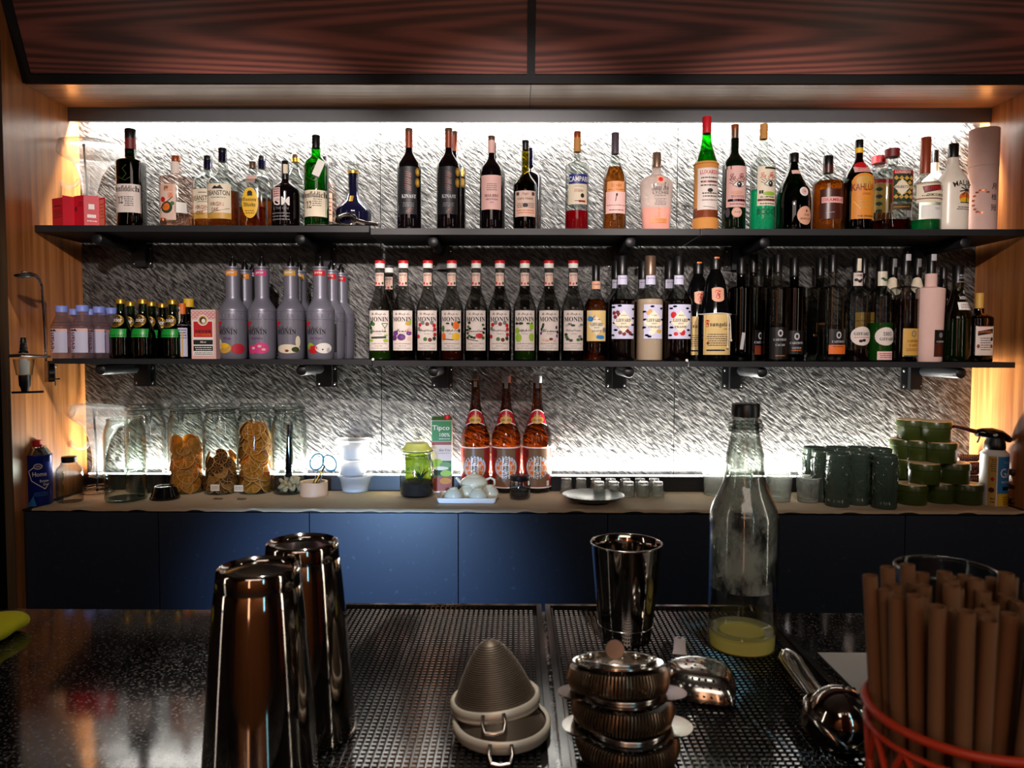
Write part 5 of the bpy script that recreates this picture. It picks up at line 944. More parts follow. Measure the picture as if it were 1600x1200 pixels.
# gas cartridge
x, y, s = foot(60, 791, 40); t = thing('gas_cartridge', 'blue gas cartridge with red cap beside the wooden side wall', 'gas can', (x, y, ZK)); r = 20*s
Z = lambda v: HZ(60, v, y)
MB().lathe([(r*.96, 0), (r, .003), (r, Z(713)), (r*1.02, Z(712)), (r*1.02, Z(710)), (r*.95, Z(709))], 'can blue', 40, cap1=False).build('can', t) if flat('can blue', (24, 44, 150), .3, .3) else 0
MB().lathe([(r*.95, Z(709)), (r*.86, Z(705)), (r*.7, Z(700)), (r*.64, Z(699)), (r*.64, Z(697)), (r*.3, Z(697))], 'steel', 36).build('dome', t)
MB().lathe([(r*.34, Z(698.5)), (r*.34, Z(688)), (r*.3, Z(687.5))], 'red', 24).build('cap', t)
F = Form([(r, 0), (r, .3)]); S = F.S(Z(750), .35); b = MB()
draw(b, [('l', 50, 733, 58, 727, 1.2, 'white'), ('l', 50, 733, 54, 748, 1.2, 'white'), ('l', 54, 748, 72, 762, 1.2, 'white'), ('l', 72, 762, 78, 754, 1.2, 'white'), ('e', 63, 726, 6, 4.5, 'white'), ('e', 63, 726, 4.8, 3.4, 'can blue'), T('ON', 63, 726, 3, 'white'), T('Home', 65, 738, 7, 'white', 19, 'n'), T('Butane', 71, 749, 4, 'white', 12), T('Gas', 73, 754.5, 4, 'white', 8), ('m', 56, 76, 766, 773, 3, 'skyblue'), ('p', [(46, 788), (56, 772), (60, 788)], 'skyblue')]+[('l', 37, 722+i*6, 44, 722+i*6, 2, 'white') for i in range(11)], lambda x, z, e: S(x, z, e+.0003), 58, 750, s).build('print', t)
bottle('small empty clear bottle with black screw cap in front of the decanter stand', 108, 713, 38, 738, 724, 24, 'clear', on='C', base=787, p=1.6, cap=('black', 722, 22), name='bottle', liq=None)
for i, (bs, tp) in enumerate(((783, 765), )):
    x, y, s = foot(86, 784, 15); t = thing('jigger_glass', 'narrow clear glass squeezed between the blue gas can and small bottle', 'glass', (x, y+.01, ZK)); Z = lambda v: HZ(86, v, y)
    MB().lathe([(.017, 0), (.018, .004), (.016, .02), (.018, Z(762)), (.014, Z(756)), (.019, Z(748)), (.020, Z(738))], 'clear', 24, cap1=False).build('bowl', t)
# clip-top jars
G_J = 'tall clip-top glass jars on the counter'
def jar(u, w, vb, vt, label, lid=True, clip=15, stand=False, Yo=0, rot=0):
    x, y, s = foot(u, vb, w); y += Yo; t = thing('glass_jar', label, 'jar', (x, y, ZK), G_J); r = w/2*s; Z = lambda v: HZ(u, v, y)
    zt = Z(vt); h = zt if not lid else Z(vt+15)
    pr = [(r*.9, 0), (r*.98, .004), (r, .012), (r, h*.80), (r*.97, h*.86), (r*.88, h*.93), (r*.84, h*.95), (r*.84, h)]
    MB().lathe(pr, 'water', 40, cap1=False).lathe([(r*.93, .006), (r*.96, .012), (r*.96, h*.80), (r*.93, h*.86), (r*.83, h*.935), (r*.79, h*.95), (r*.79, h)], 'water', 40, cap1=False).lathe([(r*.9, .001), (r*.9, .0055)], 'green rim', 32).build('glass_body', t)
    MB().ring((0, 0, h), r*.815, .0022, 'water').build('mouth_rim', t)
    if lid:
        MB().lathe([(r*.80, h+.002), (r*.92, h+.004), (r*.94, h+.010), (r*.88, h+.016), (r*.8, h+.018), (r*.78, h+.024), (r*.5, h+.026)], 'water', 36).build('lid', t)
        b = MB().ring((0, 0, h-.006), r*.87, .0011, 'black metal').ring((0, 0, h+.007), r*.95, .0011, 'black metal')
        ca = math.sin(math.radians(clip))*r*.9; cy = -math.cos(math.radians(clip))*r
        W = .012
        b.tube([(ca-W*.6, cy, h+.008), (ca-W, cy-.006, h+.002), (ca-W, cy-.007, h-.008), (ca-W*.5, cy-.005, h-.016)], .0011, 'black metal', 6)
        b.tube([(ca+W*.6, cy, h+.008), (ca+W, cy-.006, h+.002), (ca+W, cy-.007, h-.008), (ca+W*.5, cy-.005, h-.016)], .0011, 'black metal', 6)
        b.tube([(ca-W*.8, cy-.004, h-.006), (ca-W*.5, cy-.006, h-.034), (ca+W*.5, cy-.006, h-.034), (ca+W*.8, cy-.004, h-.006)], .0012, 'black metal', 6)
        b.build('wire_clip', t)
    return x, y, r, s
glass('green rim', (150, 210, 180), (60, 140, 110))
jar(196.5, 61, 786, 655, 'tall empty glass jar without lid standing nearest the decanter stand', False)
jar(229, 60, 772, 628, 'tall empty clip-top jar behind the lidless jar, with a small price sticker', clip=40)
# dried citrus slices
def slice_proto(name, label, cat, flesh, R, grp):
    t = thing(name, label, cat, (0, 0, 0), grp); b = MB()
    seg = 20; vs = [(0, 0, .0012)]; fs = []
    for j, f in ((1, .45), (2, .95)):
        for i in range(seg): a = 2*PI*i/seg; vs.append((R*f*math.cos(a), R*f*math.sin(a), .0012+.0008*math.sin(3*a)*f))
    fs = [(0, 1+i, 1+(i+1) % seg) for i in range(seg)]+[(1+i, 1+seg+i, 1+seg+(i+1) % seg, 1+(i+1) % seg) for i in range(seg)]
    b.add(vs, fs, flesh, True); b.add([(x, y, -z) for x, y, z in vs], fs, flesh, True)
    for k in range(8): a = 2*PI*k/8; b.add([(0, 0, .0017), (R*.86*math.cos(a-.04), R*.86*math.sin(a-.04), .0022), (R*.86*math.cos(a+.04), R*.86*math.sin(a+.04), .0022)], [(0, 1, 2)], 'rind')
    b.build('flesh', t)
    MB().lathe([(R*.93, -.0012), (R*.98, -.0016), (R, 0), (R*.98, .0016), (R*.93, .0016)], 'rind', seg, cap0=False, cap1=False).build('rind', t)
    return t
SP = [(slice_proto('dried_orange_slice', '', 'orange slice', 'orange flesh', .033, ''), 'orange'), (slice_proto('dried_lemon_slice', '', 'citrus slice', 'lemon flesh', .022, ''), 'lemon'), (slice_proto('dried_lime_slice', '', 'citrus slice', 'brown flesh', .021, ''), 'lime')]
used = set()
def fill(cx, cy, r, zs, kinds, label, grp, lean, seed, zt):
    rr = random.Random(seed)
    for z, ring_n, sg in zs:
        for k in range(ring_n):
            pk = rr.choice(kinds); pr = SP[pk][0]; R = (.033, .022, .021)[pk]
            a = 2*PI*(k+rr.random()*.5)/ring_n+z*40; tl = lean+rr.uniform(-.28, .28)
            d = max(0, r-.004-R*math.cos(min(1.4, abs(tl)))*1.0); d = min(d, r*.78)*(1 if ring_n > 1 else .1)
            rot = (Matrix.Rotation(a+PI/2, 3, 'Z') @ Matrix.Rotation(tl, 3, 'X') @ Matrix.Rotation(rr.random()*6, 3, 'Z')).to_euler()
            loc = (cx+d*math.cos(a), cy+d*math.sin(a), zt+z)
            if pk in used: dup(pr, loc, label, rot, grp)
            else: used.add(pk); pr.location = loc; pr.rotation_euler = rot; pr['label'] = label; pr['group'] = grp
cx, cy, r, s = jar(292, 54, 773, 627, 'clip-top jar two thirds full of dried lemon slices', clip=12)
fill(cx, cy, r*.95, [(.018+.016*i, 5, 0) for i in range(10)], [1, 1, 1, 0], 'dried lemon and orange slice in the jar beside the black dish', 'dried slices in the first clip-top jar', 1.15, 3, ZK)
cx, cy, r, s = jar(346, 53, 774, 627, 'clip-top jar about half full of dark dried lime slices', clip=8)
fill(cx, cy, r*.95, [(.018+.014*i, 6, 0) for i in range(7)]+[(.118, 3, 0), (.128, 1, 0)], [2, 2, 2, 1], 'dark dried lime slice in the half full clip-top jar', 'dried slices in the second clip-top jar', 1.0, 5, ZK)
cx, cy, r, s = jar(399, 54, 773, 627, 'clip-top jar almost full of bright dried orange slices', clip=20)
fill(cx, cy, r*.95, [(.030+.017*i, 4, 0) for i in range(5)]+[(.115+.011*i, 3, 0) for i in range(10)], [0], 'bright dried orange slice in the fullest clip-top jar', 'dried slices in the third clip-top jar', 1.0, 9, ZK)
cx, cy, r, s = jar(453, 53, 774, 627, 'clip-top jar holding a dark stick and ginger chips, next to the tape roll', clip=-6)
t = MB().tube([(0, 0, 0), (.003, 0, .06), (.004, 0, .11), (.006, 0, .175)], [.0115, .0125, .0095, .0098], 'gloss black', 14).build('liquorice_stick', loc=(cx-.004, cy, ZK+.052)); tag(t, 'dark glossy stick standing in the ginger chips of the clip-top jar', 'stick')
rr = random.Random(4); proto = None
for k in range(34):
    a = rr.random()*6.28; d = r*.74*math.sqrt(rr.random()); z = ZK+.016+.042*rr.random()*(1-d/r*.5)
    if proto is None:
        b = MB().sphere((0, 0, 0), .0105, 'ginger', sx=1.25, sy=.8, sz=.55, a=6); proto = b.build('ginger_chip'); o = proto
    else: o = proto.copy(); sc.collection.objects.link(o)
    o.location = (cx+d*math.cos(a), cy+d*math.sin(a), z); o.rotation_euler = (rr.random()*3, rr.random()*3, rr.random()*3)
    tag(o, 'pale dried ginger chip heaped at the bottom of the stick jar', 'ginger chip', 'ginger chips in the jar')
for u, v, txt, tx in ((336, 762, 'small cream sticker on the half full jar of dark slices', 0), (373, 763, 'small cream sticker on the jar of orange slices', 0)):
    p = onY(u, v, 2.252); b = MB().rbox(-.014, .014, -.0008, 0, -.010, .010, 'cream', .0004); S = lambda x, z, e: (x, -.0008-e, z)
    draw(b, [('m', u-6, u+6, v-3, v+3, 3, 'rust')], S, u, v, 2.25/FPX); tag(b.build('price_sticker', loc=(p.x, p.y, p.z)), txt, 'sticker')
# ramekin turned over
x, y, s = foot(257.5, 783, 45); t = thing('ramekin', 'small black dish turned upside down in front of the empty jars', 'dish', (x, y, ZK)); r = 22.5*s; h = HZ(257, 759, y)
b = MB().lathe([(r*.97, 0), (r, .002), (r*.99, .005), (r*.93, .006), (r*.87, .010), (r*.68, h*.93), (r*.64, h), (r*.58, h), (r*.56, h-.003)], 'gloss black', 36)
for k in range(18): a = 2*PI*k/18; b.tube([(r*.905*math.cos(a), r*.905*math.sin(a), .009), (r*.70*math.cos(a), r*.70*math.sin(a), h*.9)], .0012, 'gloss black', 5)
b.build('bowl', t)
# tape roll with scissors and cutter
x, y, s = foot(490.5, 777.5, 43); r = 21.5*s; h = HZ(490, 752, y); t = thing('tape_roll', 'wide tan tape roll standing flat and used as a pen holder', 'tape roll', (x, y, ZK))
MB().lathe([(r*.86, 0), (r, 0), (r, h), (r*.86, h), (r*.86, .001)], 'tan', 44, cap0=False, cap1=False).build('tape', t); MB().lathe([(r*.80, .0), (r*.86, 0), (r*.86, h-.001), (r*.80, h-.001), (r*.80, 0)], 'kraft', 40, cap0=False, cap1=False).build('core', t)
t = thing('scissors', 'scissors with blue rimmed handles standing in the tape roll', 'scissors', (x+.004, y+.004, ZK+.004)); Z = lambda v: HZ(495, v, y)-.004
X = lambda u: (u-492.5)*s
def hoop(c, rx, rz, tilt): return [Vector((c[0]+rx*math.cos(a)*math.cos(tilt)-rz*math.sin(a)*math.sin(tilt), 0, c[1]+rx*math.cos(a)*math.sin(tilt)+rz*math.sin(a)*math.cos(tilt))) for a in [2*PI*i/24 for i in range(24)]]
MB().tube(hoop((X(495), Z(722)), 10*s, 13.5*s, -.45), .0028, 'teal', 8, True).tube([(X(497), 0, Z(735)), (X(492), 0, Z(748)), (X(488), 0, Z(757))], [.004, .0045, .004], 'steel', 8, flat_=.5).build('handle', t)
MB().tube(hoop((X(515), Z(724)), 10*s, 13*s, .5), .0028, 'teal', 8, True).tube([(X(507), .003, Z(735)), (X(500), .003, Z(750)), (X(495), .003, Z(760))], [.004, .0045, .004], 'grey', 8, flat_=.5).build('handle', t)
MB().tube([(X(496), 0, Z(752)), (X(490), 0, .012)], .0035, 'steel', 6, flat_=.3).build('blade', t)
t = thing('box_cutter', 'yellow and black utility knife leaning in the tape roll', 'cutter', (x+.004, y-.012, ZK+.004)); d = Vector((X(510)-X(494), 0, Z(727)-Z(755)))
MB().tube([(X(486), 0, .01), (X(505), 0, Z(736))], .0052, 'yellow', 8, flat_=.6).build('handle', t); MB().tube([(X(505), 0, Z(736)), (X(509.5), 0, Z(727))], .005, 'black', 8, flat_=.6).tube([(X(494), -.0048, Z(758)), (X(503), -.0048, Z(741))], .0016, 'black', 6).build('slider', t)
# plastic tubs
zz = ZK
for k, (u, w, vb, vt, lb) in enumerate(((555, 54, 771, 744, 'clear plastic tub with white powder, bottom of the stack'), (551, 52, 746, 720, 'clear plastic tub with grey contents, middle of the stack'), (553, 55, 720, 689, 'clear plastic tub with white cream, topmost of the stack'))):
    if k == 0: x, y, s = foot(555, 771, 44)
    t = thing('plastic_tub', lb, 'tub', (x+(u-555)*s, y, zz), 'stacked plastic tubs'); r = w/2*s; h = (vb-vt)*s*.98
    MB().lathe([(r*.72, 0), (r*.76, .002), (r*.93, h-.008), (r*1.0, h-.006), (r*1.0, h-.003)], 'tub plastic', 36, cap1=False).build('bowl', t)
    MB().lathe([(r*1.02, h-.006), (r*1.03, h-.001), (r*.95, h), (r*.9, h-.002), (r*.3, h-.002)], 'tub plastic', 36, cap0=False).build('lid', t)
    MB().lathe([(r*.70, .002), (r*(.80 if k else .74), h*(.6 if k else .2)), (r*.3, h*(.66 if k else .38))], 'white' if k != 1 else 'light grey', 28).build('contents', t)
    zz += h+.0004
# terrarium jar
x, y, s = foot(651.5, 779, 53); r = 26.5*s; Z = lambda v: HZ(651, v, y); t = thing('terrarium_jar', 'clip-top jar with soil and a small aloe, yellow note at its back', 'jar', (x, y, ZK)); h = Z(707)
MB().lathe([(r*.86, 0), (r*.97, .004), (r, .012), (r, h*.68), (r*.93, h*.82), (r*.80, h*.92), (r*.78, h)], 'clear', 40, cap1=False).lathe([(r*.9, .001), (r*.9, .005)], 'green rim', 32).build('glass_body', t)
MB().lathe([(r*.80, h+.002), (r*.92, h+.006), (r*.92, h+.012), (r*.74, h+.020), (r*.66, Z(692)), (r*.5, Z(692))], 'lid yellow', 36).build('lid', t) if flat('lid yellow', (228, 226, 110), .3) else 0
b = MB().ring((0, 0, h-.006), r*.84, .0011, 'black metal').ring((0, 0, h+.006), r*.94, .0012, 'black metal')
cx_ = r*.62; cy_ = -r*.62; b.tube([(cx_, cy_, h+.010), (cx_+.006, cy_-.004, h), (cx_+.010, cy_-.004, h-.014), (cx_+.016, cy_-.004, h-.04), (cx_+.022, cy_-.002, h-.038), (cx_+.012, cy_-.002, h-.004)], .0013, 'black metal', 6)
b.tube([(cx_-.006, cy_, h+.006), (cx_-.004, cy_-.006, h-.012), (cx_+.012, cy_-.006, h-.016), (cx_+.014, cy_, h+.004)], .0012, 'black metal', 6).build('wire_clip', t)
rr = random.Random(8); vs = []; pr = [(r*.92, .006), (r*.965, .014), (r*.965, Z(752)), (r*.8, Z(750.5)), (r*.45, Z(749)), (.002, Z(749))]
MB().lathe(pr, 'soil', 36, cap1=False).build('soil', t)
b = MB()
for k in range(9):
    a = 2*PI*k/9+.3; l = .030+.012*rr.random(); c0 = Vector((.012, -.012, Z(750))); dx_ = Vector((math.cos(a)*.55, math.sin(a)*.4, 1)).normalized()
    b.tube([c0, c0+dx_*l*.5, c0+dx_*l*.85+Vector((math.cos(a), math.sin(a), 0))*.004, c0+dx_*l+Vector((math.cos(a), math.sin(a), 0))*.010], [.0026, .0024, .0014, .0003], 'dark leaf', 6)
b.build('aloe', t)
F = Form([(r*.955, 0), (r*.955, .3)]); b = MB(); vs = []
for j in range(6):
    for k in range(13): a = PI-.95+1.9*k/12; vs.append((r*.955*math.sin(a), -r*.955*math.cos(a), Z(752)+(Z(712)-Z(752))*j/5))
b.add(vs, [(j*13+k, j*13+k+1, j*13+14+k, j*13+13+k) for j in range(5) for k in range(12)], 'note yellow').build('yellow_note', t) if flat('note yellow', (214, 232, 60), .6) else 0
S = Form([(r, 0), (r, .3)]).S(Z(728)); draw(MB(), [T('알로에', 648, 728, 7, 'leaf', 22), ('e', 649, 735, 2, 2, 'red'), ('m', 633, 645, 733, 737, 1, 'leaf')], lambda x, z, e: S(x, z, e+.0004), 651, 728, s).build('lettering', t)
# juice carton
x, y, s = foot(691, 770, 2); W = 32*s; t = thing('juice_carton', 'green aloe juice carton with red cap behind the tea tray', 'carton', (x-.002, y, ZK), None, math.radians(3)); Z = lambda v: HZ(691, v, y)
MB().rbox(-W/2, W/2, 0, .06, 0, Z(657), 'white', .002).add([(-W/2, 0, Z(657)), (W/2, 0, Z(657)), (W/2, .06, Z(657)), (-W/2, .06, Z(657)), (-W/2+.002, .03, Z(652)), (W/2-.002, .03, Z(652))], [(0, 1, 5, 4), (2, 3, 4, 5), (0, 4, 3), (1, 2, 5)], 'leaf').build('carton_body', t)
MB().lathe([(.0105, Z(657)), (.0105, Z(650)), (.009, Z(649))], 'red', 20, M=Matrix.Translation((.018, .018, 0))).build('cap', t)
S = lambda xx, z, e: (xx, -e, Z(712)+z)
draw(MB(), [('r', 675.2, 706.8, 657, 689, 'tipco green'), T('Tipco', 690, 669, 10, 'white', 27, 'n'), T('100%', 696, 679, 6, 'white', 16), ('m', 686, 704, 684, 687, 1, 'white'), ('r', 675.2, 706.8, 689, 690, 'light grey'), ('r', 675.2, 706.8, 690, 695, 'rust'), ('r', 675.2, 706.8, 695, 722, 'paper'), T('Aloe Vera', 695, 703, 4.5, 'ink', 19, 'i'), ('m', 685, 704, 707, 709, 1, 'ink'),
     ('r', 675.2, 706.8, 720, 747, 'leaf'), ('e', 684, 724, 9, 7, 'lime green'), ('e', 697, 727, 9, 5, 'green mix'), ('e', 684, 738, 9, 5, 'dark leaf'), ('e', 698, 740, 9, 5, 'lime green'), ('e', 690, 732, 12, 3, 'off white'), ('r', 675.2, 706.8, 745, 768, 'rust'), ('e', 697, 752, 9, 5, 'straw'), ('e', 697, 752, 6, 3, 'cork')], S, 691, 712, s).build('printed_front', t) if (flat('tipco green', (50, 130, 50), .4) and flat('green mix', (110, 150, 90), .5)) else 0
t = MB().tube([(0, 0, .008), (.05, -.004, .010)], [.009, .008], 'choc', 10).tube([(.0, -.016, .008), (.055, -.018, .009)], [.008, .008], 'choc', 10).build('cinnamon_sticks', loc=(onZ(678, 765, ZK).x, onZ(678, 766, ZK).y, ZK)); tag(t, 'dark rolled cinnamon bark lying between aloe jar and tea tray', 'cinnamon')
# big sake bottles
def sake(u, label, capc):
    s0 = foot(u, 771, 45)
    def ex(t, F, H, s):
        b = MB(); R = F.r(H(740))
        def band(v0, v1, mt, dr, wd=2.9, curve=0):
            vs = []
            for j in range(7):
                for k in range(29):
                    a = -wd/2+wd*k/28; vv = v0+(v1-v0)*j/6; vv += curve*(1-math.cos(a*1.15)) ; z = H(vv); rr_ = F.r(z)+dr; vs.append((rr_*math.sin(a), -rr_*math.cos(a), z))
            b.add(vs, [(j*29+k, j*29+k+1, j*29+30+k, j*29+29+k) for j in range(6) for k in range(28)], mt, True)
        band(696, 759, 'white', .0005); band(698, 757, 'sake red', .0008); S = F.S(H(727))
        it = [('e', u, 727, 19, 19, 'leaf'), ('e', u, 727, 18, 18, 'lavender'), ('e', u, 729, 16.5, 15, 'peach')]
        for a in (.1, .85, -.75, PI, PI-.75, PI+.75): it.append(('e', u+11.5*math.cos(a), 728-11*math.sin(a), 2.6, 2.6, 'orange'))
        it += [('r', u-5.5, u+5.5, 712, 743, 'white'), T('月', u, 717.5, 9.5, 'black', 8), T('桂', u, 728.5, 9.5, 'black', 10), T('冠', u, 739, 9, 'black', 10), ('r', u-20, u-14, 700, 712, 'maroon'), ('r', u+15, u+20, 748, 756, 'white')]
        draw(b, [('r', u-15, u+15, 698.5, 756.5, 'label bronze')]+it, lambda x, z, e: S(x, z, e+.001), u, 727, s); b.build('label', t)
        b = MB(); band(639, 659, 'white', .0006, 2.2, 8); band(640.5, 657.5, 'sake crimson', .0009, 2.15, 8); S = F.S(H(652))
        draw(b, [('e', u, 655, 10, 5.5, 'mustard'), T('SAKE', u, 648.5, 3.4, 'mustard', 11), T('GEKKEIKAN', u, 655, 3, 'choc', 16, 'b')], lambda x, z, e: S(x, z, e+.0012), u, 652, s); b.build('shoulder_label', t)
        if capc: MB().box(-.006, .006, -F.r(H(600))-.004, -F.r(H(600))-.003, H(606), H(590), 'light grey').build('seal_tape', t)
        else: MB().box(-.005, .005, -F.r(H(600))-.002, -F.r(H(600))-.001, H(604), H(596), 'light grey').build('seal_tape', t)
    bottle(label, u, 587, 45, 680, 612, 13.5, 'amberg', on='C', base=771, p=.62, nt=12.5, cap=(('light grey' if capc else 'bronze'), 598 if capc else 593, 14), liq=('sake', 640), name='sake_bottle', group='three large brown rice wine bottles', extra=ex)
flat('label bronze', (120, 92, 66), .35); flat('sake red', (150, 40, 36), .4); flat('sake crimson', (170, 14, 40), .35)
sake(743, 'large brown rice wine bottle behind the teapot, brown crown cap', 0); sake(791, 'large brown rice wine bottle in the middle of the three', 1); sake(839.5, 'large brown rice wine bottle behind the small black-lid jar', 1)
# tea tray
p0 = onZ(683, 787, ZK); p1 = onZ(775, 787, ZK); sd_ = p0.y/FPX; W = (p1.x-p0.x); Dp = .115; xc = (p0.x+p1.x)/2; ty = p0.y+Dp/2
t = thing('tea_tray', 'small white rectangular tray with tan inlay under the tea set', 'tray', (xc, ty, ZK))
b = MB().rbox(-W/2+.004, W/2-.004, -Dp/2+.004, Dp/2-.004, .001, .005, 'white', .008); vs = []; pts = []
rr_ = .010
for cx_, cy_, a0 in ((W/2-rr_, Dp/2-rr_, 0), (-W/2+rr_, Dp/2-rr_, 90), (-W/2+rr_, -Dp/2+rr_, 180), (W/2-rr_, -Dp/2+rr_, 270)):
    for k in range(6): a = math.radians(a0+k*18); pts.append((cx_, cy_, math.cos(a), math.sin(a)))
n = len(pts)
for o_, z_ in ((.004, .001), (.010, .004), (.0135, .017), (.0115, .0175), (.008, .007), (.003, .0055)): vs += [(cx_+c*o_*.9, cy_+s_*o_*.9, z_) for cx_, cy_, c, s_ in pts]
b.add(vs, [(j*n+i, j*n+(i+1) % n, (j+1)*n+(i+1) % n, (j+1)*n+i) for j in range(5) for i in range(n)], 'white', True).build('dish', t)
MB().rbox(-W/2+.007, W/2-.007, -Dp/2+.007, Dp/2-.007, .005, .0062, 'tan', .006).build('inlay', t)
Zt = ZK+.0065
px = lambda u, yy: onY(u, 765, yy).x
def cup(u, yy, label):
    t = thing('tea_cup', label, 'tea cup', (px(u, yy), yy, Zt), 'upside-down tea cups'); s = yy/FPX; r = 15.5*s
    MB().lathe([(r*.97, 0), (r, .003), (r*.98, .010), (r*.86, .021), (r*.60, .031), (r*.42, .0345), (r*.42, .0375), (r*.36, .0375), (r*.34, .036)], 'porcelain', 36).build('bowl', t)
cup(708.5, ty-.026, 'pale upturned tea cup at the front of the tray, nearest the carton'); cup(747, ty-.026, 'pale upturned tea cup at the front of the tray, below the teapot handle')
cup(729.5, ty+.018, 'pale upturned tea cup behind, between the two front cups'); cup(765, ty+.018, 'pale upturned tea cup at the back corner of the tray by the small jar')
yy = ty+.052; s = yy/FPX; t = thing('teapot', 'small pale ceramic teapot standing behind the upturned tea cups', 'teapot', (px(741, yy), yy, ZK+.019), None)
r = 21.5*s; MB().lathe([(r*.5, 0), (r*.7, .006), (r*.95, .016), (r, .026), (r*.9, .038), (r*.62, .046), (r*.55, .047)], 'porcelain', 40).build('pot', t)
MB().lathe([(r*.56, .047), (r*.5, .051), (r*.2, .055), (r*.1, .056), (r*.16, .062), (.001, .065)], 'porcelain', 32).build('lid', t)
MB().tube([(-r*.85, 0, .022), (-r*1.1, 0, .032), (-r*1.32, 0, .043)], [.0085, .0058, .004], 'porcelain', 12).build('spout', t)
MB().tube([(r*.85, 0, .036), (r*1.2, 0, .043), (r*1.48, 0, .036), (r*1.5, 0, .022), (r*1.28, 0, .012), (r*.95, 0, .012)], .0042, 'porcelain', 10).build('handle', t)
MB().box(-.03, .03, -.02, .02, -.019, .0, 'porcelain').lathe([(r*.5, -.004), (r*.52, 0)], 'porcelain', 24).build('foot_block', t)
# small jar with black lid
x, y, s = foot(812.5, 782, 33); r = 16.5*s; Z = lambda v: HZ(812, v, y); t = thing('small_jar', 'small round glass jar with black lid in front of the rice wine bottles', 'jar', (x, y, ZK))
MB().lathe([(r*.8, 0), (r*.95, .003), (r, .010), (r, Z(758)), (r*.92, Z(752)), (r*.84, Z(749))], 'clear', 36, cap1=False).build('glass_body', t)
MB().lathe([(r*.78, .003), (r*.93, .010), (r*.93, Z(764))], 'clearliq', 32).build('liquid', t); MB().lathe([(r*.93, Z(750)), (r*.95, Z(749)), (r*.95, Z(743.5)), (r*.9, Z(743))], 'black', 32).build('lid', t)
# black plate on foot
x, y, s = foot(927, 791, 60); r = 49*s; t = thing('plate', 'round shallow black footed plate in front of the shot glasses', 'plate', (x, y, ZK)); h = HZ(927, 772, y)
MB().lathe([(r*.5, 0), (r*.54, .003), (r*.5, .006), (r*.75, h*.42), (r*.97, h*.86), (r, h*.95), (r*.985, h), (r*.9, h*.9), (r*.6, h*.55), (r*.2, h*.42), (.001, h*.40)], 'plate black', 48).build('dish', t) if flat('plate black', (30, 30, 32), .25) else 0
# shot glasses
pr = thing('shot_glass', 'empty shot glass turned upside down at the back of the counter', 'shot glass', (0, 0, 0), 'upside-down shot glasses'); q = 1
MB().lathe([(.0245, 0), (.0250, .001), (.0185, .056), (.0170, .058)], 'cut glass', 28, cap0=False).lathe([(.0235, 0), (.0172, .046), (.0168, .0465)], 'cut glass', 28, cap0=False).ring((0, 0, .001), .0245, .0010, 'rim glass', seg=28).build('glass_wall', pr)
first = True
names_b = ['beside the rice wine bottle', 'second in the back row', 'third in the back row', 'middle of the back row', 'fifth in the back row', 'sixth in the back row', 'end of the back row toward the tumblers']
names_f = ['first in the front row above the plate', 'second in the front row', 'middle of the front row', 'fourth in the front row', 'last in the front row']
for us, yy, nn in (((885, 908, 931, 954, 977, 1000, 1022), 2.43, names_b), ((936, 959, 982, 1005, 1028), 2.372, names_f)):
    for u, n_ in zip(us, nn):
        loc = (onY(u, 755, yy).x, yy, ZK); lb = 'upside-down shot glass, ' + n_
        sfac = .88
        if first: pr.location = loc; pr['label'] = lb; pr.scale = (sfac, sfac, sfac*.98); first = False
        else: o = dup(pr, loc, lb)
# tumblers
pt = thing('tumbler', 'x', 'tumbler', (0, 0, 0), 'clear tumblers on the counter')
MB().lathe([(.030, 0), (.034, .002), (.040, .075), (.0385, .0755), (.033, .010), (.030, .009)], 'cut glass', 32).lathe([(.001, .003), (.031, .003), (.033, .008), (.001, .010)], 'rim glass', 32, cap0=False, cap1=False).ring((0, 0, .0755), .0395, .0014, 'rim glass', seg=32).build('glass_wall', pt)
first = True
for u, vb, n_ in ((1108, 770, 'clear tumbler standing alone between the shot glasses and tall bottle'), (1142, 766, 'clear tumbler partly behind the neck of the tall cloudy bottle'), (1196, 766, 'clear tumbler at the back beside the tall cloudy bottle'), (1236, 761, 'clear tumbler at the back touching the carved mugs'), (1218, 786, 'clear tumbler in the front beside the tall cloudy bottle'), (1263, 787, 'clear tumbler in the front next to the carved mugs')):
    p = onZ(u, vb, ZK); y = p.y+.03; loc = (onY(u, vb-10, y).x, min(y, 2.41), ZK)
    if first: pt.location = loc; pt['label'] = n_; first = False; pt.scale = (.96, .96, 1.04)
    else: dup(pt, loc, n_)
# carved mugs
x, y, s = foot(1339.5, 791, 36); r = 18.2*s; h = HZ(1340, 706, y)
pm = thing('carved_mug', 'x', 'mug', (x, y, ZK), 'dark green carved ceramic mugs')
b = MB().lathe([(r*.93, 0), (r, .004), (r, .018), (r*.95, .022), (r*.95, .028), (r*.985, .031), (r*.985, h-.012), (r*1.0, h-.008), (r, h-.002), (r*.96, h), (r*.88, h-.001), (r*.88, h-.10), (.001, h-.102)], 'celadon', 40)
b.build('mug_body', pm)
b = MB(); Sg = Form([(r*.985, 0), (r*.985, .3)]).S(0)
def stroke(pts, rad=.0016, a0=0):
    rad *= 1.35
    b.tube([Vector(Form([(r*.985, 0), (r*.985, .3)]).S(0, a0)(xx, zz, -.0002)) for xx, zz in pts], rad, 'celadon', 6)
zz0 = h-.020
for kx in range(26): a = 2*PI*kx/26; a1 = 2*PI*(kx+.5)/26; a2 = 2*PI*(kx+1)/26; b.tube([(r*math.cos(a), r*math.sin(a), zz0), (r*math.cos(a1), r*math.sin(a1), zz0-.006), (r*math.cos(a2), r*math.sin(a2), zz0)], .0012, 'celadon', 5)
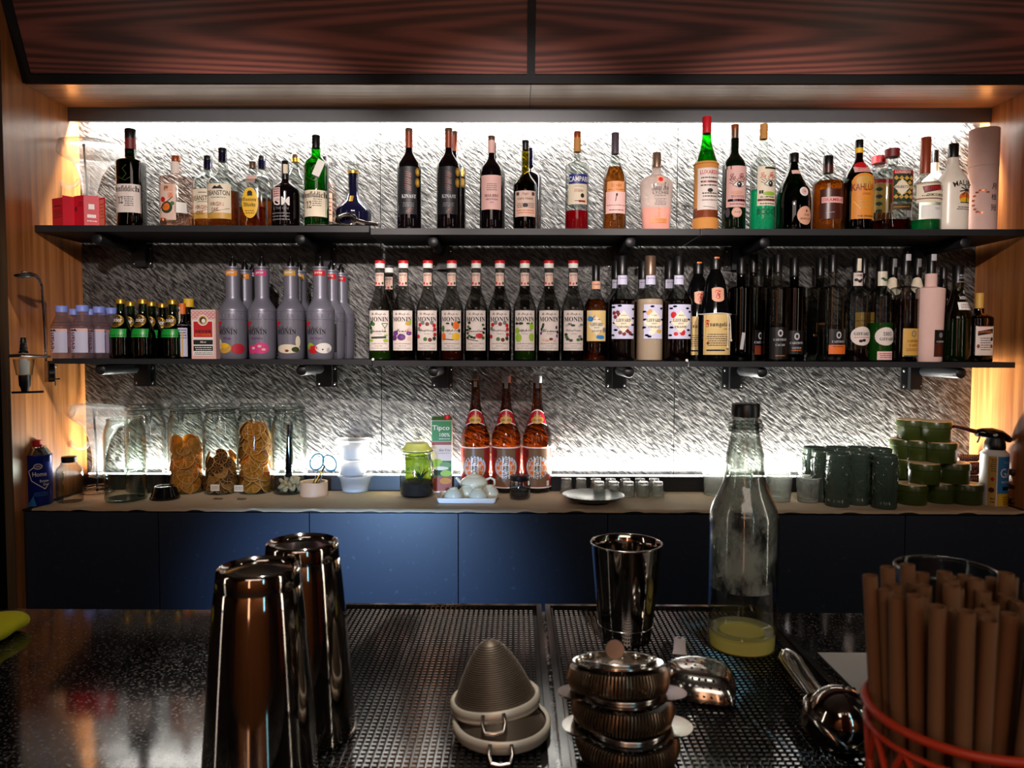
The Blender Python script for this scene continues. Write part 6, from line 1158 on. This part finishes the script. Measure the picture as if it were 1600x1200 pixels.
for a0 in (0, PI/2*1.35, -PI/2*1.35, PI):
    def oval(cx_, cz, rx, rz, n=14): return [(cx_+rx*math.cos(2*PI*i/n), cz+rz*math.sin(2*PI*i/n)) for i in range(n+1)]
    for sx in (-1, 1):
        stroke(oval(sx*.0115, h*.66, .0085, .011), .0014, a0); stroke(oval(sx*.0115, h*.655, .004, .006), .0012, a0)
        stroke([(sx*.003, h*.78), (sx*.012, h*.80), (sx*.022, h*.74), (sx*.0235, h*.62)], .0017, a0)
        stroke([(sx*.024, h*.60), (sx*.020, h*.48), (sx*.024, h*.36), (sx*.022, h*.27)], .0016, a0)
    stroke([(-.003, h*.76), (-.004, h*.60), (-.009, h*.53), (0, h*.50), (.009, h*.53), (.004, h*.60), (.003, h*.76)], .0017, a0)
    stroke(oval(0, h*.40, .016, .013), .0018, a0); stroke([(-.014, h*.40), (0, h*.425), (.014, h*.40)], .0013, a0)
    for k in range(5): stroke([(-.010+k*.005, h*.34), (-.0105+k*.0052, h*.27)], .0012, a0)
b.build('carving', pm)
pm['label'] = 'dark green carved mug at the front of the group, second from the tumblers'
for u, vb, rz, n_ in ((1309, 786, .5, 'dark green carved mug at the front of the group, beside the tumblers'), (1382, 790, -.95, 'dark green carved mug at the front of the group, beside the green tins'), (1286, 776, .8, 'dark green carved mug of the middle row, beside the tumblers'), (1325, 777, 2, 'dark green carved mug in the middle of the middle row'), (1361, 778, 1.3, 'dark green carved mug of the middle row, nearest the green tins'),
        (1272, 767, .3, 'dark green carved mug of the back row at the tumbler end'), (1307, 766, 1.2, 'dark green carved mug, second of the back row'), (1341, 766, 2.2, 'dark green carved mug, third of the back row'), (1374, 766, .9, 'dark green carved mug at the back nearest the green tins')):
    y = {1309: 2.250, 1382: 2.224, 1286: 2.320, 1325: 2.324, 1361: 2.297, 1272: 2.392, 1307: 2.396, 1341: 2.398, 1374: 2.370}[u]; dup(pm, (onY(u, vb-30, y).x, y, ZK), n_, (0, 0, rz))
# green tins with bamboo lids
x, y, s = foot(1424, 791, 46); r = 23.4*s; h = 31.5*s
pt = thing('green_tin', 'x', 'tin', (0, 0, 0), 'stacked green tins with bamboo lids')
MB().lathe([(r*.92, 0), (r*.95, .002), (r*.95, h*.66)], 'jar green', 40).build('tin_body', pt)
MB().lathe([(r*.96, h*.665), (r, h*.68), (r, h*.90), (r*.95, h-.001)], 'jar green', 40, cap1=False).lathe([(r*.95, h-.002), (r*.94, h+.0008), (r*.90, h+.0016), (.001, h+.0016)], 'bamboo', 40).build('tin_lid', pt)
ts = [(1424, y, 0, 'green tin with bamboo lid in the bottom row beside the carved mugs'), (1468, y+.028, 0, 'green tin with bamboo lid in the middle of the bottom row'), (1510, y+.006, 0, 'green tin with bamboo lid in the bottom row nearest the gas torch'), (1419, y+.09, 1, 'green tin with bamboo lid in the second row, set back by the mugs'), (1444, y+.006, 1, 'green tin with bamboo lid in the second row, in front'), (1490, y+.015, 1, 'green tin with bamboo lid in the second row nearest the torch'),
      (1414, y+.095, 2, 'bright lit green tin in the third row, set back by the wall'), (1437, y+.06, 2, 'green tin in the third row, in the middle'), (1470, y+.012, 2, 'green tin with bamboo lid in the third row, in front'), (1425, y+.075, 3, 'topmost green tin of the stack, the one set back'), (1462, y+.022, 3, 'topmost green tin of the stack, the one in front'), (1416, y+.105, 0, 'green tin at the back of the bottom row, mostly hidden')]
for i, (u, yy, k, n_) in enumerate(ts):
    loc = (onY(u, 770-k*30, yy).x, yy, ZK+k*(h+.0019))
    if i == 0: pt.location = loc; pt['label'] = n_
    else: dup(pt, loc, n_)
# stacked brown rolls
rr = random.Random(2); pc = None
for k in range(2):
    for j in range(6):
        for i in range(2):
            u = (1508, 1520)[i] if k == 0 else (1577, 1584)[i]; yy = 2.40+.02*(j % 2)-(.1 if k else 0)
            loc = (onY(u, 750, yy).x, yy-i*.0-.0, ZK+.006+j*.0225+.0045)
            lb = 'dark red-brown wrapped candy stick in the pile behind the torch can' if k == 0 else 'dark red-brown wrapped candy stick in the pile by the wooden wall'
            if pc is None:
                b = MB()
                for q in range(-4, 5): b.lathe([(.006, -.002), (.0095, 0), (.0105, .004), (.0095, .008), (.006, .010)], 'choc', 10, M=Matrix.Translation((q*.009, 0, .0)) @ Matrix.Rotation(PI/2, 4, 'Y'))
                pc = b.build('candy_stick'); o = pc
            else: o = pc.copy(); sc.collection.objects.link(o)
            o.location = (loc[0], yy+(.024 if i else -.004), loc[2]); o.rotation_euler = (0, 0, rr.uniform(-.2, .2)+(1.5 if k else 0)); o.scale = (.8, 1, 1)
            tag(o, lb, 'wrapped stick', 'brown wrapped sticks, pile %s' % ('by the torch' if k == 0 else 'by the wall'))
# torch
x, y, s = foot(1552, 791, 38); r = 19.5*s; Z = lambda v: HZ(1552, v, y); t = thing('gas_canister', 'blue and yellow gas canister under the black torch head', 'gas can', (x, y, ZK))
MB().lathe([(r*.96, 0), (r, .003), (r, Z(710)), (r*1.02, Z(709)), (r*.98, Z(707)), (r*.8, Z(704)), (r*.76, Z(702))], 'white', 40).build('can', t)
S = Form([(r, 0), (r, .3)]).S(Z(750)); it = []
draw(MB(), [('r', 1533, 1546, 711, 790, 'mustard'), ('r', 1546, 1571, 711, 768, 'skyblue'), ('r', 1544, 1571, 768, 790, 'yellow'), ('r', 1544, 1545.5, 711, 790, 'white'), T('Nanyo', 1560, 720, 5, 'lavender', 14, 'i'), T('GAS', 1562, 736, 15, 'white', 26), T('BUTANE', 1560, 750, 3.4, 'white', 17), ('r', 1553, 1566, 757, 763, 'navy'), ('m', 1536, 1544, 714, 735, 6, 'choc'), ('p', [(1539, 742), (1536, 746), (1539, 750), (1542, 746)], 'red'), ('e', 1538, 763, 4, 4, 'choc'), ('m', 1535, 1543, 774, 784, 2, 'maroon'), ('m', 1554, 1568, 772, 786, 4, 'choc')], lambda xx, z, e: S(xx, z, e+.0003), 1552, 750, s).build('print', t)
t = thing('torch_head', 'black blow torch head with grey nozzle mounted on the blue gas canister', 'gas torch', (x, y, ZK+Z(702)+.0005)); z_ = lambda v: (702-v)*s; X = lambda u: (u-1552)*s
MB().lathe([(r*.72, 0), (r*.76, .004), (r*.74, z_(692)), (r*.62, z_(686)), (r*.62, z_(683))], 'black', 32).build('collar', t)
b = MB(); prof = [(X(1522), z_(677), .0105), (X(1530), z_(676), .014), (X(1545), z_(677), .0175), (X(1560), z_(680), .016), (X(1572), z_(686), .011), (X(1576), z_(689), .007)]
b.tube([(a, 0, c) for a, c, _ in prof], [q for _, _, q in prof], 'gloss black', 16).build('torch_body', t)
MB().tube([(X(1486), 0, z_(666.5)), (X(1500), 0, z_(669)), (X(1524), 0, z_(675.5))], [.0052, .0062, .0075], 'choc', 14).build('nozzle', t)
MB().tube([(X(1571), 0, z_(684)), (X(1580), 0, z_(688))], .0055, 'grey', 12).sphere((X(1582), 0, z_(689)), .0065, 'light grey').build('gas_knob', t)
MB().tube([(X(1528), 0, z_(682)), (X(1526), 0, z_(688)), (X(1524), 0, z_(692))], .0026, 'grey', 8).build('trigger', t)
MB().sphere((X(1547), -.0165, z_(679)), .0062, 'light grey', sx=1.3, sy=.2, sz=.8).build('badge', t)
# ---------------------------------------------------------------- front bar things
def tin_shell(H, r0, r1, band, mat='polished steel'):
    """open steel shaker cup standing on its base: r0 base radius, r1 rim radius"""
    pr = [(.001, .0035), (r0*.86, .0035), (r0*.9, .0), (r0, .0), (r0*1.01, .003)]
    for k in range(1, 11): f = k/10; pr.append((r0+(r1-r0)*(f**.75), .003+(H-.003)*f))
    pr += [(r1+.0012, H-.001), (r1+.0012, H+.0006), (r1-.0004, H+.0006)]
    for k in range(10, 0, -1): f = k/10; pr.append((r0+(r1-r0)*(f**.75)-.0012, .005+(H-.005)*f))
    pr.append((.001, .005)); return pr
for (u, v, w, Y, n_) in ((403.5, 884, 127, .575, 'steel shaker tin standing upside down nearest the viewer'), (472.5, 845, 111, .655, 'steel shaker tin standing upside down behind the other one')):
    s = Y/FPX; c = onY(u, v, Y); H = c.z-ZM if Y < .6 else c.z-ZM; r0 = w/2*s
    t = thing('shaker_tin', n_, 'shaker tin', (c.x, Y, ZM), 'upturned shaker tins'); M_ = Matrix.Translation((0, 0, H)) @ Matrix.Rotation(PI, 4, 'X')
    pr = [(.001, .004), (r0*.5, .004), (r0*.78, .004), (r0*.82, .0038), (r0*.84, .0020), (r0*.88, .0014), (r0*.93, 0), (r0*.98, .001), (r0, .003), (r0*1.035, .0145), (r0*1.03, .0150), (r0*1.04, .0157)]
    for k in range(1, 12): f = k/11; pr.append((r0*1.04+(.0455-r0*1.04)*f**.82, .0157+(H-.0157-.001)*f))
    pr += [(.0465, H-.001), (.0465, H), (.0452, H)]
    MB().lathe(pr, 'polished steel', 64, M=M_, cap0=False, cap1=False).build('cup', t)
x, y, s = foot(977, 1012, 84, ZM); rim = onY(977, 848, y).z-ZM; t = thing('mixing_tin', 'short open steel shaker tin standing on the rubber mat by the tall bottle', 'shaker tin', (x, y, ZM)); r1 = 55.5*s*.985; r0 = 39.5*s
pr = tin_shell(rim, r0, r1, 0); MB().lathe(pr, 'polished steel', 64, cap0=False, cap1=False).ring((0, 0, rim), r1+.0004, .0011, 'steel', seg=64).build('cup', t)
MB().ring((0, 0, .018), r0+(r1-r0)*(.018/rim)**.75+.0001, .0005, 'steel', seg=64).build('weight_seam', t)
# tall bottle
def tall(t, F, H, s):
    b = MB()
    for v, rr_ in ((658, 1.12), (664, 1.20), (671, 1.14)): b.ring((0, 0, H(v)), F.r(H(v))*rr_, .0026, 'clear', seg=40)
    b.build('neck_rings', t)
    MB().lathe([(F.r(H(1000))-.0028, H(985)), (F.r(H(1000))-.0035, H(980)), (F.r(H(1000))-.012, H(983)), (F.r(H(1000))-.014, H(986))], 'foam', 40, cap0=False, cap1=False).build('foam_ring', t)
    MB().lathe([(F.r(H(900))-.0016, H(915)), (F.r(H(900))-.0016, H(800)), *[(F.r(H(v_))-.0016, H(v_)) for v_ in range(796, 680, -6)]], 'condensation', 48, cap0=False, cap1=False).build('condensation', t)
glass('foam', (240, 244, 220), haze=.55, hazecol=(236, 238, 214))
bottle('tall cloudy glass bottle with black cap and a little yellow juice at the bottom', 1164, 630, 106, 793, 742, 49, 'clear', on='B', base=1027, p=1.15, nt=33, cap=('black', 651, 43), liq=('lemonade', 988), name='glass_bottle', extra=tall,
    px=[(1012, 96), (1006, 104), (990, 106), (900, 106), (830, 106), (808, 105), (794, 99), (780, 88), (768, 77), (756, 67), (744, 61), (728, 59), (712, 57), (700, 53), (686, 47), (674, 42), (655, 39), (648, 38), (632, 38)])
# cone strainers
def cone(u, v, Y, z, R, h, tilt, name, label, lean=0):
    c = onY(u, v, Y); t = thing('cone_strainer', label, 'strainer', (c.x, Y, z), 'upturned conical mesh strainers'); t.rotation_euler = (tilt, lean, 0)
    pr = [(R*(1-.0)*math.cos(PI/2*k/10)**.72 if k < 10 else .0005, .004+h*(k/10)**.93) for k in range(11)]
    pr = [(R*.97*(1-(k/12)**1.35)+.0022*(k < 12)*(k/12), .004+h*k/12) for k in range(13)]; pr = [(R*.97*(1-f)**.56+.0006, .004+h*f) for f in [1-(1-k/12)**1.5 for k in range(13)]]
    b = MB().lathe(pr, 'mesh steel', 56, cap0=False, cap1=False)
    b.build('mesh_cone', t)
    w_ = MB()
    for k in range(1, 34):
        f = k/34; zz = .004+h*.95*f; rr_ = R*.97*(1-.95*f)**.56+.0006; w_.ring((0, 0, zz), rr_+.0002, .00035, 'mesh steel', seg=48)
    w_.build('wire_weave', t)
    MB().lathe([(R*.95, .001), (R*1.02, 0), (R*1.05, .002), (R*1.05, .010), (R*1.01, .0115), (R*.95, .010)], 'white steel', 64, cap0=False, cap1=False).build('rim_band', t)
    b = MB()
    for sx in (-1, 1): b.tube([(sx*.009, -R*1.04, .010), (sx*.010, -R*1.16, .004), (sx*.008, -R*1.24, -.002)], .0018, 'steel', 8)
    b.tube([(.008, -R*1.24, -.002), (0, -R*1.27, -.003), (-.008, -R*1.24, -.002)], .0018, 'steel', 8).build('rest_hook', t)
    return t
flat('white steel', (206, 196, 180), .35, .35)
cone(784, 1140, .655, ZM+.0005, .0425, .030, 0, '', 'lower conical mesh strainer, almost covered by the other one')
cone(775, 1122, .668, ZM+.016, .0395, .058, math.radians(-3), '', 'upper conical mesh strainer with rounded tip pointing up', math.radians(-6))
# coil strainers
def hawth(u, v, Y, z, label, ears, k):
    c = onY(u, v, Y); t = thing('coil_strainer', label, 'cocktail strainer', (c.x, Y, z), 'stacked steel coil strainers'); R = .0385; t.rotation_euler = (math.radians((-13, -6, 0)[k]), 0, 0)
    pts = []; n = 72
    for i in range(n+1):
        a = -PI*.02-2*PI*.96*i/n; rr_ = R*(1.0+(.06 if (a % (2*PI)) > PI else 0))
        pts.append((rr_*math.cos(a), rr_*math.sin(a), -.0125))
    b = MB(); prt = [(R-.001, -.0225), (R+.0042, -.021), (R+.0062, -.013), (R+.0042, -.004), (R-.001, -.0025), (R-.004, -.004), (R-.004, -.021), (R-.001, -.0225)]
    # coil spring: fine turns
    coil = []; turns = 90
    for i in range(turns*6): a = 2*PI*i/(turns*6); ph = 2*PI*i/6; coil.append(((R+.009*.62*math.cos(ph))*math.cos(a), (R+.009*.62*math.cos(ph))*math.sin(a), -.0125+.0095*math.sin(ph)))
    b.tube(coil, .0009, 'spring steel', 5, True).build('spring', t)
    out = []
    for i in range(96):
        a = 2*PI*i/96; rr_ = R*1.02
        if ears:
            for a0 in (0, PI):
                d = abs((a-a0+PI) % (2*PI)-PI)
                if d < .48: rr_ = max(rr_, R*1.02+.0165*(math.cos(d/.48*PI/2))**.6)
        out.append((rr_*math.cos(a), rr_*math.sin(a)))
    inn = [(R*.80*math.cos(2*PI*i/96), R*.80*math.sin(2*PI*i/96)) for i in range(96)]
    b = MB(); vs = [(x_, y_, 0) for x_, y_ in out]+[(x_, y_, .0004) for x_, y_ in inn]+[(x_, y_, .0014) for x_, y_ in out]+[(x_, y_, .0018) for x_, y_ in inn]; fs = []
    for i in range(96): j = (i+1) % 96; fs += [(i, j, 96+j, 96+i), (192+i, 192+j, 288+j, 288+i), (i, j, 192+j, 192+i), (96+i, 96+j, 288+j, 288+i)]
    b.add(vs, fs, 'steel'); b.lathe([(.001, .0008), (R*.79, .0008), (R*.80, .0018)], 'spring steel', 40, cap0=False, cap1=False)
    for i in range(22): a = 2*PI*i/22; b.sphere((R*.62*math.cos(a), R*.62*math.sin(a), .0012), .0017, 'black', sz=.3, a=5)
    b.build('plate', t)
    MB().ring((0, 0, .0028), R*.83, .0016, 'steel', seg=60).build('raised_ring', t)
    if k == 0:
        M_ = Matrix.Translation((-.001, .010, .009)) @ Matrix.Rotation(math.radians(82), 4, 'X'); b = MB().lathe([(.0082, -.0008), (.0088, 0), (.0082, .0008)], 'steel', 24, M=M_); b.build('finger_tab', t)
        for sx, sy in ((-.030, .004), (-.022, .016), (.018, .012), (.030, 0), (.026, -.012), (-.034, -.008)): MB().sphere((sx, sy, .003), .0042, 'steel', sz=.6, a=6).build('rivet', t)
flat('spring steel', (120, 100, 80), .3, .9)
hawth(980, 1150, .615, ZM+.0245, 'lowest coil strainer of the stack with two wide plate ears', True, 2)
hawth(972, 1106, .625, ZM+.049, 'middle coil strainer of the stack, plate ears showing', True, 1)
hawth(965, 1053, .630, ZM+.074, 'topmost coil strainer of the stack with a round upright finger tab', False, 0)
# perforated strainer
c = onZ(1091, 1072, ZM); t = thing('perforated_strainer', 'perforated steel scoop strainer lying face down by the tall bottle', 'cocktail strainer', (c.x, c.y, ZM))
def rad(a):     # outline: straight shoulders at the handle, blunt point away from it
    base = .0375; tip = math.radians(-62); d = abs((a-tip+PI) % (2*PI)-PI); rr_ = base+.010*math.exp(-(d/.35)**2)
    for k in range(2): d2 = abs((a-(math.radians(150), math.radians(20))[k]+PI) % (2*PI)-PI); rr_ += .003*math.exp(-(d2/.4)**2)
    return rr_
n = 64; lv = [(1.0, .0), (1.0, .003), (.93, .010), (.80, .0175), (.66, .0215), (.5, .0225), (.25, .0235), (.001, .024)]
vs = [(rad(2*PI*i/n)*f*math.cos(2*PI*i/n), rad(2*PI*i/n)*f*math.sin(2*PI*i/n), z) for f, z in lv for i in range(n)]
MB().add(vs, [(j*n+i, j*n+(i+1) % n, (j+1)*n+(i+1) % n, (j+1)*n+i) for j in range(len(lv)-1) for i in range(n)], 'steel', True).build('bowl', t)
b = MB()
for f, z, cnt, ph in ((.965, .0065, 34, 0), (.87, .0142, 32, .5), (.74, .0198, 28, 0), (.34, .0234, 8, 0), (.16, .0238, 4, .5)):
    for k in range(cnt):
        a = 2*PI*(k+ph)/cnt; p = Vector((rad(a)*f*math.cos(a), rad(a)*f*math.sin(a), z)); sl = .9 if f > .9 else .6 if f > .8 else .35 if f > .6 else 0
        M_ = Matrix.Translation(p) @ Matrix.Rotation(a, 4, 'Z') @ Matrix.Rotation(sl, 4, 'Y'); b.lathe([(.0014, -.0002), (.0014, .0003)], 'black', 8, M=M_)
b.build('holes', t)
h0 = Vector((-.012, .034, .017)); e_ = onZ(1062, 997, ZM+.012); h1 = Vector((e_.x-c.x, e_.y-c.y, .012)); d = (h1-h0); L = d.length; d.normalize(); nx = Vector((d.y, -d.x, 0)).normalized(); b = MB(); vs = []
for f, wv in ((0, .0078), (.25, .0066), (.6, .0064), (.85, .0066), (.95, .0058), (1, .003)):
    p = h0+(h1-h0)*f; vs += [p-nx*wv, p+nx*wv, p-nx*wv+Vector((0, 0, .0018)), p+nx*wv+Vector((0, 0, .0018))]
fs = []
for i in range(5): k = i*4; fs += [(k, k+1, k+5, k+4), (k+2, k+6, k+7, k+3), (k, k+4, k+6, k+2), (k+1, k+3, k+7, k+5)]
fs += [(0, 2, 3, 1), (20, 21, 23, 22)]
b.add(vs, fs, 'steel'); b.sphere(h0+(h1-h0)*.93+Vector((0, 0, .0018)), .0026, 'black', sz=.25, a=6).build('handle', t)
# citrus press
cb = onY(1312, 1148, .62); t = thing('citrus_press', 'polished steel hinged citrus press lying across the mat edge', 'citrus press', (cb.x, .62, ZM)); R = .0275; zc = .030
Mt = Matrix.Translation((0, 0, zc)) @ Matrix.Rotation(math.radians(28), 4, 'Y') @ Matrix.Rotation(math.radians(14), 4, 'X')
MB().lathe([(R*1.0, -.004)]+[(R*math.cos(PI/2*k/12), R*math.sin(PI/2*k/12)) for k in range(12)]+[(.0005, R)], 'polished steel', 48, M=Mt, cap0=False, cap1=False).build('upper_bowl', t)
MB().lathe([(R*1.0, -.010), (R*1.12, -.008), (R*1.14, -.005), (R*1.10, -.003), (R*1.0, -.004)], 'steel', 48, M=Mt, cap0=False, cap1=False).lathe([(R*1.05, -.010), (R*.95, -.019), (R*.6, -.026), (.001, -.028)], 'polished steel', 40, M=Mt, cap0=False, cap1=False).build('lower_bowl', t)
b = MB()
for k in range(6): a = 2*PI*k/6+.4; el = 1.1; p = Vector((R*math.cos(el)*math.cos(a), R*math.cos(el)*math.sin(a), R*math.sin(el))); b.sphere(Mt @ (p*1.0), .0019, 'black', a=6)
b.sphere(Mt @ Vector((0, 0, R)), .0019, 'black', a=6).build('juice_holes', t)
def hp(u, v, z): p = onZ(u, v, ZM+z); return Vector((p.x-cb.x, p.y-.62, z))
for nm_, zz, rs, du in (('upper_handle', .030, [.0105, .0095, .0085, .0095, .0100, .006], 0), ('lower_handle', .012, [.008, .007, .0065, .007, .0075, .005], -9)):
    pts = [hp(1296+du*.2, 1112, zz+.008), hp(1281+du*.6, 1092, zz+.004), hp(1262+du, 1066, zz), hp(1245+du, 1042, zz-.002), hp(1236+du, 1028, zz-.002), hp(1231+du*.5, 1019, zz-.004)]
    MB().tube(pts, rs, 'polished steel', 14, flat_=.6).build(nm_, t)
# mixing glass behind straws
t_c = onY(1478, 890, .60); t = thing('mixing_glass', 'clear mixing glass whose rim shows behind the paper straws', 'glass', (t_c.x, .60, ZB)); r = 73*.6/FPX; H = t_c.z-ZB
MB().lathe([(r*.8, 0), (r*.86, .004), (r*1.0, H), (r*.95, H), (r*.82, .014), (.001, .012)], 'clear', 48, cap1=False).ring((0, 0, H), r*.985, .0016, 'clear', seg=60).build('glass_wall', t)
# menu sheet
a = onZ(1275, 1020, ZB+.001); x0, y1 = a.x+.002, a.y; t = MB().box(0, .24, -.22, 0, .0002, .0012, 'white')
S = lambda x_, z_, e: (x_, z_, .0012+e); W_ = .24
for q in (('l', 32, 14, 90, 14, .8, 'ink'), ('l', 32, 14, 44, 40, .8, 'ink'), ('l', 36, 17, 90, 17, .8, 'ink'), ('m', 50, 90, 26, 60, 5, 'grey')): draw(t, [q], lambda x_, z_, e: (x_, z_, .0012+e), 0, 0, .0017)
tag(t.build('paper_sheet', loc=(x0, y1, ZB+.0003)), 'white printed sheet lying beside the mat behind the straws', 'paper sheet')
# straws in an openwork cup
uc, Yc, Rc = 1508, .415, .052; pc = onY(uc, 1110, Yc); zr = onY(uc, 1112, Yc).z; t = thing('straw_cup', 'orange openwork plastic cup holding the paper straws', 'cup', (pc.x, Yc, ZB)); Hc = zr-ZB
b = MB().ring((0, 0, Hc), Rc, .0026, 'cup orange', seg=72).build('rim_hoop', t); MB().ring((0, 0, Hc-.012), Rc*.985, .0018, 'cup orange', seg=72).build('lower_hoop', t)
b = MB()
for k in range(14):
    for sg in (-1, 1):
        a0 = 2*PI*k/14; pts = []
        for j in range(9): f = j/8; rr_ = Rc*(.84+.145*f); a_ = a0+sg*f*1.35; pts.append((rr_*math.cos(a_), rr_*math.sin(a_), .003+(Hc-.014)*f))
        b.tube(pts, .0018, 'cup orange', 6)
b.build('lattice', t); MB().lathe([(Rc*.84, .0005), (Rc*.84, .003)], 'cup orange', 48).build('base', t)
L = .212; ps = thing('paper_straw', 'x', 'straw', (0, 0, 0), 'brown paper straws in the orange cup')
rs_ = .0042; MB().lathe([(rs_, 0), (rs_, L), (rs_*.8, L), (rs_*.8, 0), (rs_, 0)], 'straw paper', 18, cap0=False, cap1=False).build('paper_tube', ps)
rr = random.Random(11); pts = []; ga = 2.39996
for k in range(44):
    rad_ = math.sqrt((k+.5)/44); pts.append((rad_*math.cos(k*ga), rad_*math.sin(k*ga)))
for k, (a, b_) in enumerate(pts):
    bx, by = a*Rc*.70, b_*Rc*.70; tx, ty_ = a*Rc*1.02+.004, b_*Rc*.98; dz = rr.uniform(-.008, .006)
    d = Vector((tx-bx+rr.uniform(-.004, .004), ty_-by+rr.uniform(-.004, .004), L)); rot = d.to_track_quat('Z', 'Y').to_euler()
    loc = (pc.x+bx, Yc+by, ZB+.0045+max(0, dz+.004)); where = 'front edge' if b_ < -.45 else 'back edge' if b_ > .45 else 'middle'; lb = 'brown paper straw standing at the %s of the orange cup' % where
    if k == 0: ps.location = loc; ps.rotation_euler = rot; ps['label'] = lb; ps['group'] = 'brown paper straws, '+where
    else: o = dup(ps, loc, lb, rot, 'brown paper straws, '+where)
# folded yellow cloth
c = onZ(10, 990, ZB); c.z = ZB; b = MB(); k = 30; Wd = .10; path = []
for i in range(12): path.append((-.16+.15*i/11, .002))
for i in range(1, 14): a = -PI/2+PI*i/14; path.append((-.01+.016*math.cos(a)+.012*math.sin(PI*i/14), .021+.019*math.sin(a)))
for i in range(10): path.append((-.012-.14*i/9, .040-.006*i/9-.016*(i/9)**2))
vs = []
for j in range(9):
    for (x_, z_) in path: vs.append((x_+j*.002, Wd*j/8, z_+.0012*math.sin(j*1.3+x_*60)+.001))
n = len(path); fs = [(j*n+i, j*n+i+1, (j+1)*n+i+1, (j+1)*n+i) for j in range(8) for i in range(n-1)]
o = b.add(vs, fs, 'cloth yellow', True).build('cleaning_cloth', loc=(c.x+.012, c.y-.05, ZB)); o.scale = (.62, .62, .62); md = o.modifiers.new('thick', 'SOLIDIFY'); md.thickness = .002; md.offset = 1; o.rotation_euler = (0, 0, .2)
tag(o, 'bright yellow folded microfibre cloth on the granite bar top', 'cloth')
